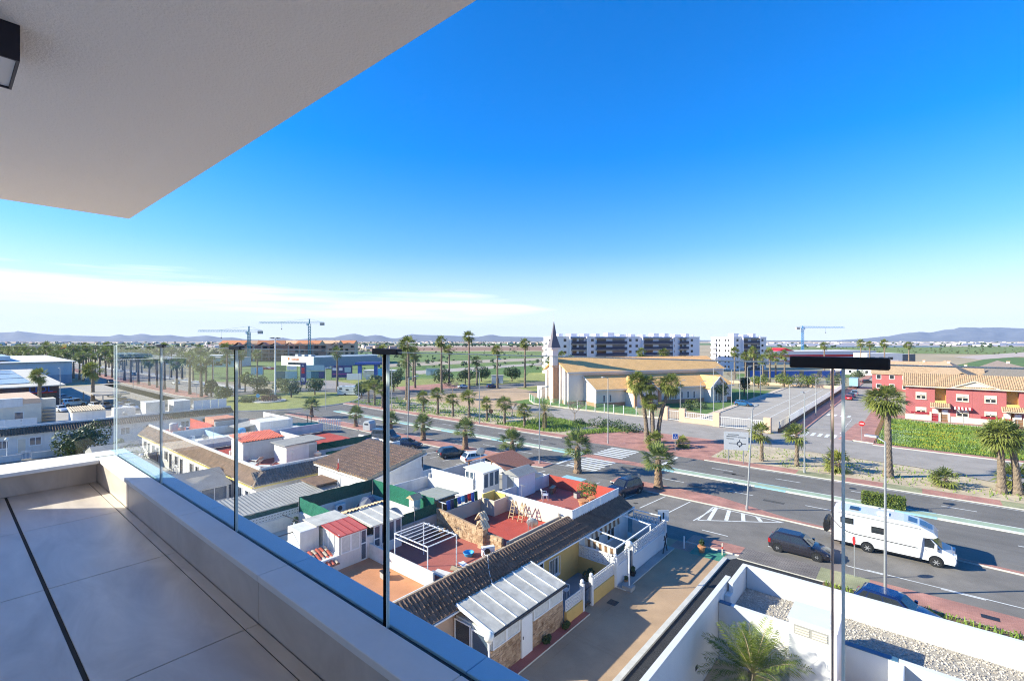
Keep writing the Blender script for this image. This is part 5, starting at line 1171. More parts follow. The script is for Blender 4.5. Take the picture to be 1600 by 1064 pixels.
for i,(px,d) in enumerate(((368,470),(395,500),(425,480),(455,520),(485,500),(515,540),(540,560))):
    a=polar0(px,d); villa('finished orange-roofed block behind the building site, %s from the left'%ORD[i],a,40+random.choice((0,20)),24,14,13.0,16.5,wall='peach',roof=M['tile_pale'] if i%2 else M['terracotta'],group='orange-roofed blocks behind the building site',storeys=4)
def crane(label, px, d, h, jib, cjib, jz, col, rz):
    a=polar0(px,d); c=thing('tower_crane', label, 'crane', (a[0],a[1],0), R(rz), 'tower cranes')
    m=MB(); s=.8
    for x,y in ((-s,-s),(s,-s),(s,s),(-s,s)): m.beam((x,y,0),(x,y,h),.28)
    k=0
    while k<h-2:
        for (p,q) in (((-s,-s),(s,-s)),((s,-s),(s,s)),((s,s),(-s,s)),((-s,s),(-s,-s))): m.beam((p[0],p[1],k),(q[0],q[1],k+2.2),.16)
        k+=2.2
    m.obj('mast', M[col], c)
    j=MB(); L=jib
    for (y,z) in ((-.6,0),(.6,0),(0,1.1)): j.beam((-cjib,y,h+z+.3),(L,y,h+z+.3),.20)
    k=0
    while k<L-2:
        for s2 in (-1,1): j.beam((k,s2*.6,h+.3),(k+1.2,0,h+1.4),.12); j.beam((k+1.2,0,h+1.4),(k+2.4,s2*.6,h+.3),.12)
        k+=2.4
    j.obj('jib', M[col], c)
    bx('counterweight', M['grey_conc'], c, -cjib-.2,-1,h-1.4,-cjib+3,1,h+.9); bx('cab', M['pvc'], c, .9,-.6,h-1.6,2.3,.6,h+.2)
    t=MB(); t.beam((0,0,h),(0,0,h+jz),.7); t.beam((0,0,h+jz),(L*.62,0,h+1.3),.10); t.beam((0,0,h+jz),(-cjib+1,0,h+1.3),.10); t.obj('apex', M[col], c)
    hk=MB(); hk.cyl((L*.55,0,h),(L*.55,0,h-4),.06,n=5); hk.box(L*.55-.3,-.3,h-4.8,L*.55+.3,.3,h-4); hk.obj('hook', M['metal_dark'], c)
M['crane_teal']=mat('teal_crane_paint',(.08,.30,.34),.6,.1,1); M['crane_grey']=mat('grey_crane_paint',(.30,.38,.42),.6,.1,1); M['crane_blue']=mat('blue_crane_paint',(.05,.28,.55),.6,.1,1)
crane('teal tower crane in front of the brick site, the lower of the two left cranes',389,372,16.5+6.5,38,10,4.5,'crane_teal',222)
crane('tall teal tower crane rising right of centre over the brick site',483.5,405,16.5+14.0,42,12,4.0,'crane_teal',221)
crane('light blue tower crane over the red and white shop on the right',1254,470,16.5+12.0,40,6,2.2,'crane_blue',38)

# ================================================================ supermarket, billboards, petrol station
def text_obj(name, body, size, mt, parent, loc, rot, ext=.03, sx=1.0):
    cu=bpy.data.curves.new(name,'FONT'); cu.body=body; cu.size=size; cu.extrude=ext; cu.align_x='CENTER'; cu.align_y='CENTER'
    tmp=bpy.data.objects.new(name,cu); COL.objects.link(tmp); dg=bpy.context.evaluated_depsgraph_get(); me=bpy.data.meshes.new_from_object(tmp.evaluated_get(dg))
    bpy.data.objects.remove(tmp); o=bpy.data.objects.new(name,me); COL.objects.link(o); me.materials.clear(); me.materials.append(mt); o.parent=parent; o.location=loc; o.rotation_euler=rot; o.scale=(sx,1,1); return o
a=polar0(439.5,318); c=polar0(490,300); e=polar0(600,345)
sm=thing('supermarket','white and grey supermarket shed with orange sign on its front','shop',(a[0],a[1],0),math.atan2(c[1]-a[1],c[0]-a[0])); w=math.hypot(c[0]-a[0],c[1]-a[1]); ang=sm.rotation_euler[2]
sgrey=mat('blue_grey_cladding',(.27,.33,.38),.7,.05,.3)
bx('front', M['white_clean'], sm, 0,0,0,w,.6,6.4)
dx_,dy_=e[0]-a[0],e[1]-a[1]; lx=dx_*math.cos(ang)+dy_*math.sin(ang); ly=-dx_*math.sin(ang)+dy_*math.cos(ang)
mb=MB(); mb.prism([(.2,.61),(w,.61),(lx,ly),(lx-30,ly+25)],0,6.0); mb.obj('hall', sgrey, sm)
bx('window', M['glass_dark'], sm, w*.22,-.05,1.0,w*.72,-.01,2.4)
og=mat('orange_sign',(.80,.22,.02),.5,.02)
text_obj('sign_letters','consum',2.6,og,sm,(w*.45,-.08,4.5),(R(90),0,0)); MB().cyl((w*.24,-.06,4.7),(w*.24,-.12,4.7),.9,n=14).obj('sign_mark', og, sm)
for k in range(3): bx('roof_unit', M['metal_grey'], sm, 6+k*7,6,6.0,9+k*7,9,7.4)
def billboard(label, px0, px1, pyt, pyb, d, panels, leg=2.0):
    a=polar0(px0,d); c=polar0(px1,d); w=math.hypot(c[0]-a[0],c[1]-a[1]); zt=EYE-(pyt-532)/755*d; zb=EYE-(pyb-532)/755*d
    b=thing('billboard', label, 'billboard', (a[0],a[1],0), R(40), 'roadside billboards')
    for k,(u0,u1,v0,v1,mt) in enumerate(panels): bx('panel', M[mt] if isinstance(mt,str) else mt, b, u0*w,-.02*k-.0,zb+(zt-zb)*v0,u1*w,.15+.0*k,zb+(zt-zb)*v1)
    n=max(2,int(w/2.5))
    for k in range(n+1): MB().beam((k*w/n,.3,0),(k*w/n,.3,zt-.1),.12).obj('leg', M['metal_dark'], b)
    return b,w,zb,zt
nb=mat('print_navy',(.03,.04,.17),.6,.1,1); tb=mat('print_teal',(.03,.14,.19),.6,.1,1); lb_=mat('print_light_blue',(.28,.45,.52),.6,.15,.8); gb=mat('print_green',(.16,.26,.12),.6,.3,.6); mg=mat('print_magenta',(.32,.05,.25),.6,.1); wt=mat('print_white',(.62,.66,.70),.6,.1)
billboard('pale blue billboard at the left behind the roundabout trees',392,411,574,586,215,[(0,1,0,1,lb_),(.35,.95,.15,.95,'blue_light')])
billboard('teal and pale blue double billboard in the meadow',429,464,571,592,205,[(0,1,0,.58,tb),(.48,1.0,.02,.58,lb_),(.04,.5,.6,1,gb),(.55,.98,.66,.95,wt)])
b,w,zb,zt=billboard('teal billboard below pale letter sign, beside the petrol price totem',475,507,570.5,591.5,205,[(0,1,0,.55,tb),(0,.35,.02,.54,lb_),(.72,.98,.05,.5,nb),(.05,1,.58,1.0,lb_)])
b,w,zb,zt=billboard('large navy billboard with white boxes beside the petrol station',518,550,571,590,205,[(0,1,0,1,nb),(.05,.24,.58,.80,wt),(.36,.54,.58,.80,wt),(.64,.95,.45,.85,lb_),(.05,.9,.25,.32,mg)])
t_=thing('price_totem','slim navy petrol price totem with red panels','sign',(*polar0(474,180),0),R(40)); bx('body', nb, t_, -1.0,-.3,0,1.0,.3,8.2)
for k in range(2): bx('price_panel', M['sign_red'], t_, -.55,-.33,4.2+k*1.2,.55,-.302,5.2+k*1.2)
bx('price_panel', wt, t_, -.6,-.33,1.4,.6,-.302,2.6); text_obj('lettering','G',1.0,wt,t_,(0,-.32,7.2),(R(90),0,0))
pst=thing('petrol_station','blue petrol station canopy on two square pillars','petrol station',(*polar0(577,205),0),R(40))
bx('canopy', nb, pst, -5,-3,6.2,5.2,6,7.3); bx('canopy_rim', M['sign_blue'], pst, -5.1,-3.1,6.6,5.3,-3.02,7.2); bx('pillar', M['sign_blue'], pst, -4.2,-2.2,0,-2.6,-1.4,6.2); bx('pillar', M['sign_blue'], pst, 2.6,-2.2,0,4.0,-1.4,6.2)
bx('kiosk', M['white_clean'], pst, -5,8,0,9,14,3.4); bx('pump', M['pvc'], pst, -1,-1.5,0,.4,-.5,2.0); bx('poster', M['pvc'], pst, -7.5,-6,.3,-1.5,-5.8,2.9)
ps2=thing('blue_sign_box','bright blue sign box on a leg beside the petrol canopy','sign',(*polar0(597,195),0),R(40)); bx('box', M['blue_light'], ps2, -1.6,-.3,2.2,1.6,.3,5.2); bx('leg', M['metal_grey'], ps2, -.2,-.2,0,.2,.2,2.2)
kb=thing('white_cabin','small white cabin in the meadow behind the tall palms','cabin',(*polar0(676,230),0),R(40)); bx('wall', M['white_clean'], kb, -3.2,0,0,3.2,3,2.9); bx('door', M['metal_grey'], kb, -1,-.03,0,0,-.002,2.1); bx('roof', M['metal_grey'], kb, -3.4,-.2,2.9,3.4,3.2,3.05)
kb=thing('white_cabin','small white transformer cabin between the round bushes','cabin',(*polar0(777,185),0),R(40)); bx('wall', M['white_clean'], kb, -2.2,0,0,2.2,3,3.0); bx('door', M['glass_blue'], kb, -.5,-.03,0,.6,-.002,2.1); bx('roof', M['grey_conc'], kb, -2.4,-.2,3.0,2.4,3.2,3.15)

# ================================================================ discount store, warehouse and shops on the left
ld_=thing('discount_store','dark fronted discount store with grey solar roof and blue lettered sign','shop',(0,0,0))
bx('wall', mat('dark_brown_cladding',(.10,.07,.08),.7,.1), ld_, -236,-30,0,-170,20.4,4.8); mb=MB(); mb.extr([(-237,-30,6.3),(-237,21.5,6.3),(-168.5,21.5,4.9),(-168.5,-30,4.9)],(0,0,.25)); mb.obj('roof', mat('cream_roof_sheet',(.60,.55,.47),.8,.08,.3), ld_)
M['solar']=mat('solar_glass',(.30,.34,.40),.2,.1,.2,spec=.6)
for k in range(3):
    for j in range(3):
        x0=-232+k*19; y0=-24+j*14; zf=lambda x: 6.3-(x+237)*1.4/68.5+.36
        mb=MB(); mb.extr([(x0,y0,zf(x0)),(x0,y0+12,zf(x0)),(x0+17,y0+12,zf(x0+17)),(x0+17,y0,zf(x0+17))],(0,0,.08)); mb.obj('solar_panel', M['solar'], ld_)
bx('sign_stripe', M['sign_red'], ld_, -169.9,6.0,3.2,-169.6,20.0,3.45); text_obj('sign_letters','LIDL',2.0,M['sign_blue'],ld_,(-169.5,17.0,4.1),(R(90),0,R(90)),.06,1.15)
for k in range(5): 
    w1=bx('window', M['glass_dark'], ld_, -169.99,8+k*2.4,.3,-169.93,10.2+k*2.4,2.9)
bx('teal_front', mat('teal_glass_front',(.03,.12,.16),.15,.1), ld_, -169.98,-30,.3,-169.8,5.5,4.0)
wh=thing('warehouse','long pale blue warehouse with white flat roof behind the discount store','warehouse',(0,0,0))
bx('wall', mat('pale_blue_cladding',(.42,.56,.63),.6,.04,.2), wh, -330,-70,0,-252,34,8.2); bx('lower_wall', mat('blue_grey_cladding_dark',(.28,.36,.44),.6,.04,.2), wh, -251.99,-70,0,-251.9,34,3.4); mb=MB(); mb.extr([(-331,-71,9.0),(-331,35,9.0),(-251,35,8.3),(-251,-71,8.3)],(0,0,.2)); mb.obj('roof', M['white_clean'], wh)
bx('skylight', mat('pale_skylight',(.45,.55,.60),.4,.05), wh, -300,-60,9.0,-262,18,10.6)
for k in range(4): bx('roof_unit', M['metal_grey'], wh, -270,-40+k*14,8.7,-267,-37+k*14,10.2)
sg=thing('white_box_sign','white store with red and yellow roof sign beyond the palm avenue','shop',(*polar0(98,520),0),R(40)); bx('wall', M['white_clean'], sg, -10,0,0,16,14,8); mb=MB(); mb.extr([(-9,-.2,7.5),(4,-.2,8.5),(4,-.2,12.5),(1,-.2,12.5)],(0,.5,0)); mb.obj('roof_sign', mat('yellow_sign',(.75,.50,.03),.5,.02), sg); mb=MB(); mb.extr([(-9,-.3,7.2),(4,-.3,7.2),(4,-.3,9.4)],(0,.4,0)); mb.obj('roof_sign', M['sign_red'], sg)
for k in range(5): bx('window', M['glass_dark'], sg, -8+k*4.6,-.03,1,-5+k*4.6,-.005,4)
for i,(px,d,w,hh,mt) in enumerate(((160,430,60,6,'beige'),(255,360,46,6.5,'concrete_far'),(300,330,40,6,'white_clean'),(330,300,30,5.5,'blue_light'),(215,620,60,7,'beige'),(30,700,40,9,'peach'))):
    q=thing('commercial_shed','%s commercial shed, %s from the left beyond the avenue'%({'beige':'beige','concrete_far':'pale grey','white_clean':'white','blue_light':'light blue','peach':'orange'}[mt],ORD[i]),'shed',(*polar0(px,d),0),R(40),'commercial sheds beyond the avenue')
    bx('wall', M[mt] if mt!='blue_light' else lb_, q, -w/2,0,0,w/2,18,hh); bx('roof', M['grey_conc'] if i%2 else M['white_clean'], q, -w/2-.3,-.3,hh,w/2+.3,18.3,hh+.3)
    for k in range(int(w/8)): bx('window', M['glass_dark'], q, -w/2+2+k*8,-.03,1,-w/2+6+k*8,-.005,3.4)
yb_=thing('yellow_lorry_sign','small yellow box sign on a post among the avenue palms','sign',(*polar0(303,290),0),R(40)); bx('box', mat('lime_sign',(.55,.58,.03),.5,.02), yb_, -1.4,-.4,5,1.4,.4,8); bx('post', M['metal_grey'], yb_, -.15,-.15,0,.15,.15,5)
wc=thing('white_canopy','pale flat canopy on posts over the left car park','canopy',(0,0,0)); bx('roof', M['concrete_far'], wc, -178,24.5,3.2,-150,31,3.45)
for x in (-176,-164,-152): bx('post', M['metal_grey'], wc, x,26,0,x+.2,26.2,3.2)
# fences and walls of the church plot
cf=thing('church_fence','green mesh fence with white posts along the front of the church lawn','fence',(0,0,0))
fm=mat('green_fence_mesh',(.10,.26,.12),.8,.2,2)
pts=[(-81,104),(-76,99.5),(-62,98.1),(-50,98.1),(-41,98.3)]
for (p,q) in zip(pts,pts[1:]):
    L=math.hypot(q[0]-p[0],q[1]-p[1]); n=max(1,int(L/2.4))
    for k in range(n):
        a=(p[0]+(q[0]-p[0])*k/n,p[1]+(q[1]-p[1])*k/n); b=(p[0]+(q[0]-p[0])*(k+1)/n,p[1]+(q[1]-p[1])*(k+1)/n)
        MB().beam((a[0],a[1],0),(a[0],a[1],2.1),.10).obj('post', M['metal_white'], cf)
        mm=MB(); nr=Vector((b[1]-a[1],-(b[0]-a[0]),0)).normalized()*.0
        for j in range(9): mm.beam((a[0]+(b[0]-a[0])*j/9,a[1]+(b[1]-a[1])*j/9,.3),(a[0]+(b[0]-a[0])*j/9,a[1]+(b[1]-a[1])*j/9,1.95),.04)
        for j in range(6): mm.beam((a[0],a[1],.3+j*.33),(b[0],b[1],.3+j*.33),.04)
        mm.obj('mesh_panel', fm, cf)
MB().extr([(-81,104,0),(-76,99.5,0),(-76,99.5,.35),(-81,104,.35)],(.2,.2,0)).extr([(-76,99.5,0),(-62,98.1,0),(-62,98.1,.35),(-76,99.5,.35)],(0,.22,0)).extr([(-62,98.1,0),(-41,98.2,0),(-41,98.2,.35),(-62,98.1,.35)],(0,.22,0)).obj('plinth', M['beige'], cf)
gw=thing('church_gate_wall','low clay wall with tall piers and white gates at the church car park','wall',(0,0,0))
for (x,y) in ((-40.4,98.2),(-36.6,97.6),(-29.6,96.6),(-20.6,95.8)): bx('pier', M['peach'], gw, x-.6,y-.5,0,x+.6,y+.5,2.7)
bx('wall', M['peach'], gw, -36,97.0,0,-30.2,97.3,.9)
for (x0,x1,y) in ((-39.7,-37.3,97.9),(-29,-21.3,96.2),(-36,-30.3,97.15)):
    n=int((x1-x0)/.35); g=MB(); z0=.95 if x0==-36 else .1
    for k in range(n+1): g.beam((x0+k*(x1-x0)/n,y,z0),(x0+k*(x1-x0)/n,y,2.0),.05)
    g.beam((x0,y,2.0),(x1,y,2.0),.07); g.beam((x0,y,z0+.1),(x1,y,z0+.1),.07); g.obj('gate', M['metal_white'], gw)
sf=thing('slat_fence','white picket railing on a dark wall along the side street','fence',(0,0,0)); bx('wall', M['wood'], sf, -19.2,97,0,-18.8,198,.75)
for k in range(100):
    y=97.3+k*1.0; bx('picket', M['metal_white'] if k>8 else M['cream'], sf, -19.05,y,.75,-18.95,y+.72,2.0)
bw=thing('church_back_wall','pale wall with mesh railing at the far end of the church car park','wall',(0,0,0)); bx('wall', M['peach'], bw, -84,198,0,-19.3,198.3,1.0)
for k in range(30): bx('post', M['metal_grey'], bw, -84+k*2.2,198.1,1.0,-83.9+k*2.2,198.2,2.6)
g=MB(); g.beam((-84,198.15,2.55),(-19.3,198.15,2.55),.06); g.beam((-84,198.15,1.7),(-19.3,198.15,1.7),.06); g.obj('rail', M['metal_grey'], bw)
lf2=thing('meadow_fence','thin wire fence on posts around the flowering meadow','fence',(0,0,0)); g=MB()
for k in range(24):
    p=(-5.2,97+k*1.35); MB().cyl((p[0],p[1],0),(p[0],p[1],1.9),.045,n=5).obj('post', M['wood'], lf2)
for z in (.4,1.0,1.7): g.beam((-5.2,97,z),(-5.2,128,z),.03); g.beam((-5.2,128.4,z),(40,124.4,z),.03)
for k in range(12): MB().cyl((-4+k*3.6,128.3-k*.33,0),(-4+k*3.6,128.3-k*.33,1.9),.045,n=5).obj('post', M['metal_grey'], lf2)
g.obj('wire', M['metal_grey'], lf2)
# ================================================================ plants
def fan_crown(seed, n=42, pet=.85, rad=.95, up=8, down=125, blades=11, lean=(0,0), droop=.5):
    random.seed(seed); mb=MB()
    for i in range(n):
        t=(i+.5)/n; pol=R(up+(down-up)*t**.8+random.uniform(-8,8)); az=i*2.39996+random.uniform(-.25,.25)
        d=Vector((math.sin(pol)*math.cos(az)+lean[0],math.sin(pol)*math.sin(az)+lean[1],math.cos(pol))).normalized()
        L=pet*random.uniform(.8,1.15)*(1.0 if pol<R(100) else .8); hub=d*L+Vector((0,0,-.10*L*L))
        side=d.cross(Vector((0,0,1)))
        side=side.normalized() if side.length>.05 else Vector((math.cos(az+1.57),math.sin(az+1.57),0))
        side=(side+Vector((random.uniform(-.3,.3),random.uniform(-.3,.3),random.uniform(-.3,.3)))).normalized(); nr=side.cross(d).normalized()
        mb.add([side*.02,-side*.02,hub-side*.015,hub+side*.015],[(0,1,2,3)],1)
        r=rad*random.uniform(.8,1.1)
        for b in range(blades):
            a=R(-88+176*b/(blades-1)); dd=(d*math.cos(a)+side*math.sin(a)).normalized(); ws=dd.cross(nr).normalized()*(.055*r/.95*11/blades); k=1-.30*abs(a)
            m1=hub+dd*(r*k*.55)+nr*random.uniform(-.02,.05); tip=hub+dd*(r*k)+Vector((0,0,-droop*r*k*random.uniform(.25,.6)))
            mb.add([hub,m1-ws,tip,m1+ws],[(0,1,2,3)],0)
    return mb
def feather_crown(seed, n=34, L=2.6, pairs=22, up=10, down=110, lean=(0,0), leaf=.42, wid=.035, droop=1.0):
    random.seed(seed); mb=MB()
    for i in range(n):
        t=(i+.5)/n; pol=R(up+(down-up)*t**.9+random.uniform(-7,7)); az=i*2.39996+random.uniform(-.3,.3); LL=L*random.uniform(.8,1.1)
        d=Vector((math.sin(pol)*math.cos(az),math.sin(pol)*math.sin(az),math.cos(pol))); pts=[]; p=Vector((0,0,0)); dd=(d+Vector((lean[0],lean[1],0))*.3).normalized(); S=9
        for s in range(S+1):
            pts.append(p.copy()); dd=(dd+Vector((lean[0]*.10,lean[1]*.10,-.13*droop*(s/S+.25)))).normalized(); p=p+dd*(LL/S)
        for s in range(S):
            a,b=pts[s],pts[s+1]; w=.022*(1-s/S)+.006; sd=(b-a).cross(Vector((0,0,1)))
            sd=sd.normalized() if sd.length>1e-4 else Vector((1,0,0)); mb.add([a-sd*w,a+sd*w,b+sd*w*.9,b-sd*w*.9],[(0,1,2,3)],1)
        for q in range(pairs):
            u=.14+.86*(q+.5)/pairs; x=u*S; s=min(S-1,int(x)); a=pts[s]+(pts[s+1]-pts[s])*(x-s); ax=(pts[s+1]-pts[s]).normalized(); sd=ax.cross(Vector((0,0,1)))
            sd=sd.normalized() if sd.length>1e-4 else Vector((1,0,0)); nr=sd.cross(ax)
            l=leaf*(math.sin(math.pi*(.12+.82*u))**.6)*random.uniform(.85,1.1)
            for e in (-1,1):
                dr=(sd*e*.85+ax*.55+nr*random.uniform(.0,.35)+Vector((lean[0],lean[1],0))*.35).normalized(); w=ax*wid*.5; m1=a+dr*l*.5; tip=a+dr*l+Vector((0,0,-.22*l))
                mb.add([a-w*.4,m1-w,tip,m1+w],[(0,1,2,3)],0)
    return mb
def trunk_mesh(h, r0, r1, lean=(0,0), n=10, rings=None, flare=1.35, seed=1, rough=.1):
    random.seed(seed); rings=rings or max(5,int(h/.22)); mb=MB(); vs=[]
    for k in range(rings+1):
        t=k/rings; r=(r0+(r1-r0)*t)*(1+(flare-1)*max(0,1-t*5)); cx=lean[0]*t*t; cy_=lean[1]*t*t
        for i in range(n):
            a=2*math.pi*i/n+(k%2)*math.pi/n; rr=r*(1+random.uniform(-rough,rough)+(rough if k%2 else 0)); vs.append((cx+rr*math.cos(a),cy_+rr*math.sin(a),h*t))
    mb.add(vs,[(k*n+i,k*n+(i+1)%n,(k+1)*n+(i+1)%n,(k+1)*n+i) for k in range(rings) for i in range(n)]); mb.add(vs[-n:],[tuple(range(n))]); return mb
MESH={}
def mesh_of(key, mb, mats):
    if key not in MESH:
        o=mb().obj(key.split(':')[0], mats); MESH[key]=o.data; bpy.data.objects.remove(o)
    return MESH[key]
def fan_palm(label, x, y, h, kind='short', rz=0, s=1.0, group=None, skirt=False, var=0, lean=(0,0), z=0):
    p=thing('fan_palm', label, 'palm tree', (x,y,z), rz, group); p.scale=(s,s,s)
    if kind=='short': tk=lambda: trunk_mesh(h,.42,.27,n=12,flare=1.25,seed=var,rough=.10); ck=lambda: fan_crown(10+var,n=46,pet=1.15,rad=1.3,down=112,droop=.35,blades=13); cm=[M['leaf_fan'],M['wood_pale']]
    elif kind=='tall': tk=lambda: trunk_mesh(h,.34,.22,lean,n=12,flare=1.4,seed=var,rough=.08); ck=lambda: fan_crown(30+var,n=80,pet=1.1,rad=1.25,down=140,droop=.7,blades=11,lean=(-.40,-.32)); cm=[M['leaf_fan_y'],M['wood_pale']]
    elif kind=='slim': tk=lambda: trunk_mesh(h,.26,.16,lean,n=8,flare=1.3,seed=var,rough=.06); ck=lambda: fan_crown(50+var,n=46,pet=1.0,rad=1.1,down=140,droop=.7,blades=7,lean=(-.36,-.3)); cm=[M['leaf_fan'],M['wood_pale']]
    else: tk=lambda: trunk_mesh(h,.20,.15,n=7,flare=1.3,seed=var); ck=lambda: fan_crown(70+var,n=44,pet=.85,rad=1.0,down=130,droop=.6,blades=9,lean=(-.34,-.28)); cm=[M['leaf_fan_y'],M['wood_pale']]
    clone(mesh_of('trunk:%s%.1f%d%s'%(kind,h,var,lean),tk,M['trunk_palm'] if kind=='short' else M['trunk_grey']),'trunk',p)
    c=clone(mesh_of('crown:%s%d'%(kind,var),ck,cm),'crown',p,(lean[0],lean[1],h),0 if kind=='short' else -rz+.7*math.sin(x*3.1+y))
    c.scale=(1+.12*math.sin(x*1.7),1+.12*math.sin(y*2.3),1+.16*math.sin(x*2.9+y))
    if skirt: clone(mesh_of('dead_skirt:%d'%var,lambda: fan_crown(90+var,n=26,pet=.5,rad=.75,up=120,down=168,droop=.9,blades=7),[M['skirt'],M['skirt']]),'dead_skirt',p,(lean[0],lean[1],h-.15))
    return p
random.seed(77)
# palms on the parking island, from the camera end towards the roundabout
isl_x=[-22.1,-32.5,-43.2,-52.4,-62.3,-71.0,-82.0,-99.5]
dsc=['with thick trunk beside the parked dark crossover','in front of the zebra crossing','behind the brown roof shelter','beside the parked white and dark cars','above the parked dark blue car','half hidden behind the black glass joint','right of the slatted white fence','nearest the roundabout']
for i,x in enumerate(isl_x):
    fan_palm('short fat fan palm on the parking island '+dsc[i], x,51.5+random.uniform(-.15,.25), [2.9,2.9,2.4,2.8,2.6,2.5,2.5,2.7][i],'short',random.uniform(0,6),[1.1,1.12,1.0,1.08,1.04,.95,.95,.95][i],'short palms on the parking island',var=i%4)
# opposite verge: line of young palms
vx=[(85,480),(135,495),(200,520),(540,555),(660,575),(785,590),(920,600),(1068,630),(1215,655),(1380,680)]
for i,(a,b) in enumerate(vx):
    x,y=gp(560+a/5.32,540+b/5.32); fan_palm('young fan palm on the far verge, %s from the roundabout end of its line'%ORD[i],x,y,[3.6,3.6,3.3,2.9,3.3,3.0,3.1,3.3,3.2,2.6][i],'young',random.uniform(0,6),[1.3,1.35,1.35,1.2,1.4,1.25,1.45,1.1,1.3,1.2][i],'young palms on the far verge',var=i%5)
for i,(px,py,h,s,l) in enumerate(((1190,720,3.0,1.25,'left of the blue-headed lamp post opposite'),(1245,728,3.1,1.3,'right of the slanted lamp post opposite'))):
    x,y=gp(px,py); fan_palm('mid-sized fan palm '+l,x,y,h,'young',i*2.,s,None,var=i)
for i,(px,py,s,l) in enumerate(((1311,737,1.35,'behind the twin glass edges'),(1478,760,1.2,'on the dry verge left of the tall pair'),(1068,698,.85,'beside the cycle sign on the red paving'),(1025,700,1.3,'at the foot of the tall palm cluster'))):
    x,y=gp(px,py); fan_palm('low bushy fan palm '+l,x,y,.7,'young',i*1.3,s,'low bushy palms',var=i%3)
# tall palms on the right
for i,(px,py,h,s,ln,l) in enumerate(((1388,745,7.6,1.22,(-.1,.2),'standing before the side street and meadow'),(1565,770,5.6,1.12,(-.7,.3),'left of the pair at the right edge'),(1590,772,5.8,1.1,(.8,.2),'right of the pair at the right edge'))):
    x,y=gp(px,py); fan_palm('tall shaggy fan palm '+l,x,y,h,'tall',i*1.7,s,'tall palms on the right verge',True,i,ln)
x,y=gp(1578,765); fan_palm('low bushy fan palm at the foot of the right-edge pair',x+.6,y+1.0,.9,'young',2.,1.2,'low bushy palms',var=1)
# cluster of four tall palms
bx_,by_=gp(1018,692)
for i,(ox,oy,h,lx,ly,s) in enumerate(((-.8,0,9.2,-1.3,-.4,1.05),(-.1,.7,9.5,-.3,.6,1.0),(.4,-.2,7.0,.1,-.3,.95),(.9,.4,9.0,1.6,1.3,1.05))):
    fan_palm('tall palm of the dense cluster by the church gate, %s trunk from the left'%ORD[i],bx_+ox,by_+oy,h,'tall',i*2.1,s,'clustered tall palms by the church gate',False,i%3,(lx,ly))
# tall slim palms behind the verge
for i,(a,b,h) in enumerate(((400,452,9.5),(415,540,13.0),(470,352,10),(690,390,13.5),(755,332,11),(920,376,15),(985,328,7.5),(1155,355,11),(1385,350,13),(205,370,11),(455,300,9))):
    x,y=gp(560+a/5.32,540+b/5.32); fan_palm('tall slim palm in the open land beyond the verge, %s in the group'%ORD[i],x,y,h*.82,'slim',i*1.1,1.45,'tall slim palms beyond the verge',var=i%5)
for i,(px,py,h) in enumerate(((527,611,9),(377,596,8),(402,600,8),(355,612,10),(322,618,8))):
    x,y=gp(px,py); fan_palm('slim palm around the roundabout and billboards, %s in the group'%ORD[i],x,y,h,'slim',i,1.4,'slim palms round the roundabout',var=i%3)
# avenue palms on the left: median row and two kerb rows
k=0; random.seed(5)
for row,(y0,x0,st,n) in enumerate(((49.3,-160,11.0,30),(66.5,-178,12.0,26),(38.5,-262,10.5,22),(30,-345,12,14),(80,-330,13,12))):
    for j in range(n):
        x=x0-st*j+random.uniform(-1.5,1.5)
        fan_palm('%s avenue palm from the roundabout %s'%(ORD[j],['on the pink central strip','along the far kerb of the avenue','along the near kerb of the avenue behind the warehouse','in the lot beyond the warehouse','in the park strip beyond the avenue'][row]),x,y0+random.uniform(-.6,.6),random.choice((6.4,7.2,8.0,8.8)),'slim',random.uniform(0,6),random.uniform(1.25,1.55),['palms on the avenue central strip','palms on the far avenue kerb','palms on the near avenue kerb','palms in the lot beyond the warehouse','palms in the park strip'][row],var=k%5); k+=1
for i,(px,py,h,s) in enumerate(((145,634,8.6,1.5),(62,640,8.2,1.4))):
    x,y=gp(px,py); fan_palm('windblown palm in the store car park, %s'%('right of the white van' if i==0 else 'in front of the lettered sign'),x,y,h*.82,'tall',i*2.,s*.85,'car park palms',var=i)
# palms near the apartment blocks and shop
for i,(px,d,h) in enumerate(((862,175,8),(878,180,9),(892,178,8),(1003,190,10),(1038,200,10),(1148,205,10),(1165,190,9),(1178,175,10.5),(1192,185,8),(1203,180,10),(1212,190,8.5),(1226,195,9),(1288,230,12),(1345,260,13),(1359,250,12.5),(1382,240,13),(1420,250,12))):
    x,y=polar0(px,d); fan_palm('palm before the apartment blocks and shop, %s from the left'%ORD[i],x,y,h*.8,'slim',i*1.,1.45,'palms before the apartments and shop',var=i%5)
# date palm by the road, near palm in the podium court
x,y=gp(851,670); p=thing('date_palm','broad feather-leaved date palm on the far verge left of the lamp post','palm tree',(x,y,0)); clone(mesh_of('trunk:date',lambda: trunk_mesh(3.1,.42,.36,n=10,seed=3),M['trunk_palm']),'trunk',p); clone(mesh_of('crown:date',lambda: feather_crown(4,n=46,L=3.7,pairs=20,down=118,leaf=.5,wid=.07),[M['leaf_feather'],M['wood_pale']]),'crown',p,(0,0,3.0))
p=thing('feather_palm','wind-swept feather palm in the white podium court','palm tree',(-5.6,23.2,.2)); p.scale=(1.12,)*3; clone(mesh_of('trunk:court',lambda: trunk_mesh(1.5,.20,.14,n=9,seed=5),M['trunk_palm']),'trunk',p)
clone(mesh_of('crown:court',lambda: feather_crown(8,n=30,L=2.15,pairs=34,up=4,down=80,lean=(-.12,-.02),leaf=.62,wid=.035,droop=.75),[M['leaf_feather'],M['wood_pale']]),'crown',p,(0,0,1.4))

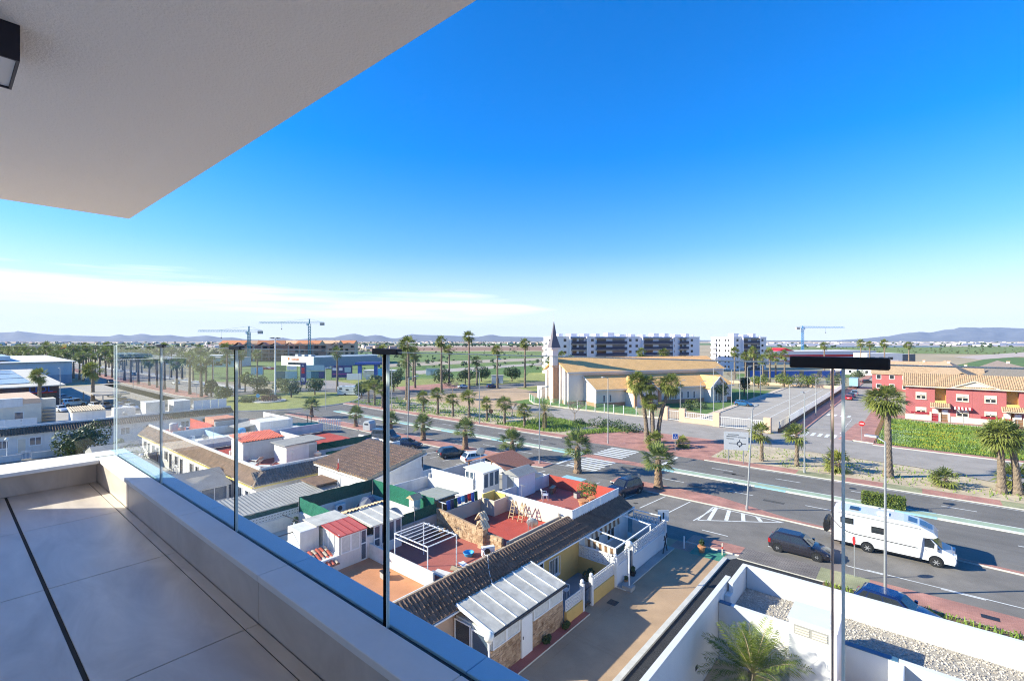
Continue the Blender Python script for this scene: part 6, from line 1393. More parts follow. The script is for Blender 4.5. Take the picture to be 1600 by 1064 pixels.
# ---------------------------------------------------------------- broad-leaved trees and shrubs
def leaf_cloud(seed, lobes, n, size, squash=1.0):
    random.seed(seed); mb=MB()
    for _ in range(n):
        cx,cy_,cz,r=random.choice(lobes); d=Vector((random.gauss(0,1),random.gauss(0,1),random.gauss(0,1))).normalized(); q=random.uniform(.55,1.02)**.5*r
        c=Vector((cx,cy_,cz))+Vector((d.x*q,d.y*q,d.z*q*squash)); nrm=(d+Vector((random.uniform(-.8,.8),)*1+(random.uniform(-.8,.8),random.uniform(-.3,.9)))).normalized()
        u=nrm.cross(Vector((0,0,1))); u=u.normalized() if u.length>.05 else Vector((1,0,0)); v=nrm.cross(u); s=size*random.uniform(.6,1.3); a=random.uniform(0,6.28); u,v=u*math.cos(a)+v*math.sin(a),v*math.cos(a)-u*math.sin(a)
        mb.add([c-u*s,c-v*s*.55,c+u*s,c+v*s*.55],[(0,1,2,3)])
    return mb
def limbs(h, lobes, r=.16):
    mb=MB(); mb.cyl((0,0,0),(0,0,h*.45),r*1.3,r,n=8,caps=False)
    for (x,y,z,q) in lobes: mb.cyl((0,0,h*.40),(x*.8,y*.8,z),r*.6,r*.2,n=5,caps=False)
    return mb
def tree(name, label, cat, x, y, h, w, leaf='leaf_tree', seed=1, n=1500, size=.22, group=None, trunk=True, rz=0, z=0, key=None):
    key=key or seed; p=thing(name,label,cat,(x,y,z),rz,group)
    random.seed(seed); lob=[]
    for k in range(9):
        a=k*2.4; rr=w*.5*random.uniform(.2,.62); lob.append((rr*math.cos(a),rr*math.sin(a),h*(random.uniform(.45,.82) if trunk else random.uniform(.25,.7)),w*random.uniform(.16,.26)))
    clone(mesh_of('crown:%s%s%s'%(name,key,leaf),lambda: leaf_cloud(seed,lob,n,size),M[leaf]),'crown',p)
    if trunk: clone(mesh_of('trunk:%s%s'%(name,key),lambda: limbs(h,lob,.05*h**.5+.06),M['bark']),'trunk',p)
    return p
for i,(px,py,h,w,lf,l) in enumerate(((402,617,6.5,8,'leaf_olive','large round tree left on the roundabout'),(455,622,6.0,7.5,'leaf_olive','open crowned tree in the middle of the roundabout'),(492,618,5.0,6.5,'leaf_tree','spreading tree at the right end of the roundabout'),(383,612,7.0,3.6,'leaf_hedge','yellow-green upright tree beside the left glass joint'),(440,612,4,5.5,'leaf_tree','low tree behind the lamp mast on the roundabout'),(330,620,5,5,'leaf_dark','dark tree behind the left roundabout entry'),(350,628,4.2,5,'leaf_tree','bushy tree left of the black glass joint on the roundabout'))):
    x,y=gp(px,py); tree('roundabout_tree',l,'tree',x,y,h,w,lf,20+i,1500,.24,'roundabout trees')
for i,(px,py,h,w,lf,l) in enumerate(((690,603,6,10,'leaf_dark','dark round bush at the left of the far road'),(727,600,6,7,'leaf_dark','dark upright bush behind the parked silver car'),(752,596,6.5,9,'leaf_dark','dark round bush in the middle of the far road'),(800,596,5.5,9,'leaf_dark','dark round bush right of the transformer cabin'),(615,612,7,8,'leaf_tree','large tree hidden behind the black glass joint'),(585,615,6,6,'leaf_tree','leafy tree by the petrol sign box'),(565,622,4.5,5,'leaf_tree','small leafy tree left of the petrol sign box'))):
    x,y=gp(px,py); tree('round_bush',l,'tree',x,y,h,w,lf,40+i,1500,.28,'bushes along the far road')
for i,(px,py,h,w,lf,l) in enumerate(((1225,605,4.5,9,'leaf_hedge','left hedge tree behind the car park'),(1262,605,4.5,9,'leaf_hedge','right hedge tree behind the car park'),(1185,606,4.5,7,'leaf_hedge','green tree behind the magnolia'),(1305,605,4.2,8,'leaf_olive','olive tree before the parked lorry'),(1163,618,6.0,4.2,'leaf_dark','small dark magnolia at the end of the church lawn'),(1125,628,5.5,5.5,'leaf_olive','olive tree before the church side gable'),(1340,596,4.5,6,'leaf_olive','pale tree above the parked lorry'))):
    x,y=gp(px,py); tree('park_tree',l,'tree',x,y,h,w,lf,60+i,1300,.22,'trees round the church plot')
# big shrub on the lane, small garden plants
tree('garden_shrub','dense dark green round shrub in the lane garden at left','shrub',-92.3,13.2,4.4,7.5,'leaf_dark',81,2600,.20,None,False)
tree('garden_shrub','brown-green bush seen through the glass below the corner','shrub',-73.5,14.2,3.6,7.0,'leaf_olive',82,1800,.18,None,False)
tree('garden_shrub','bright yellow-green bush beside the far end of the middle block','shrub',-88.5,17.0,3.0,2.2,'leaf_hedge',83,600,.16,None,False)
tree('garden_shrub','low pale bush behind the translucent hut','shrub',-77.0,10.8,2.0,5.0,'leaf_olive',84,1200,.16,None,False)
def hedge_box(label, x, y, L, Wd, h, leaf, seed, name='hedge'):
    p=thing(name,label,'hedge',(x,y,0)); random.seed(seed); mb=MB()
    for _ in range(2600):
        f=random.random(); u=random.uniform(-.5,.5); v=random.uniform(-.5,.5); t=random.random()
        c=Vector((u*L,v*Wd,h)) if f<.34 else (Vector((u*L,-Wd/2,t*h)) if f<.62 else (Vector((-L/2,v*Wd,t*h)) if f<.74 else (Vector((L/2,v*Wd,t*h)) if f<.87 else Vector((u*L,Wd/2,t*h)))))
        c+=Vector((random.gauss(0,.05),random.gauss(0,.05),random.gauss(0,.06))); a=Vector((random.gauss(0,1),random.gauss(0,1),random.gauss(0,1))).normalized(); b=a.cross(Vector((random.gauss(0,1),random.gauss(0,1),random.gauss(0,1)))).normalized(); s=random.uniform(.05,.10)
        mb.add([c-a*s,c-b*s*.6,c+a*s,c+b*s*.6],[(0,1,2,3)])
    mb.obj('foliage', M[leaf], p); bx('core', M['leaf_dark'], p, -L/2+.12,-Wd/2+.12,0,L/2-.12,Wd/2-.12,h-.12); return p
x,y=gp(1376,789); hedge_box('clipped green hedge block on the median behind the motorhome',-2.6,60.2,3.3,1.0,1.25,'leaf_hedge',3)
for i,(px,py,rx,ry,h,mt,l) in enumerate(((421,628,3.6,3.0,2.2,'leaf_purple','clipped purple mound on the roundabout'),(387,629,3.2,2.6,1.9,'leaf_olive','clipped green mound on the roundabout'),(410,616,3.5,3,2.0,'leaf_dark','dark clipped mound at the back of the roundabout'))):
    x,y=gp(px,py); p=thing('clipped_mound',l,'shrub',(x,y,.2)); lob=[(rx*.55*math.cos(k*1.05),ry*.55*math.sin(k*1.05),h*.35,h*.55) for k in range(6)]+[(0,0,h*.45,h*.6)]
    leaf_cloud(90+i,lob,1500,.16,.8).obj('foliage', M[mt], p)
    if i==0: MB().lathe([(rx*1.15,0),(rx*1.15,.25),(rx*.9,.3)],20).obj('rim', M['kerb'], p)
# bare trees
def bare_tree(label, x, y, h, seed):
    p=thing('bare_tree',label,'tree',(x,y,0)); random.seed(seed); mb=MB(); mb.cyl((0,0,0),(0,0,h*.4),.13,.10,n=7,caps=False)
    def br(a,d,l,r,k):
        b=a+d*l; mb.cyl(a,b,r,r*.6,n=4,caps=False)
        if k:
            for _ in range(4 if k>1 else 5): br(b,(d+Vector((random.uniform(-.8,.8),random.uniform(-.8,.8),random.uniform(-.1,.6)))).normalized(),l*.66,r*.6,k-1)
    for q in range(5): br(Vector((0,0,h*.38)),Vector((math.cos(q*1.26)*.7,math.sin(q*1.26)*.7,.7)).normalized(),h*.24,.06,3)
    mb.obj('branches', M['twig'], p)
x,y=gp(898,662); bare_tree('small bare tree on the green verge before the church fence',x,y,5.2,1)
for i,(px,py,h) in enumerate(((1146,603,6),(1247,604,5),(1278,603,5),(707,620,5),(800,650,3.6))):
    x,y=gp(px,py); bare_tree('bare grey tree, %s'%['left of the magnolia','behind the yellow bin','left of the twin glass edges','on the ochre path by the young palms','among the young palms near the church fence'][i],x,y,h,5+i)
# meadow with yellow flowers, weeds on the verges
def blades(name, label, area, n, h, mats, wts, seed, w=.05, cat='grass'):
    random.seed(seed); mb=MB(); pts=area; xs=[p[0] for p in pts]; ys=[p[1] for p in pts]
    def inside(x,y):
        c=False; j=len(pts)-1
        for i in range(len(pts)):
            if (pts[i][1]>y)!=(pts[j][1]>y) and x<(pts[j][0]-pts[i][0])*(y-pts[i][1])/(pts[j][1]-pts[i][1])+pts[i][0]: c=not c
            j=i
        return c
    k=0
    while k<n:
        x=random.uniform(min(xs),max(xs)); y=random.uniform(min(ys),max(ys)); k+=1
        if not inside(x,y): continue
        d=noise.noise((x*.22,y*.22,seed)); 
        if d<-.28+random.uniform(-.1,.1) and 'meadow' not in name: continue
        hh=h*(.5+.9*random.random())*(1+.7*d); m=0
        f=noise.noise((x*.16+9,y*.5,seed+3.))
        if len(mats)>1 and f>.12 and random.random()<wts: m=1
        elif len(mats)>2 and f<-.25 and random.random()<wts*.8: m=2
        a=random.uniform(0,6.28); dx,dy=math.cos(a)*w,math.sin(a)*w; lx,ly=random.uniform(-.4,.4)*hh,random.uniform(-.4,.4)*hh
        if m: mb.add([(x-dx,y-dy,hh*.7),(x-dy,y+dx,hh*.75),(x+dx,y+dy,hh*.8),(x+dy,y-dx,hh*.75)],[(0,1,2,3)],m)
        else: mb.add([(x-dx,y-dy,0),(x+dx,y+dy,0),(x+dx*.6+lx,y+dy*.6+ly,hh),(x-dx*.2+lx,y-dy*.2+ly,hh*.95)],[(0,1,2,3)],0)
    return mb.obj(name, mats, kind='stuff', label=label, cat=cat)
MA=[(-5.0,97),(14,95.4),(40,93.5),(40,124),(-5.0,128)]
sheet('meadow_ground', M['lawn'], MA, .03)
blades('meadow_grass','lush green meadow with yellow flower drifts before the raspberry houses',MA,76000,.36,[M['grass'],M['flower_y'],M['flower_w']],.7,2,w=.055)
blades('verge_weeds','low green weeds on the dirt verge before the church road',[(-64,71),(-46,71),(-40,81),(-60,84)],7000,.4,[M['grass']],0,4,w=.08)
blades('verge_weeds','sparse green weeds under the young palms on the left verge',[(-118,71),(-66,71),(-64,84),(-116,86)],4500,.3,[M['grass']],0,5,w=.08)
blades('verge_weeds','sparse dry weeds on the verge under the right palms',[(-22,71),(30,71),(30,76),(-4,82),(-22,82.5)],2000,.22,[M['grass'],M['flower_y']],.15,6,w=.06)
blades('planting_strip_weeds','small shrubs in the soil strip along the near pavement',[(-4.8,38.1),(20,38.1),(20,38.8),(-4.8,38.8)],900,.25,[M['grass'],M['flower_y']],.1,7,w=.05)
for i,(px,py,w_,h_) in enumerate(((962,670,6,1.0),(985,674,5,.9),(940,667,6,1.0),(905,664,4,.8))):
    x,y=gp(px,py); tree('low_shrub','low dark green shrub on the verge before the church road, %s'%ORD[i],'shrub',x,y,h_,w_,'leaf_tree',120+i,700,.16,'low shrubs on the verge',False)
for i,(px,py,h_) in enumerate(((1080,636,1.3),(1075,640,.9),(1092,638,1.1))):
    x,y=gp(px,py); tree('flower_bed_shrub','flower bed shrub on the church lawn, %s'%['the reddish tallest one','the low one in front','the dark one at right'][i],'shrub',x,y,h_*1.4,4,'leaf_olive' if i else 'leaf_hedge',130+i,600,.16,None,False)
x,y=gp(968,630); tree('flower_bed_shrub','leafy brown shrub by the church entrance wing','shrub',x,y,2.2,3.4,'leaf_olive',140,700,.15,None,False)
# ================================================================ vehicles
WH={}
def wheel(parent, x, y, r=.32, w=.2):
    if 'tyre' not in WH:
        o=MB().lathe([(.60,-.5),(.93,-.5),(1.0,-.36),(1.0,.36),(.93,.5),(.60,.5)],20,caps=False).obj('tyre', M['rubber'])
        for v in o.data.vertices: v.co=Vector((v.co.x,-v.co.z,v.co.y))
        WH['tyre']=o.data; bpy.data.objects.remove(o)
        m=MB(); m.cyl((0,-.30,0),(0,.30,0),.62,n=16,m=1)
        for k in range(6):
            a=k*math.pi/3; d=Vector((math.cos(a),0,math.sin(a))); 
            for s in (-1,1): m.beam(d*.12+Vector((0,s*.40,0)),d*.62+Vector((0,s*.36,0)),.2,.16)
        for s in (-1,1): m.cyl((0,s*.30,0),(0,s*.46,0),.2,n=10)
        r_=m.obj('rim', [M['rim'],M['black']]); WH['rim']=r_.data; bpy.data.objects.remove(r_)
    t=clone(WH['tyre'],'wheel',parent,(x,y,r)); t.scale=(r,w,r); clone(WH['rim'],'rim',t)
    return t
def loft(mb, secs, m=0, cap=True):
    n=len(secs[0]); b=[]
    for s in secs: b+=s
    mb.add(b,[(k*n+i,k*n+(i+1)%n,(k+1)*n+(i+1)%n,(k+1)*n+i) for k in range(len(secs)-1) for i in range(n)],m)
    if cap: mb.add(secs[0],[tuple(range(n))],m); mb.add(secs[-1],[tuple(range(n-1,-1,-1))],m)
STY={ # L, W, H, belt front, belt rear, cabin base x (rear..front as fraction), roof x (rear..front), wheelbase
 'hatch':(4.25,1.76,1.48,.92,.98,(-.49,.22),(-.38,.04),2.62,.72),
 'wagon':(4.3,1.78,1.60,.98,1.02,(-.49,.24),(-.43,.05),2.6,.80),
 'sedan':(4.5,1.78,1.44,.92,.98,(-.36,.20),(-.22,.04),2.7,.72),
 'van':(4.9,1.9,1.92,1.12,1.16,(-.492,.33),(-.47,.20),3.0,.95),
 'suv':(4.5,1.85,1.66,1.02,1.06,(-.49,.22),(-.42,.05),2.65,.86)}
def car(label, x, y, rz, style, paintm, group=None, detail=True, roofbars=False):
    L,Wd,H_,bf,brr,cb_,ct,wb,hood=STY[style]; key='%s|%s'%(style,paintm.name)
    c=thing('parked_car' if style!='van' else 'parked_van', label,'van' if style=='van' else 'car',(x,y,0),rz,group)
    hw=Wd/2; gz=.20
    def sec(xx,zb,zt,w): 
        return [(xx,-w*.93,zb),(xx,-w,zb+.14),(xx,-w*1.0,zb+(zt-zb)*.62),(xx,-w*.93,zt-.03),(xx,-w*.80,zt),(xx,w*.80,zt),(xx,w*.93,zt-.03),(xx,w*1.0,zb+(zt-zb)*.62),(xx,w,zb+.14),(xx,w*.93,zb)]
    def body():
        mb=MB(); X=lambda f:f*L
        fr=[(-.5,.42,brr*.80,hw*.86),(-.485,.30,brr*.97,hw*.94),(-.43,gz,brr,hw*.985),(-.2,gz-.02,(bf+brr)/2+.01,hw),(.1,gz-.02,bf+.0,hw),(.24,gz,bf-.01,hw*.99),(.36,gz,hood+.05,hw*.97),(.455,gz+.02,hood-.06,hw*.92),(.488,.28,hood-.16,hw*.82),(.5,.38,.56,hw*.70)]
        loft(mb,[sec(X(a),b,z,w) for a,b,z,w in fr]); return mb
    def cabin():
        mb=MB(); zb=min(bf,brr)-.06
        r0,r1=cb_[0]*L,cb_[1]*L; t0,t1=ct[0]*L,ct[1]*L; wb_,wt=hw*.93,hw*.72
        def ring(z,x0,x1,w,e): return [(x0,-w+e,z),(x0+e,-w,z),((x0+x1)/2,-w*1.01,z),(x1-e,-w,z),(x1,-w+e*2,z),(x1,w-e*2,z),(x1-e,w,z),((x0+x1)/2,w*1.01,z),(x0+e,w,z),(x0,w-e,z)]
        z2=H_-.07; f=(z2-zb)/(H_-zb)
        loft(mb,[ring(zb,r0,r1,wb_,.12),ring(z2,r0+(t0-r0)*f,r1+(t1-r1)*f,wb_+(wt-wb_)*f,.12),ring(H_,t0+.10,t1-.14,wt-.13,.12)]); return mb
    bm=mesh_of('body:'+key,body,paintm); bo=clone(bm,'body',c)
    for p in bm.polygons: p.use_smooth=True
    cm=mesh_of('cabin:'+key,cabin,paintm); co=clone(cm,'cabin',c)
    for p in cm.polygons: p.use_smooth=True
    try: 
        bo.data.set_sharp_from_angle(angle=R(38)); co.data.set_sharp_from_angle(angle=R(38))
    except Exception: pass
    zb=min(bf,brr)-.06; r0,r1=cb_[0]*L,cb_[1]*L; t0,t1=ct[0]*L,ct[1]*L; wb_,wt=hw*.93,hw*.72
    def pt(u,f,s,o=.014):   # u along cabin at height fraction f
        x0=r0+(t0-r0)*f; x1=r1+(t1-r1)*f; return (x0+(x1-x0)*u, s*(wb_+(wt-wb_)*f+o), zb+(H_-zb)*f)
    f0,f1=.22,.84
    def sidewin(s,u0,u1,e0=0,e1=0): 
        q=[pt(u0,f0,s),pt(u1,f0,s),pt(u1-e1,f1,s),pt(u0+e0,f1,s)]
        return MB().extr([Vector(v)-Vector((0,s*.02,0)) for v in q],(0,s*.022,0))
    k2=key+'|w'
    gl=M['glass_dark']
    for s in (-1,1):
        clone(mesh_of('side_window:a%s%d'%(k2,s),lambda: sidewin(s,.54,.93,0,.04),gl),'side_window',c); clone(mesh_of('side_window:b%s%d'%(k2,s),lambda: sidewin(s,.22,.515),gl),'side_window',c)
        if style!='sedan': clone(mesh_of('side_window:c%s%d'%(k2,s),lambda: sidewin(s,.06,.195,.03),gl),'side_window',c)
    def ends(front):
        mb=MB(); q=[]
        for f,w_ in ((.14,.86),(.90,.84)):
            x=(r1+(t1-r1)*f+.016) if front else (r0+(t0-r0)*f-.016); w=(wb_+(wt-wb_)*f)*w_; q+=[(x,-w,zb+(H_-zb)*f),(x,w,zb+(H_-zb)*f)]
        pts=[Vector(q[0]),Vector(q[1]),Vector(q[3]),Vector(q[2])]; d=.02 if front else -.02
        return mb.extr([p-Vector((d,0,0)) for p in pts],(d,0,0))
    clone(mesh_of('windscreen:'+k2,lambda: ends(True),gl),'windscreen',c); clone(mesh_of('rear_window:'+k2,lambda: ends(False),gl),'rear_window',c)
    rr=.33 if style in('suv','van') else .31
    for sx in (-1,1):
        for s in (-1,1):
            xw=sx*wb/2-(.03*L if style!='van' else 0); 
            clone(mesh_of('wheel_arch:%s%d'%(style,s),lambda: MB().cyl((0,s*(hw-.25),0),(0,s*(hw+.006),0),rr+.07,n=18),M['black']),'wheel_arch',c,(xw,0,rr+.02))
            wheel(c,xw,s*(hw-.09),rr,.20)
    if detail:
        for s in (-1,1):
            clone(mesh_of('headlight:%s%d'%(style,s),lambda: MB().add([(.492*L,s*hw*.42,hood-.30),(.478*L,s*hw*.83,hood-.30),(.44*L,s*hw*.93,hood-.10),(.470*L,s*hw*.48,hood-.13),(.44*L,s*hw*.40,hood-.32),(.43*L,s*hw*.80,hood-.32),(.41*L,s*hw*.88,hood-.12),(.43*L,s*hw*.44,hood-.15)],[(0,1,2,3),(0,1,5,4),(3,2,6,7),(1,2,6,5),(0,3,7,4)]),M['lamp_clear']),'headlight',c)
            clone(mesh_of('tail_light:%s%d'%(style,s),lambda: MB().box(-.497*L,s*hw*.66,brr*.62,-.455*L,s*hw*.965,brr*.93),M['lamp_red']),'tail_light',c)
            clone(mesh_of('mirror:%s%d%s'%(style,s,paintm.name),lambda: MB().box(.15*L,s*hw,bf-.02,.19*L,s*(hw+.17),bf+.13),paintm),'mirror',c)
            clone(mesh_of('handle:%s%d'%(style,s),lambda: MB().box(-.12*L,s*hw*.99,bf-.17,-.08*L,s*(hw+.02),bf-.14),M['black']),'handle',c)
        clone(mesh_of('grille:%s'%style,lambda: MB().box(.47*L,-hw*.38,.36,.503*L,hw*.38,.50),M['black']),'grille',c); clone(mesh_of('number_plate:%s'%style,lambda: MB().box(.49*L,-.26,.50,.508*L,.26,.60),M['plate']),'number_plate',c); clone(mesh_of('number_plate:r%s'%style,lambda: MB().box(-.505*L,-.26,.55,-.47*L,.26,.66),M['plate']),'number_plate',c)
    return c
P_=dict(navy=paint('navy_car_paint',(.015,.022,.055),.3),char=paint('charcoal_car_paint',(.035,.032,.042),.4),teal=paint('dark_teal_car_paint',(.03,.045,.055),.4),white=paint('white_car_paint',(.72,.73,.74)),blue=paint('blue_car_paint',(.03,.14,.30),.3),red=paint('red_car_paint',(.42,.02,.03)),silver=paint('silver_car_paint',(.45,.47,.50),.6),skyb=paint('light_blue_car_paint',(.25,.45,.60),.3),grey=paint('grey_car_paint',(.10,.11,.13),.4),dkb=paint('dark_blue_car_paint',(.01,.03,.12),.3))
PR='cars in the near parking bays'
car('dark charcoal hatchback parked behind the motorhome',-6.95,43.15,0,'hatch',P_['char'])
car('dark crossover parked nose out beside the nearest island palm',-24.2,47.6,R(-103),'suv',P_['navy'])
car('white hatchback parked in the bays above the brown roof shelter',-45.9,47.3,R(70),'hatch',P_['white'],PR)
car('dark teal hatchback parked left of the white one',-50.6,47.2,R(68),'hatch',P_['teal'],PR)
car('dark navy saloon parked right of the grey van',-60.3,46.8,R(30),'sedan',P_['navy'],PR)
car('grey van parked beside the recycling container',-67.0,47.6,R(20),'van',P_['grey'],PR)
car('dark blue hatchback half hidden behind the podium wall',-.9,36.6,R(-8),'hatch',P_['dkb'])
car('dark hatchback standing on the road end beyond the shelter roof',-39.0,45.8,R(75),'hatch',P_['char'],PR)
x,y=gp(1162,634); car('small blue hatchback alone in the church car park',x,y,R(0),'hatch',P_['blue'])
x,y=gp(1337,625); car('red hatchback parked first on the side street',-14.7,y,R(92),'hatch',P_['red'],'cars on the side street')
car('dark blue car parked behind the red one on the side street',-14.6,y+6.6,R(92),'hatch',P_['dkb'],'cars on the side street')
car('silver estate parked third on the side street',-14.5,y+14,R(92),'wagon',P_['silver'],'cars on the side street')
x,y=gp(1396,609); car('silver-blue car on the right of the side street end',x,y,R(80),'suv',P_['skyb'],'cars on the side street')
x,y=gp(1345,598); car('dark car turning at the far end of the side street',x+2,y,R(40),'sedan',P_['char'],'cars on the side street')
x,y=gp(725,606.5); car('silver car on the far road before the bushes',x,y,R(75),'sedan',P_['silver'],'cars on the far road'); x,y=gp(769,606); car('dark blue car on the far road right of the silver one',x,y,R(75),'hatch',P_['dkb'],'cars on the far road')
x,y=gp(779,562); car('blue car on the pale track in the fields',x,y,R(60),'hatch',P_['skyb'],'cars on the far road')
x,y=gp(116,634); car('light blue-white delivery van in the discount store car park',x,y,R(100),'van',P_['skyb'],'vehicles in the store car park')
for i,(px,py,st,co,an,l) in enumerate(((73,641,'van','silver',20,'small pale van at the left of the store car park'),(85,622,'hatch','skyb',95,'light blue car in front of the store doors'),(100,624,'hatch','skyb',95,'second light blue car in front of the store doors'),(158,615,'hatch','red',200,'red car at the back of the store car park'),(168,618,'wagon','white',200,'white car at the back of the store car park'),(178,620,'hatch','silver',200,'silver car at the back of the store car park'),(192,630,'wagon','dkb',10,'dark blue car seen through the corner glass'),(150,637,'hatch','white',10,'white car by the low wall of the store car park'),(165,637,'sedan','silver',10,'silver car by the low wall of the store car park'),(188,638,'hatch','skyb',10,'pale blue car by the low wall near the corner glass'),(95,643,'sedan','white',15,'white car roof just above the estate wall'),(205,640,'hatch','white',15,'white car right of the corner glass'))):
    x,y=gp(px,py); car(l,x,y,R(an),st,P_[co],'vehicles in the store car park',False)
for i,(x,y,an,co,l) in enumerate(((-190,60,180,'silver','silver car driving on the far avenue lane'),(-214,58,180,'white','white car driving on the far avenue lane'),(-172,55.5,180,'grey','grey car entering the roundabout from the avenue'),(-240,43.5,0,'char','dark car on the near avenue lane'),(-285,60,180,'skyb','light blue car farther up the avenue'),(-330,43,0,'white','white car farther up the near avenue lane'))):
    car(l,x,y,R(an),'hatch',P_[co],'cars on the avenue',False)
random.seed(31); n=0
for (px0,px1,py,cnt,l) in ((408,436,577.5,5,'before the supermarket on the left'),(486,512,577,4,'before the supermarket on the right'),(10,90,562,8,'in the lot beyond the warehouse'),(90,115,561,4,'by the yellow roof sign')):
    for k in range(cnt):
        x,y=gp(px0+(px1-px0)*k/max(1,cnt-1),py+random.uniform(-.4,.4)); car('small distant parked car %s, %s in line'%(l,ORD[k]),x,y,R(random.choice((40,130))),random.choice(('hatch','suv','sedan')),P_[random.choice(('white','silver','grey','navy','red'))],'distant parked cars',False)

# ---------------------------------------------------------------- motorhome
def motorhome(label, x, y, rz, art=None, group=None):
    c=thing('motorhome', label, 'motorhome', (x,y,0), rz, group); w=1.15; wp=P_['white']
    # side profile of the living box: rear at x=-2.3, cab joint x=3.3
    prof=[(-2.32,.42),(-2.32,1.1),(-2.38,2.45),(-2.25,2.82),(-1.9,2.92),(2.2,2.92),(3.1,2.80),(3.95,2.42),(4.15,2.20),(3.95,2.06),(3.35,2.0),(3.25,1.1),(3.15,.42)]
    mb=MB(); 
    rings=[]
    for (yy,ins) in ((-w,.05),(-w+.06,0),(w-.06,0),(w,.05)):
        cx,cz=.6,1.6; rings.append([(px+(cx-px)*ins*.35,yy,pz+(cz-pz)*ins*.5) for px,pz in prof])
    loft(mb,rings); bo=mb.obj('living_box', wp, c); 
    # cab
    cp=[(3.2,.36),(5.1,.36),(5.18,.62),(5.12,.98),(4.92,1.16),(4.35,1.36),(3.62,2.10),(3.2,2.12)]
    mb=MB(); loft(mb,[[(a-.06,-1.0,b) for a,b in cp],[(a,-.95,b) for a,b in cp],[(a,.95,b) for a,b in cp],[(a-.06,1.0,b) for a,b in cp]]); mb.obj('cab', wp, c)
    q=[Vector((4.38,0,1.37)),Vector((3.70,0,2.06))]; mb=MB(); nrm=Vector((.72,0,.69)); mb.extr([q[0]+Vector((0,-.9,0))+nrm*.0,q[0]+Vector((0,.9,0)),q[1]+Vector((0,.82,0)),q[1]+Vector((0,-.82,0))],nrm*.02); mb.obj('windscreen', M['glass_dark'], c)
    for s in (-1,1):
        mb=MB(); mb.extr([(3.4,s*.985,1.32),(4.25,s*.985,1.32),(4.05,s*.985,1.55),(3.68,s*.985,1.98),(3.4,s*.985,1.98)],(0,s*.024,0)); mb.obj('cab_window', M['glass_dark'], c)
        MB().box(3.95,s*1.0,1.25,4.1,s*1.24,1.6).obj('mirror', wp, c); MB().box(4.85,s*.60,.86,5.165,s*.97,1.10).obj('headlight', M['lamp_clear'], c); MB().box(-2.36,s*.95,.9,-2.31,s*1.1,1.5).obj('tail_light', M['lamp_red'], c)
        for (a,b,z0,z1) in ((-1.75,-.9,1.95,2.4),(.25,1.15,1.62,2.1)):
            o=MB().extr([(a,s*w,z0),(b,s*w,z0),(b,s*w,z1),(a,s*w,z1)],(0,s*.03,0)).obj('side_window', M['black'], c); MB().extr([(a+.07,s*(w+.031),z0+.07),(b-.07,s*(w+.031),z0+.07),(b-.07,s*(w+.031),z1-.07),(a+.07,s*(w+.031),z1-.07)],(0,s*.006,0)).obj('pane', M['glass_dark'], o)
        st=[(-2.3,2.1),(-1.75,1.55),(-1.3,1.30),(-.8,1.22),(3.0,1.16)]
        g=MB()
        for a,b in zip(st,st[1:]): g.beam((a[0],s*(w+.004),a[1]),(b[0],s*(w+.004),b[1]),.012,.06)
        g.obj('stripe', M['metal_dark'], c)
        d=MB(); 
        for a,b in (((1.45,.5),(1.45,2.15)),((2.1,.5),(2.1,2.15)),((1.45,2.15),(2.1,2.15)),((-1.4,.55),(-1.4,1.15)),((-.75,.55),(-.75,1.15)),((-1.4,1.15),(-.75,1.15))): d.beam((a[0],s*(w+.002),a[1]),(b[0],s*(w+.002),b[1]),.008,.02)
        d.obj('door_seam', M['metal_grey'], c); g=MB(); g.beam((-2.1,s*(w-.03),2.72),(3.2,s*(w-.03),2.60),.09,.06); g.obj('awning_rail', M['metal_grey'], c)
        MB().box(3.42,s*1.0,1.10,3.55,s*1.02,1.14).obj('handle', M['black'], c)
        for xx in (0.0,4.05):
            MB().cyl((xx,s*.7,.40),(xx,s*(1.012 if xx>1 else 1.154),.40),.43,n=20).obj('wheel_arch', M['black'], c); wheel(c,xx,s*(.93 if xx>1 else 1.07),.345,.22)
    for (a,b) in ((-1.2,-.6),(.6,1.3)): o=MB().box(a,-.5,2.925,b,.3,3.0).obj('roof_hatch', M['glass_dark'] if a<0 else M['metal_white'], c)
    mb=MB(); mb.extr([(2.45,-.62,2.90),(3.5,-.62,2.66),(3.5,.62,2.66),(2.45,.62,2.90)],(.02,0,.035)); mb.obj('skylight', M['glass_blue'], c)
    g=MB(); g.box(5.10,-.5,.55,5.19,.5,.82); g.obj('grille', M['black'], c); MB().box(5.17,-.26,.42,5.2,.26,.53).obj('number_plate', M['plate'], c); MB().box(-2.3,-1.05,.30,3.2,1.05,.42).obj('chassis', M['black'], c)
    if art: MB().extr([(-2.395,-1.0,.9),(-2.395,1.0,.9),(-2.43,1.0,2.4),(-2.43,-1.0,2.4)],(-.01,0,0)).obj('rear_picture', art, c)
    return c
motorhome('white coachbuilt motorhome with dark stripe parked on the service lane',-3.0,47.85,0)
bk_=thing('covered_bicycles','black covered bicycles on the rack at the back of the motorhome','bicycles',(-5.75,47.85,.7)); random.seed(2)
g=MB(); sec_=[]
for k in range(7):
    t=-.85+k*.285; r=[(random.uniform(-.03,.03)+.28*math.cos(a)*(1-.25*abs(t)),t,.62+.62*math.sin(a)*(1-.18*abs(t))+random.uniform(-.03,.03)) for a in [2*math.pi*i/9 for i in range(9)]]; sec_.append(r)
loft(g,sec_); g.obj('cover', M['black'], bk_); MB().beam((-.1,-.7,.02),(.2,-.7,.3),.04).beam((-.1,.7,.02),(.2,.7,.3),.04).obj('rack', M['metal_grey'], bk_)
motorhome('cream motorhome with painted rear driving round the roundabout',-131,79.0,R(35)+math.pi*0,lb_)
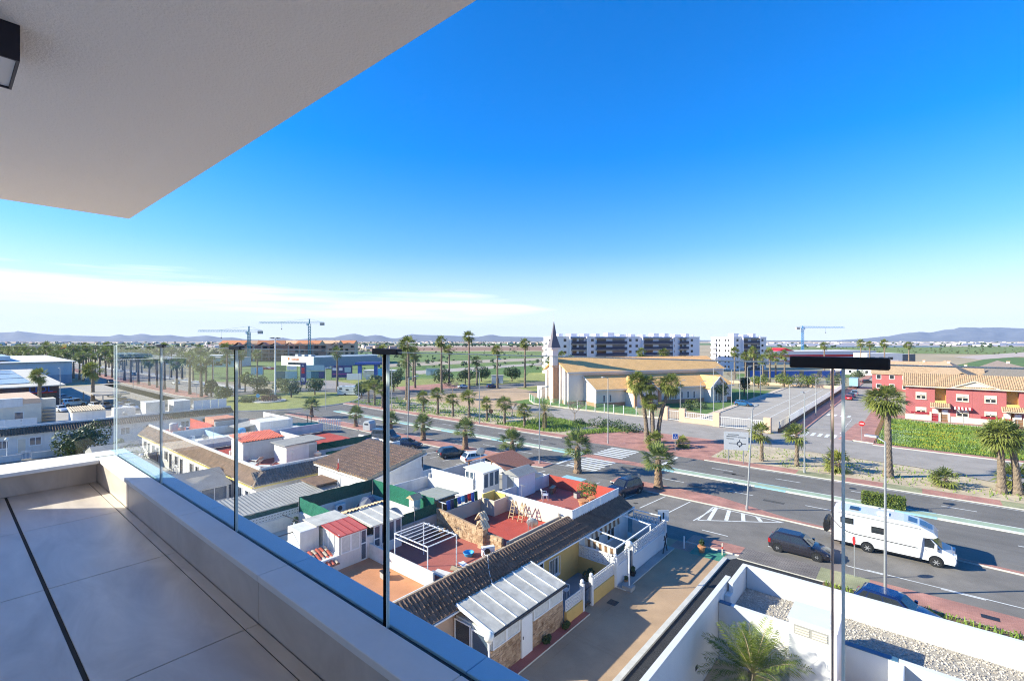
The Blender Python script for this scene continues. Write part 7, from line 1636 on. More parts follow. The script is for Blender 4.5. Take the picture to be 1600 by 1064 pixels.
# lorry on the side street
x,y=gp(1336,606); lr=thing('parked_lorry','teal box lorry parked at the far end of the side street','lorry',(-16.8,y,0),R(90)); bx('box', lb_, lr, -4,-1.25,.9,1.6,1.25,3.6); mb=MB(); mb.extr([(1.7,-1.2,.5),(3.6,-1.2,.5),(3.6,-1.2,1.6),(3.0,-1.2,2.6),(1.7,-1.2,2.6)],(0,2.4,0)); mb.obj('cab', M['crane_teal'], lr); bx('windscreen', M['glass_dark'], lr, 3.2,-1.0,1.7,3.62,1.0,2.4)
for xx in (-2.8,2.4):
    for s in (-1,1): wheel(lr,xx,s*1.05,.48,.28)
# ================================================================ far land: hills, towns, tree belts
def hills():
    D = 9000.0
    sil = [(-2200,524),(-1500,519),(-900,523),(-500,517),(-250,521),(-80,519.5),(0,517.5),(35,516.3),(70,520),(85,521.5),(130,523),(170,524),(188,520.3),(200,523),(222,519.4),(245,523.5),(262,523),(290,525),(325,522.5),(345,526),(362,525.3),(385,529),(420,530),(440,526.2),(460,529.5),(490,527),(520,526),(535,522),(553,519.2),(572,524),(590,522.2),(612,527),(622,527.2),(640,520.3),(662,521.5),(690,522.3),(725,523.5),(745,525),(768,520.8),(785,524.2),(845,525),(880,528.6),(905,528.6),(950,527),(956,524),(975,526.5),(1010,529.5),(1180,530.5),(1300,530.5),(1340,528.2),(1380,524.5),(1420,518),(1436,517),(1450,518.2),(1480,512.5),(1510,510.5),(1555,509.2),(1600,510.8),(1700,513),(1850,511),(2100,515),(2700,519),(3600,520)]
    rows = 15; mb = MB(); vs=[]; n=0
    xs=[]; x=-2200
    while x<3600:
        xs.append(x); x += 8 if -120<x<1750 else 45
    def h(px):
        for (a,b),(c,d) in zip(sil,sil[1:]):
            if a<=px<=c:
                t=(px-a)/(c-a); t=t*t*(3-2*t)*.6+t*.4; return b+(d-b)*t
        return 522
    for k in range(rows):
        t=k/(rows-1); 
        for px in xs:
            peak=(532-h(px))/755*D
            prof=max(0,1-abs(t-.55)/.55)**1.15
            nn=noise.noise((px*.035,t*4.0,1.3))*.35+noise.noise((px*.11,t*9.0,5.3))*.18
            z=peak*prof*(1+nn*(1-abs(t-.55)*.6) if abs(t-.55)>.04 else 1)
            d=D*(.80+.36*t) if True else D
            z=z*(d/D if abs(t-.55)>.04 else d/D)
            X=d*(px-800)/755
            vs.append((X*_c-d*_s, X*_s+d*_c, max(z,-.3)))
    m=len(xs); fs=[(k*m+i,k*m+i+1,(k+1)*m+i+1,(k+1)*m+i) for k in range(rows-1) for i in range(m-1)]
    mb.add(vs,fs).obj('hills', mat('dry_hill_slopes',(.12,.13,.13),.97,.35,.004,stain=.5,sscale=.0025), smooth=True, kind='structure')
hills()
def polar(px, d): X=d*(px-800)/755; return (X*_c-d*_s, X*_s+d*_c)
def far_boxes(name, mats, n, pxr, dr, sr, hr, seed):
    random.seed(seed); mb=MB()
    for _ in range(n):
        px=random.uniform(*pxr); t=random.random(); d=1/((1-t)/dr[0]+t/dr[1]); x,y=polar(px,d); s=random.uniform(*sr)*(.6+d/4000); h=random.uniform(*hr); a=random.choice((0,R(60),R(30)))
        ca,sa=math.cos(a),math.sin(a); w=s*random.uniform(.5,1.2)
        pts=[(x+ca*i*s-sa*j*w, y+sa*i*s+ca*j*w) for i,j in ((-.5,-.5),(.5,-.5),(.5,.5),(-.5,.5))]
        mb.prism(pts,0,h,random.randrange(len(mats)-1), len(mats)-1 if random.random()<.35 else None)
    return mb.obj(name, mats, kind='stuff')
hw = mat('far_white_walls',(.66,.62,.56),.9,.05); hc=mat('far_cream_walls',(.58,.46,.36),.9,.05); hg=mat('far_pink_walls',(.50,.36,.30),.9,.05)
tag(far_boxes('far_town', [hw,hw,hc,hg,M['tile_pale']], 420, (-700,900), (1900,6500), (8,20), (3.5,9), 3), 'pale houses of the far town along the foot of the hills', 'town')
tag(far_boxes('far_town', [hw,hw,hc,hw,M['tile_pale']], 220, (880,2300), (2200,7000), (9,24), (3,8), 7), 'pale farm sheds and houses scattered across the far plain on the right', 'town')
def far_green(name, label, n, pxr, dr, hr, mt, seed):
    random.seed(seed); mb=MB()
    for _ in range(n):
        px=random.uniform(*pxr); t=random.random(); d=1/((1-t)/dr[0]+t/dr[1]); x,y=polar(px,d); h=random.uniform(*hr)*(.8+d/6000); r=h*random.uniform(.4,.7)
        for q in range(7):
            a=random.uniform(0,6.28); rr=r*random.uniform(.35,.6); ox,oy=r*.55*math.cos(a),r*.55*math.sin(a); zc=h*random.uniform(.35,.75)
            vs=[(x+ox+rr*random.uniform(.7,1.2)*math.cos(b+q),y+oy+rr*random.uniform(.7,1.2)*math.sin(b+q),zc+rr*random.uniform(-.25,.25)) for b in (0,1.26,2.5,3.77,5.0)]
            mb.add(vs+[(x+ox,y+oy,zc+rr),(x+ox,y+oy,max(0,zc-rr))],[(i,(i+1)%5,5) for i in range(5)]+[((i+1)%5,i,6) for i in range(5)])
    return tag(mb.obj(name, mt, kind='stuff'), label, 'trees')
far_green('far_trees','dark green groves spread across the plain on the left before the hills',620,(-700,340),(480,3600),(5,10),M['leaf_tree'],11)
far_green('far_trees','dark tree belt crossing the plain behind the ploughed field',430,(560,1000),(1150,4200),(4,8),M['leaf_dark'],12)
far_green('far_trees','scattered dark trees on the plain around the greenhouses',330,(1120,2300),(1000,4500),(4,8),M['leaf_dark'],13)
far_green('far_trees','low roadside bushes between the avenue and the groves',160,(-300,340),(330,620),(3,6),M['leaf_olive'],14)
far_green('far_trees','small bushes dotted along the field edges behind the church',150,(560,850),(260,900),(1.5,3.5),M['leaf_olive'],15)
far_green('far_trees','low bushes and young trees scattered behind the billboards and building site',220,(250,640),(420,1500),(3,6),M['leaf_tree'],16)
far_green('far_trees','orchard rows dotted over the right fields',260,(1180,2000),(560,1200),(2,4),M['leaf_olive'],17)
tag(far_boxes('far_town', [hw,hw,hc,hg,M['tile_pale']], 160, (-300,640), (900,2200), (8,18), (3.5,7), 9), 'scattered low houses among the trees on the left plain', 'town')
def greenhouses():
    random.seed(5); mb=MB()
    for _ in range(75):
        px=random.uniform(1190,2300); t=random.random(); d=1/((1-t)/1150+t/4500); x,y=polar(px,d); L=random.uniform(60,160); Wd=random.uniform(25,60); h=random.uniform(3,4.5)
        a=R(40); ca,sa=math.cos(a),math.sin(a)
        mb.prism([(x+ca*i*L-sa*j*Wd,y+sa*i*L+ca*j*Wd) for i,j in ((-.5,-.5),(.5,-.5),(.5,.5),(-.5,.5))],0,h)
    tag(mb.obj('greenhouses', mat('greenhouse_plastic',(.56,.58,.60),.5,.1,.01), kind='stuff'),'pale plastic greenhouses spread across the right plain','greenhouse')
greenhouses()
HZ = 1
hz_b = bpy.data.materials.new('haze_air'); hz_b.use_nodes=True
t=hz_b.node_tree; t.nodes.clear(); o_=t.nodes.new('ShaderNodeOutputMaterial'); v_=t.nodes.new('ShaderNodeVolumePrincipled')
v_.inputs['Color'].default_value=(.50,.70,1.0,1); v_.inputs['Density'].default_value=4.2e-5; v_.inputs['Anisotropy'].default_value=0.0
t.links.new(v_.outputs[0], o_.inputs['Volume'])
hb=MB().box(-12200,-12200,-2,12200,12200,420).obj('haze', hz_b, kind='stuff', label='thin bluish haze in the air over the whole plain', cat='haze')
# ================================================================ street furniture and small things
def street_lamp(label, x, y, h=10.0, arm=(0,1.4), group='tall street lamps', lean=0, globe=False, z=0):
    p=thing('street_lamp', label, 'street lamp', (x,y,z), 0, group)
    MB().cyl((0,0,0),(lean,0,h),.095,.055,n=8).obj('pole', M['metal_grey'], p); MB().cyl((0,0,0),(0,0,.5),.13,.13,n=8).obj('base', M['metal_grey'], p)
    a=Vector((arm[0],arm[1],0)); MB().beam((lean,0,h-.05),(lean+a.x,a.y,h+.22),.06).obj('arm', M['metal_grey'], p)
    d=a.normalized() if a.length else Vector((0,1,0)); e=Vector((lean,0,h+.22))+a; MB().beam(e-d*.1,e+d*.62,.30,.13).obj('lamp_head', M['metal_grey'], p); return p
for i,(px,py,h,ln,l) in enumerate(((1167,798,9.9,.5,'on the tip of the parking island by the hatched triangle'),(843,725,10,.0,'on the parking island left of the zebra crossing'),(637,690,10.4,.3,'on the parking island by the dark saloon'),(560,662,10,0,'on the parking island by the seventh palm'),(509,640,10,0,'on the island near the roundabout'))):
    x,y=gp(px,py); street_lamp('tall grey street lamp '+l,x,y,h,(0,1.3),lean=ln)
for i,(px,py,h,l) in enumerate(((1257,740,10,'opposite, right of the mid-sized palms'),(950,693,10.5,'on the far verge before the church entrance'),(749,663,10.4,'on the far verge among the young palms'),(612,641,10,'on the far verge by the black glass joint'))):
    x,y=gp(px,py); street_lamp('tall grey street lamp '+l,x,y,h,(0,-1.3))
x,y=gp(1385,927); street_lamp('grey street lamp rising from the near pavement in front of the motorhome',-1.6,39.6,9.95,(-.5,.2))
for i,(px,py,h,l) in enumerate(((1095,653,9,'by the church gate wall'),(1063,640,8,'on the church path'),(1115,645,12,'first flagpole-like one on the church lawn'),(1130,640,11.5,'second on the church lawn edge'),(1143,636,11,'third on the church lawn edge'),(1156,631,11,'fourth on the church lawn edge'),(1168,626,11,'fifth on the church lawn edge'),(1178,622,11,'sixth on the church lawn edge'),(1188,618,10.5,'seventh on the church lawn edge'),(1234,668,9.5,'with a dark flat head in the car park'),(1275,650,9.5,'second with flat head in the car park'),(1302,625,9,'third with flat head in the car park'),(1372,598,9,'behind the twin glass edges at the street end'))):
    x,y=gp(px,py); street_lamp('slim pale lamp post '+l,x,y,h*.85,(.5,.2),'slim lamp posts of the church plot')
ms=thing('lamp_mast','very tall floodlight mast with ring of lamps on the roundabout','lamp mast',(*gp(430,619),.2)); MB().cyl((0,0,0),(0,0,17),.28,.14,n=10).obj('pole', M['metal_white'], ms); MB().lathe([(.9,16.9),(.9,17.05)],12).obj('ring', M['metal_grey'], ms)
for k in range(6): a=k*1.047; MB().beam((.9*math.cos(a),.9*math.sin(a),17.1),(1.5*math.cos(a),1.5*math.sin(a),16.9),.4,.18).obj('lamp_head', M['metal_dark'], ms)
for i,(x,y) in enumerate(((-190,62.8),(-240,62.8),(-300,62.8),(-205,43.2),(-262,43.2))): street_lamp('avenue street lamp, %s'%['nearest on the far side','second on the far side','third on the far side','nearest on the near side','second on the near side'][i],x,y,11,(0,-1.5 if y>50 else 1.5),'avenue street lamps')
x,y=gp(94,638); street_lamp('street lamp in front of the discount store sign',x,y,9.6,(-1,0),'car park lamps')
for i,(x,y,h,l) in enumerate(((-14.65,29.55,3.0,'by the ochre patio in the alley'),(-14.95,16.2,3.0,'below the balcony edge in the alley'),(-95.2,6.2,3.0,'at the left edge by the white gates'),(-70.0,15.5,3.0,'seen through the glass above the outer coping'),(-62,13.2,3.0,'near the gabled porch'))):
    g=thing('globe_lamp','white globe lamp on a slim post '+l,'street lamp',(x,y,0),0,'globe lamps'); MB().cyl((0,0,0),(0,0,h-.2),.045,.04,n=8).obj('post', M['metal_white'], g); MB().ball((0,0,h),.24,14).obj('globe', M['globe'], g, smooth=True); MB().cyl((0,0,h-.3),(0,0,h-.2),.1,.13,n=8).obj('collar', M['metal_white'], g)
    if i==0: bx('plinth', M['grey_conc'], g, -.35,-.3,0,.3,.3,.28)
# signs
def round_sign(label, x, y, face, bar=None, h=2.6, r=.32, rz=0):
    s=thing('road_sign', label, 'sign', (x,y,0), rz); MB().cyl((0,0,0),(0,0,h+r),.035,n=7).obj('post', M['metal_grey'], s); MB().cyl((0,-.05,h),(0,-.02,h),r,n=20).obj('disc', M[face], s)
    if bar: bx('bar', M[bar], s, -r*.7,-.06,h-r*.18,r*.7,-.051,h+r*.18)
    return s
x,y=gp(1352,694); round_sign('red no-entry disc at the mouth of the side street',-7.0,97.5,'sign_red','line',2.9,.42,R(12))
round_sign('slim sign post seen edge-on with red face before the motorhome',-3.35,41.0,'sign_red',None,2.6,.28,R(-70)); x,y=gp(403,630); round_sign('round blue direction sign on the roundabout edge',x,y,'blue_light',None,2.0,.5,R(40))
x,y=gp(767,663); round_sign('round grey sign back beside the young palms',x,y,'wood',None,2.6,.45,R(40)); x,y=gp(307,620); s=thing('give_way_sign','grey triangle sign back on the avenue median tip','sign',(x,y,0),R(40)); MB().cyl((0,0,0),(0,0,3),.05,n=6).obj('post', M['metal_grey'], s); MB().extr([(-.7,-.06,3.6),(.7,-.06,3.6),(0,-.06,2.5)],(0,.05,0)).obj('plate', M['metal_grey'], s)
x,y=gp(1055,705); s=thing('cycle_sign','small square blue and white cycle path sign on a post','sign',(x,y,0),R(35)); MB().cyl((0,0,0),(0,0,2.4),.04,n=7).obj('post', M['metal_grey'], s); bx('plate', M['plate'], s, -.4,-.05,1.8,.4,-.02,2.7); bx('picture', M['sign_blue'], s, -.33,-.056,1.9,.33,-.051,2.6)
pic=MB(); pic.cyl((-.14,-.058,2.08),(-.14,-.062,2.08),.09,n=10); pic.cyl((.14,-.058,2.08),(.14,-.062,2.08),.09,n=10); pic.beam((-.14,-.06,2.1),(.05,-.06,2.3),.012,.03); pic.ball((.0,-.06,2.45),.05,6); pic.obj('symbol', M['plate'], s)
x,y=gp(1150,725); s=thing('direction_sign','large pale roundabout direction board on two legs, dark ring symbol','sign',(x,y,0),R(25))
for k in (-1,1): MB().beam((k*.9,0,0),(k*.9,0,2.2),.1).obj('leg', M['metal_grey'], s)
bx('board', mat('sign_board_grey',(.60,.60,.60),.6,.05), s, -1.5,-.06,1.9,1.5,.0,4.3); ring=MB()
for k in range(10): a=k*.628; b=(k+1)*.628; ring.beam((.4+.28*math.cos(a),-.075,2.75+.28*math.sin(a)),(.4+.28*math.cos(b),-.075,2.75+.28*math.sin(b)),.01,.09)
ring.beam((.4,-.075,2.3),(.4,-.075,2.47),.01,.1); ring.beam((-.9,-.075,2.75),(.1,-.075,2.75),.01,.06); ring.beam((.7,-.075,2.75),(1.2,-.075,2.75),.01,.06); ring.beam((.4,-.075,3.05),(.4,-.075,3.3),.01,.06)
for k,(a,b,z) in enumerate(((-1.2,.1,3.7),(-1.0,.3,3.95),(.2,1.2,3.6),(-1.2,-.3,3.4))): ring.beam((a,-.075,z),(b,-.075,z),.01,.07)
ring.obj('symbol', M['metal_dark'], s)
for i,(x,y) in enumerate(((-47.0,36.8),(-16.0,38.4))):
    s=thing('notice_board','white notice board on a post, %s'%('by the parking wall' if i==0 else 'at the end of the alley houses'),'sign',(x,y,0),R(40)); MB().cyl((0,0,0),(0,0,2.4),.05,n=7).obj('post', M['metal_grey'], s); bx('board', M['plate'], s, -.45,-.05,1.7,.45,-.02,2.6); bx('print', M['metal_dark'], s, -.06,-.056,1.9,.06,-.051,2.4)
# recycling container, bollard, plants, chairs
x,y=gp(577,672); s=thing('recycling_container','grey domed recycling container at the end of the island','container',(x,y,0),R(20)); mb=MB(); prof=[(-.75,.1),(.75,.1),(.75,1.3),(.45,1.75),(-.45,1.75),(-.75,1.3)]; mb.extr([(a,-.9,b) for a,b in prof],(0,1.8,0)); mb.obj('body', mat('pale_container',(.50,.52,.52),.5,.1,2), s); bx('flap', M['metal_dark'], s, -.4,-.93,1.1,.4,-.902,1.35)
for i,(x,y,z,h,l) in enumerate(((-12.9,38.4,0,.55,'at the far end of the alley'),(-15.25,31.3,0,.4,'by the blue gate in the alley'),(-20.6,33.5,3.0,.75,'tall one on the end roof terrace'),(-20.7,34.9,3.0,.6,'second on the end roof terrace'),(-33.8,16.4,3.0,.55,'on the pale roof terrace'),(-15.2,30.2,0,.25,'low one near the globe lamp'))):
    p=thing('potted_plant','terracotta potted plant '+l,'plant',(x,y,z),0,'potted plants'); MB().lathe([(.17*h*2,0),(.27*h*2,h*.75),(.30*h*2,h*.75),(.30*h*2,h*.9)],14).obj('pot', M['terracotta'] if i!=1 else M['black'], p); hh=h*(2.2 if i in (2,3) else .9); lob=[(.1*math.cos(k*2.1)*hh,.1*math.sin(k*2.1)*hh,h+hh*(.3+.12*k),.24*hh+.05) for k in range(4)]; leaf_cloud(200+i,lob,320,.06+.02*(i in(2,3))).obj('foliage', M['leaf_hedge'] if i in (2,3) else M['leaf_dark'], p)
for i,(x,y,s_,l) in enumerate(((-15.45,21.3,.5,'at the foot of the stone porch wall'),(-15.4,23.1,.45,'at the ochre patio corner'),(-17.2,28.6,.9,'in the corner of the ochre patio'))):
    p=thing('wall_plant','small leafy plant '+l,'plant',(x,y,.0)); leaf_cloud(220+i,[(0,0,s_*.5,s_*.45),(.1,.1,s_*.8,s_*.3)],260,.09).obj('foliage', M['leaf_dark'], p)
def plastic_chair(label,x,y,z,rz):
    c=thing('plastic_chair',label,'chair',(x,y,z),rz,'white plastic chairs'); bx('seat', M['pvc'], c, -.24,-.24,.40,.24,.24,.44)
    for a in (-.2,.2):
        for b in (-.2,.2): MB().beam((a*1.1,b*1.1,0),(a,b,.4),.045).obj('leg', M['pvc'], c)
    mb=MB()
    for k in range(5): mb.beam((-.20+k*.1,.24,.44),(-.20+k*.1,.32,.86-.03*abs(k-2)),.05,.03)
    mb.beam((-.24,.32,.86),(.24,.32,.86),.05,.06); mb.obj('backrest', M['pvc'], c)
    for s in (-1,1): MB().beam((s*.26,-.2,.64),(s*.26,.26,.66),.05,.03).beam((s*.26,-.2,.4),(s*.26,-.2,.64),.04).obj('armrest', M['pvc'], c)
plastic_chair('white plastic chair on the blue-grey patio of the ochre house',-17.3,25.9,.16,R(100)); plastic_chair('white plastic chair on the end roof terrace',-24.2,33.2,3.0,R(140)); plastic_chair('pale plastic chair beside the wooden shed',-28.4,27.2,3.0,R(60)); plastic_chair('second pale plastic chair beside the wooden shed',-27.7,27.4,3.0,R(20))
def lounger(label,x,y,z,rz):
    c=thing('sun_lounger',label,'sun lounger',(x,y,z),rz,'sun loungers'); mb=MB(); mb.beam((-.9,-.3,.35),(.4,-.3,.35),.05).beam((-.9,.3,.35),(.4,.3,.35),.05); mb.obj('frame', M['pvc'], c); bx('bed', M['curtain'], c, -.9,-.28,.33,.4,.28,.37); mb=MB(); mb.extr([(.4,-.28,.36),(.95,-.28,.8),(.95,.28,.8),(.4,.28,.36)],(0,0,.04)); mb.obj('backrest', M['curtain'], c)
    for a in (-.7,.2): MB().beam((a-.15,-.28,0),(a+.1,-.28,.35),.05).beam((a-.15,.28,0),(a+.1,.28,.35),.05).obj('leg', M['pvc'], c)
lounger('white sun lounger on the roof terrace of the middle block',-53.5,21.6,3.2,R(20)); lounger('second white sun lounger closer to the stair box',-55.0,22.4,3.2,R(10)); lounger('white sun lounger nearest the corner parapet',-51.6,22.0,3.2,R(40))
# pergola frame
p=thing('pergola_frame','bare white metal pergola frame on the mauve roof terrace','pergola',(-22.4,18.7,3.0)); X0,X1,Y0,Y1=-1.5,1.5,-1.1,1.1
for (a,b) in ((X0,Y0),(X1,Y0),(X1,Y1),(X0,Y1)): MB().cyl((a,b,0),(a,b,2.0),.035,n=7).obj('post', M['metal_white'], p)
for (a,b) in (((X0,Y0),(X1,Y0)),((X1,Y0),(X1,Y1)),((X1,Y1),(X0,Y1)),((X0,Y1),(X0,Y0))): MB().beam((*a,2.0),(*b,2.0),.05).obj('rail', M['metal_white'], p); 
MB().beam((X0,Y0,1.75),(X1,Y0,1.75),.04).obj('rail', M['metal_white'], p)
for k in range(6): x=X0+.42+k*.43; MB().beam((x,Y0-.12,2.05),(x,Y1+.12,2.05),.035).obj('cross_bar', M['metal_white'], p)
b=thing('wash_tub','round bright blue plastic tub on the mauve roof terrace','tub',(-21.6,21.5,3.0)); MB().lathe([(.24,0),(.34,.22),(.36,.22),(.34,.24),(.30,.22),(.22,.03)],18).obj('bowl', M['blue_light'], b)
s=thing('satellite_dish','grey satellite dish at the edge of the red roof terrace','dish',(-20.5,26.6,3.0),R(-150)); 
mb=MB(); mb.lathe([(.02,0),(.2,.03),(.36,.11),(.42,.17)],16); d=mb.obj('dish', M['metal_grey'], s, (0,0,.75)); d.rotation_euler=(R(70),0,0); MB().cyl((0,0,0),(0,0,.75),.03,n=6).obj('stand', M['metal_grey'], s); MB().beam((0,0,.75),(0,-.45,.8),.02).obj('arm', M['metal_grey'], s)
b=thing('loose_boards','pile of loose boards and orange panel on the mauve terrace edge','boards',(-20.9,19.6,3.0)); 
for k,(x,y,a,w_,l_,m_) in enumerate(((-.2,-.7,.3,.5,1.0,'white_old'),(.1,.1,.6,.55,.7,'wood_pale'),(.35,.6,-.2,.4,1.1,'metal_white'),(-.1,-1.2,.1,.3,.9,'metal_grey'))): 
    o=bx('board', M[m_], b, -l_/2,-w_/2,0,l_/2,w_/2,.03); o.location=(x,y,.02+.05*k); o.rotation_euler=(0,R(4),a)
def ac(label,x,y,z,rz,fan=True):
    c=thing('air_conditioner',label,'air conditioner',(x,y,z),rz,'air conditioner units'); bevel(bx('casing', M['pvc'], c, -.4,-.14,0,.4,.14,.56),.02); MB().cyl((-.1,-.145,.28),(-.1,-.165,.28),.2,n=18).obj('fan_grille', M['metal_dark'] if fan else M['metal_grey'], c)
ac('white air conditioner lying on the tile ridge edge of the mauve terrace',-20.4,22.0,3.2,R(60)); ac('white air conditioner on the wall inside the green nets',-34.4,20.2,3.25,R(90)); ac('white air conditioner with round fan on the pale roof terrace',-31.2,13.4,3.0,R(60)); ac('grey air conditioner beside the plastic chairs',-27.2,28.4,3.0,R(20))
tp=thing('tarpaulin_heap','navy tarpaulin heap inside the green netted terrace','tarpaulin',(-32.6,21.6,3.0)); lob=MB(); 
secs=[]; random.seed(9)
for k in range(8):
    t=-1.0+k*.286; hgt=1.45*(1-abs(t)**2.2*.75); secs.append([(t*1.3,yy*(1.0-.3*abs(t)),max(0,hgt*(1-yy*yy*.8)+random.uniform(-.08,.08))) for yy in (-1,-.6,-.2,.2,.6,1)]+[(t*1.3,.9,0),(t*1.3,-.9,0)])
loft(lob,secs); lob.obj('cover', M['tarp_blue'], tp)
ln=thing('clothes_line','clothes line with blue and dark laundry over the beige wall','laundry',(-26.4,25.2,4.0)); 
for y in (-1.6,2.2): MB().cyl((0,y,-.9),(0,y,.75),.03,n=6).beam((-.4,y,.75),(.4,y,.75),.04).obj('post', M['metal_white'], ln)
random.seed(12)
for k in range(9):
    y=-1.2+k*.36; m_=['blue_bright','tarp_blue','net_dark','blue_bright','blue_light','tarp_blue','sign_red','blue_bright','net_dark'][k]; zz=random.uniform(.45,.8); o=MB().extr([(0,y,.75),(0,y+.33,.75),(.06,y+.30,.75-zz),(-.05,y+.16,.70-zz),(.04,y+.02,.78-zz)],(.05,0,0)).obj('cloth', M[m_], ln)
MB().beam((0,-1.6,.76),(0,2.2,.76),.012).obj('line', M['pvc'], ln)
ld2=thing('step_ladder','pair of rusty folding ladders leaning on the cream terrace wall','ladder',(-23.6,28.3,3.0))
for (ox) in (0,.9):
    g=MB()
    for s in (-.2,.2): g.beam((ox+s,-.35,0),(ox+s*.7,.1,1.35),.045).beam((ox+s,.5,0),(ox+s*.7,.1,1.35),.045)
    for k in range(5): g.beam((ox-.2,-.3+k*.08,.2+k*.23),(ox+.2,-.3+k*.08,.2+k*.23),.04)
    g.obj('frame', M['wood_pale'], ld2)
for i,(x,y,l) in enumerate(((-30.9,14.9,'nearer'),(-31.6,12.6,'farther'))):
    u=thing('folded_parasol','folded white parasol on the pale roof terrace, the %s one'%l,'parasol',(x,y,3.0)); MB().cyl((0,0,0),(0,0,1.5),.02,n=6).obj('pole', M['metal_grey'], u); MB().lathe([(.09,.75),(.16,1.0),(.14,1.4),(.03,1.75)],10).obj('canopy', M['curtain'], u); MB().lathe([(.22,0),(.22,.08),(.05,.1)],12).obj('foot', M['grey_conc'], u)
fr=thing('awning_frame','black metal awning frame over the pale roof terrace','frame',(-30.0,14.5,3.0)); g=MB(); g.beam((-3,-2,1.7),(1,-2,1.9),.05).beam((-3,.6,1.7),(1,.6,1.9),.05).beam((1,-2,1.9),(1,.6,1.9),.05); g.obj('bars', M['metal_dark'], fr)
for y_ in (-2,.6): MB().beam((1,y_,0),(1,y_,1.9),.07).obj('post', M['metal_dark'], fr)
bb=thing('blue_barrel','tall blue plastic bin on the netted terrace of the middle block','bin',(-52.2,34.6,3.2)); MB().box(-.35,-.3,0,.35,.3,1.05).box(-.38,-.33,1.05,.38,.33,1.12).obj('body', M['blue_bright'], bb)
an=[(-26.3,21.0,3.0,2.2),(-24.3,30.2,3.0,2.0),(-57.5,21.5,3.2,2.6),(-49.2,23.5,3.2,2.0),(-35.0,25.0,3.0,2.6),(-66.5,22,3.3,2.5),(-19.9,25.4,3.5,1.6)]
for i,(x,y,z,h) in enumerate(an):
    a=thing('antenna','thin aerial pole on the roof, %s'%['by the mauve terrace','inside the white panel fence','behind the loungers','on the corner parapet','on the net terrace','on the blue walled terrace','at the red terrace corner'][i],'antenna',(x,y,z),0,'roof aerials'); MB().cyl((0,0,0),(0,0,h),.022,n=5).obj('mast', M['metal_grey'], a); g=MB(); g.beam((-.35,0,h-.1),(.35,0,h-.1),.025)
    for k in range(5): g.beam((-.3+k*.15,-.18,h-.1),(-.3+k*.15,.18,h-.1),.015)
    g.obj('elements', M['metal_grey'], a)
vb=thing('water_vent','brown flat roofed entry with orange and white mast on the canopy','mast',(-42.3,24.6,2.7)); MB().cyl((0,0,0),(.25,-.1,2.6),.04,n=6).obj('pole', M['pvc'], vb); MB().cyl((.12,-.05,1.3),(.22,-.09,2.2),.06,n=6).obj('band', M['sign_red'], vb)
bn=thing('bench_rack','dark folded frame leaning by the white alley wall','frame',(-15.0,36.4,0)); g=MB(); g.beam((0,-.5,0),(0,.3,1.5),.06).beam((0,.4,0),(0,-.2,1.4),.06).beam((0,-.3,1.1),(0,.4,1.2),.05).beam((0,-.5,.05),(.3,-.5,.05),.05); g.obj('bars', M['metal_dark'], bn)
bl=thing('bollard','slim white bollard at the end of the alley','bollard',(-14.2,38.2,.0)); MB().cyl((0,0,0),(0,0,.9),.05,n=8).ball((0,0,.93),.06).obj('post', M['metal_white'], bl); bl2=thing('bollard','slim red and white bollard on the alley corner','bollard',(-11.5,38.9,.0)); MB().cyl((0,0,0),(0,0,.9),.05,n=8).obj('post', M['cream'], bl2); MB().cyl((0,0,.5),(0,0,.65),.053,n=8).obj('band', M['sign_red'], bl2)
rm=thing('pavement_ramp','patch of pale stains and drain on the red pavement','drain',(3.3,40.1,.11)); bx('grate', M['metal_dark'], rm, -.4,-.25,.0,.4,.25,.012)
# more roof clutter
def dish(label,x,y,z,rz):
    s=thing('satellite_dish',label,'dish',(x,y,z),rz,'satellite dishes'); d=MB().lathe([(.02,0),(.2,.03),(.36,.11),(.42,.17)],14).obj('dish', M['metal_grey'], s, (0,0,.9)); d.rotation_euler=(R(65),0,0); MB().cyl((0,0,0),(0,0,.9),.03,n=6).obj('stand', M['metal_grey'], s); MB().beam((0,0,.9),(0,-.45,.95),.02).obj('arm', M['metal_grey'], s)
for (l,x,y,z,a) in (('on the corner house parapet of the middle block',-49.6,26.5,3.2,-120),('by the loungers on the middle block',-58.6,27.0,3.2,-140),('on the blue walled terrace of the middle block',-69.5,22.0,3.2,-130),('on the red terrace of the middle block',-79.5,22.2,3.2,-150),('on the roof above the round shrub',-103.5,9.0,3.1,-130),('on the roof beside the tiled stair hut',-103.0,20.5,3.1,-140),('on the roof of the end house by the parking',-30.5,31.9,5.4,-130)): dish('grey satellite dish '+l,x,y,z,R(a))
for (l,x,y,z,a) in (('on the roof of the blue walled house',-68.5,26.0,3.2,30),('behind the orange-roofed stair box',-61.0,22.2,3.2,100),('on the roof beside the white stair box across the lane',-104.2,22.6,3.1,60),('on the netted terrace edge of the corner house',-50.2,32.0,3.2,80),('by the salmon stair box',-78.5,29.5,3.2,20)): ac('white air conditioner '+l,x,y,z,R(a))
for i,(l,x,y,z,c_) in enumerate((('pale water tank on the red terrace of the middle block',-84.0,22.5,3.2,'curtain'),('white water tank on the roof across the lane',-107.5,6.5,3.1,'pvc'),('blue water drum on the blue walled roof',-71.8,27.2,3.2,'blue_light'),('grey water tank on the roof of the house by the roundabout',-108,33,3.1,'metal_grey'),('terracotta drum behind the green nets',-33.9,24.4,3.0,'terracotta'))):
    w=thing('water_tank',l,'tank',(x,y,z)); MB().lathe([(.5,0),(.54,.1),(.54,1.0),(.4,1.15),(.15,1.2)],16).obj('drum', M[c_], w); MB().cyl((.5,0,.1),(.75,0,.1),.04,n=6).obj('pipe', M['metal_grey'], w)
random.seed(44)
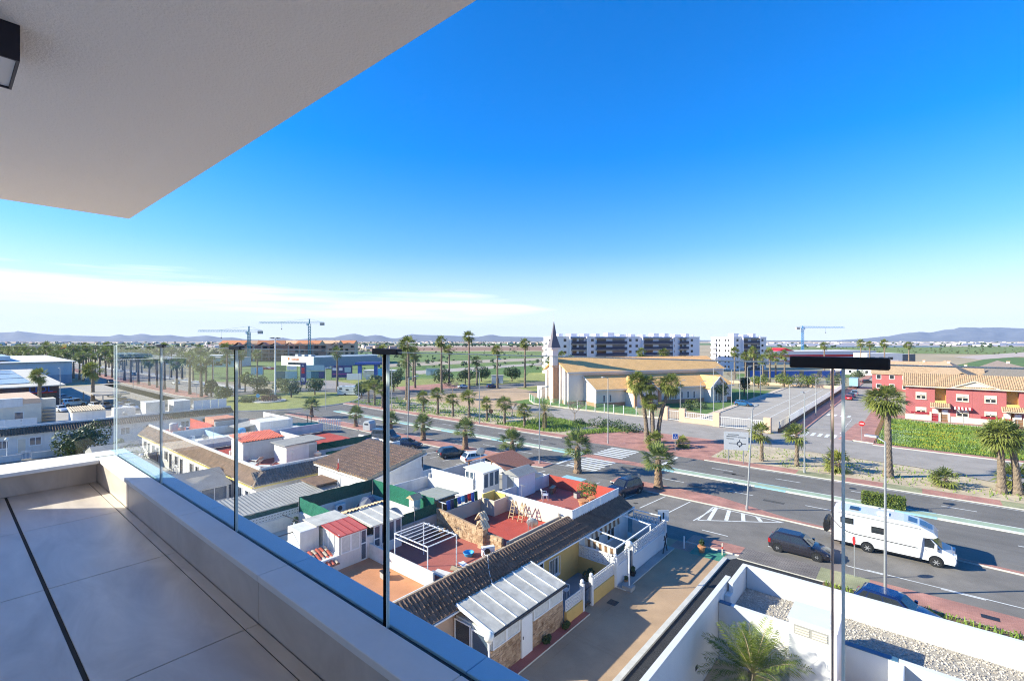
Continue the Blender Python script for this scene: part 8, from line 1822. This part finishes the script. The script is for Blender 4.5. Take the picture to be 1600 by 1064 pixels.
for i in range(16):
    x,y=[(-33,13),(-31.5,12.2),(-28.3,20.8),(-30.5,27.8),(-32.5,26),(-31.8,25.2),(-24.8,35.2),(-22.4,35.6),(-55.5,30),(-54.2,33),(-63,25),(-64.5,27.5),(-73,21.6),(-83,24),(-25.2,22.2),(-23.2,16.4)][i]; z=3.2 if x<-40 else 3.0
    p=thing('storage_box','%s storage box on a roof terrace, %s in the clutter'%(['white','blue','brown','grey'][i%4],ORD[i]),'box',(x,y,z),random.uniform(0,3)); w,d,h=random.uniform(.4,.9),random.uniform(.3,.6),random.uniform(.3,.8); bevel(bx('body', M[['pvc','blue_light','wood','grey_conc'][i%4]], p, -w/2,-d/2,0,w/2,d/2,h),.02); bx('lid', M[['metal_grey','pvc','wood_pale','metal_dark'][i%4]], p, -w/2-.02,-d/2-.02,h,w/2+.02,d/2+.02,h+.04)
cb2=thing('roof_cable','thin pale cable sagging across the dark tiles of the near terrace','cable',(0,0,0)); g=MB(); pts=[(-20.4,21.6,3.6),(-19.9,21.2,3.62),(-19.4,20.9,3.88),(-18.8,20.3,3.5),(-18.2,19.9,3.1),(-17.9,19.8,2.9)]
for a_,b_ in zip(pts,pts[1:]): g.cyl(a_,b_,.018,n=5,caps=False)
g.obj('wire', M['pvc'], cb2); cb3=thing('street_cable','black cable hung along the lane facades of the middle block','cable',(0,0,0)); g=MB()
for k in range(16): 
    x0=-86+k*2.4; g.cyl((x0,19.1,2.72-.1*(k%4==2)),(x0+2.4,19.1,2.72-.1*((k+1)%4==2)),.02,n=4,caps=False)
g.obj('wire', M['black'], cb3)
# put each thing's Empty at the base of its parts
bpy.context.view_layer.update()
for o in list(COL.objects):
    if o.type=='EMPTY' and o.parent is None and o.location.length<1e-6 and o.rotation_euler[2]==0:
        ks=[q for q in COL.objects if q.parent==o and q.type=='MESH']
        if not ks: continue
        lo=Vector((1e9,)*3); hi=Vector((-1e9,)*3)
        for q in ks:
            for c in q.bound_box:
                w_=q.matrix_world@Vector(c); lo=Vector(map(min,lo,w_)); hi=Vector(map(max,hi,w_))
        off=Vector(((lo.x+hi.x)/2,(lo.y+hi.y)/2,max(0,lo.z) if o.name.startswith('glass') else 0)); o.location=off
        for q in ks: q.location=q.location-off
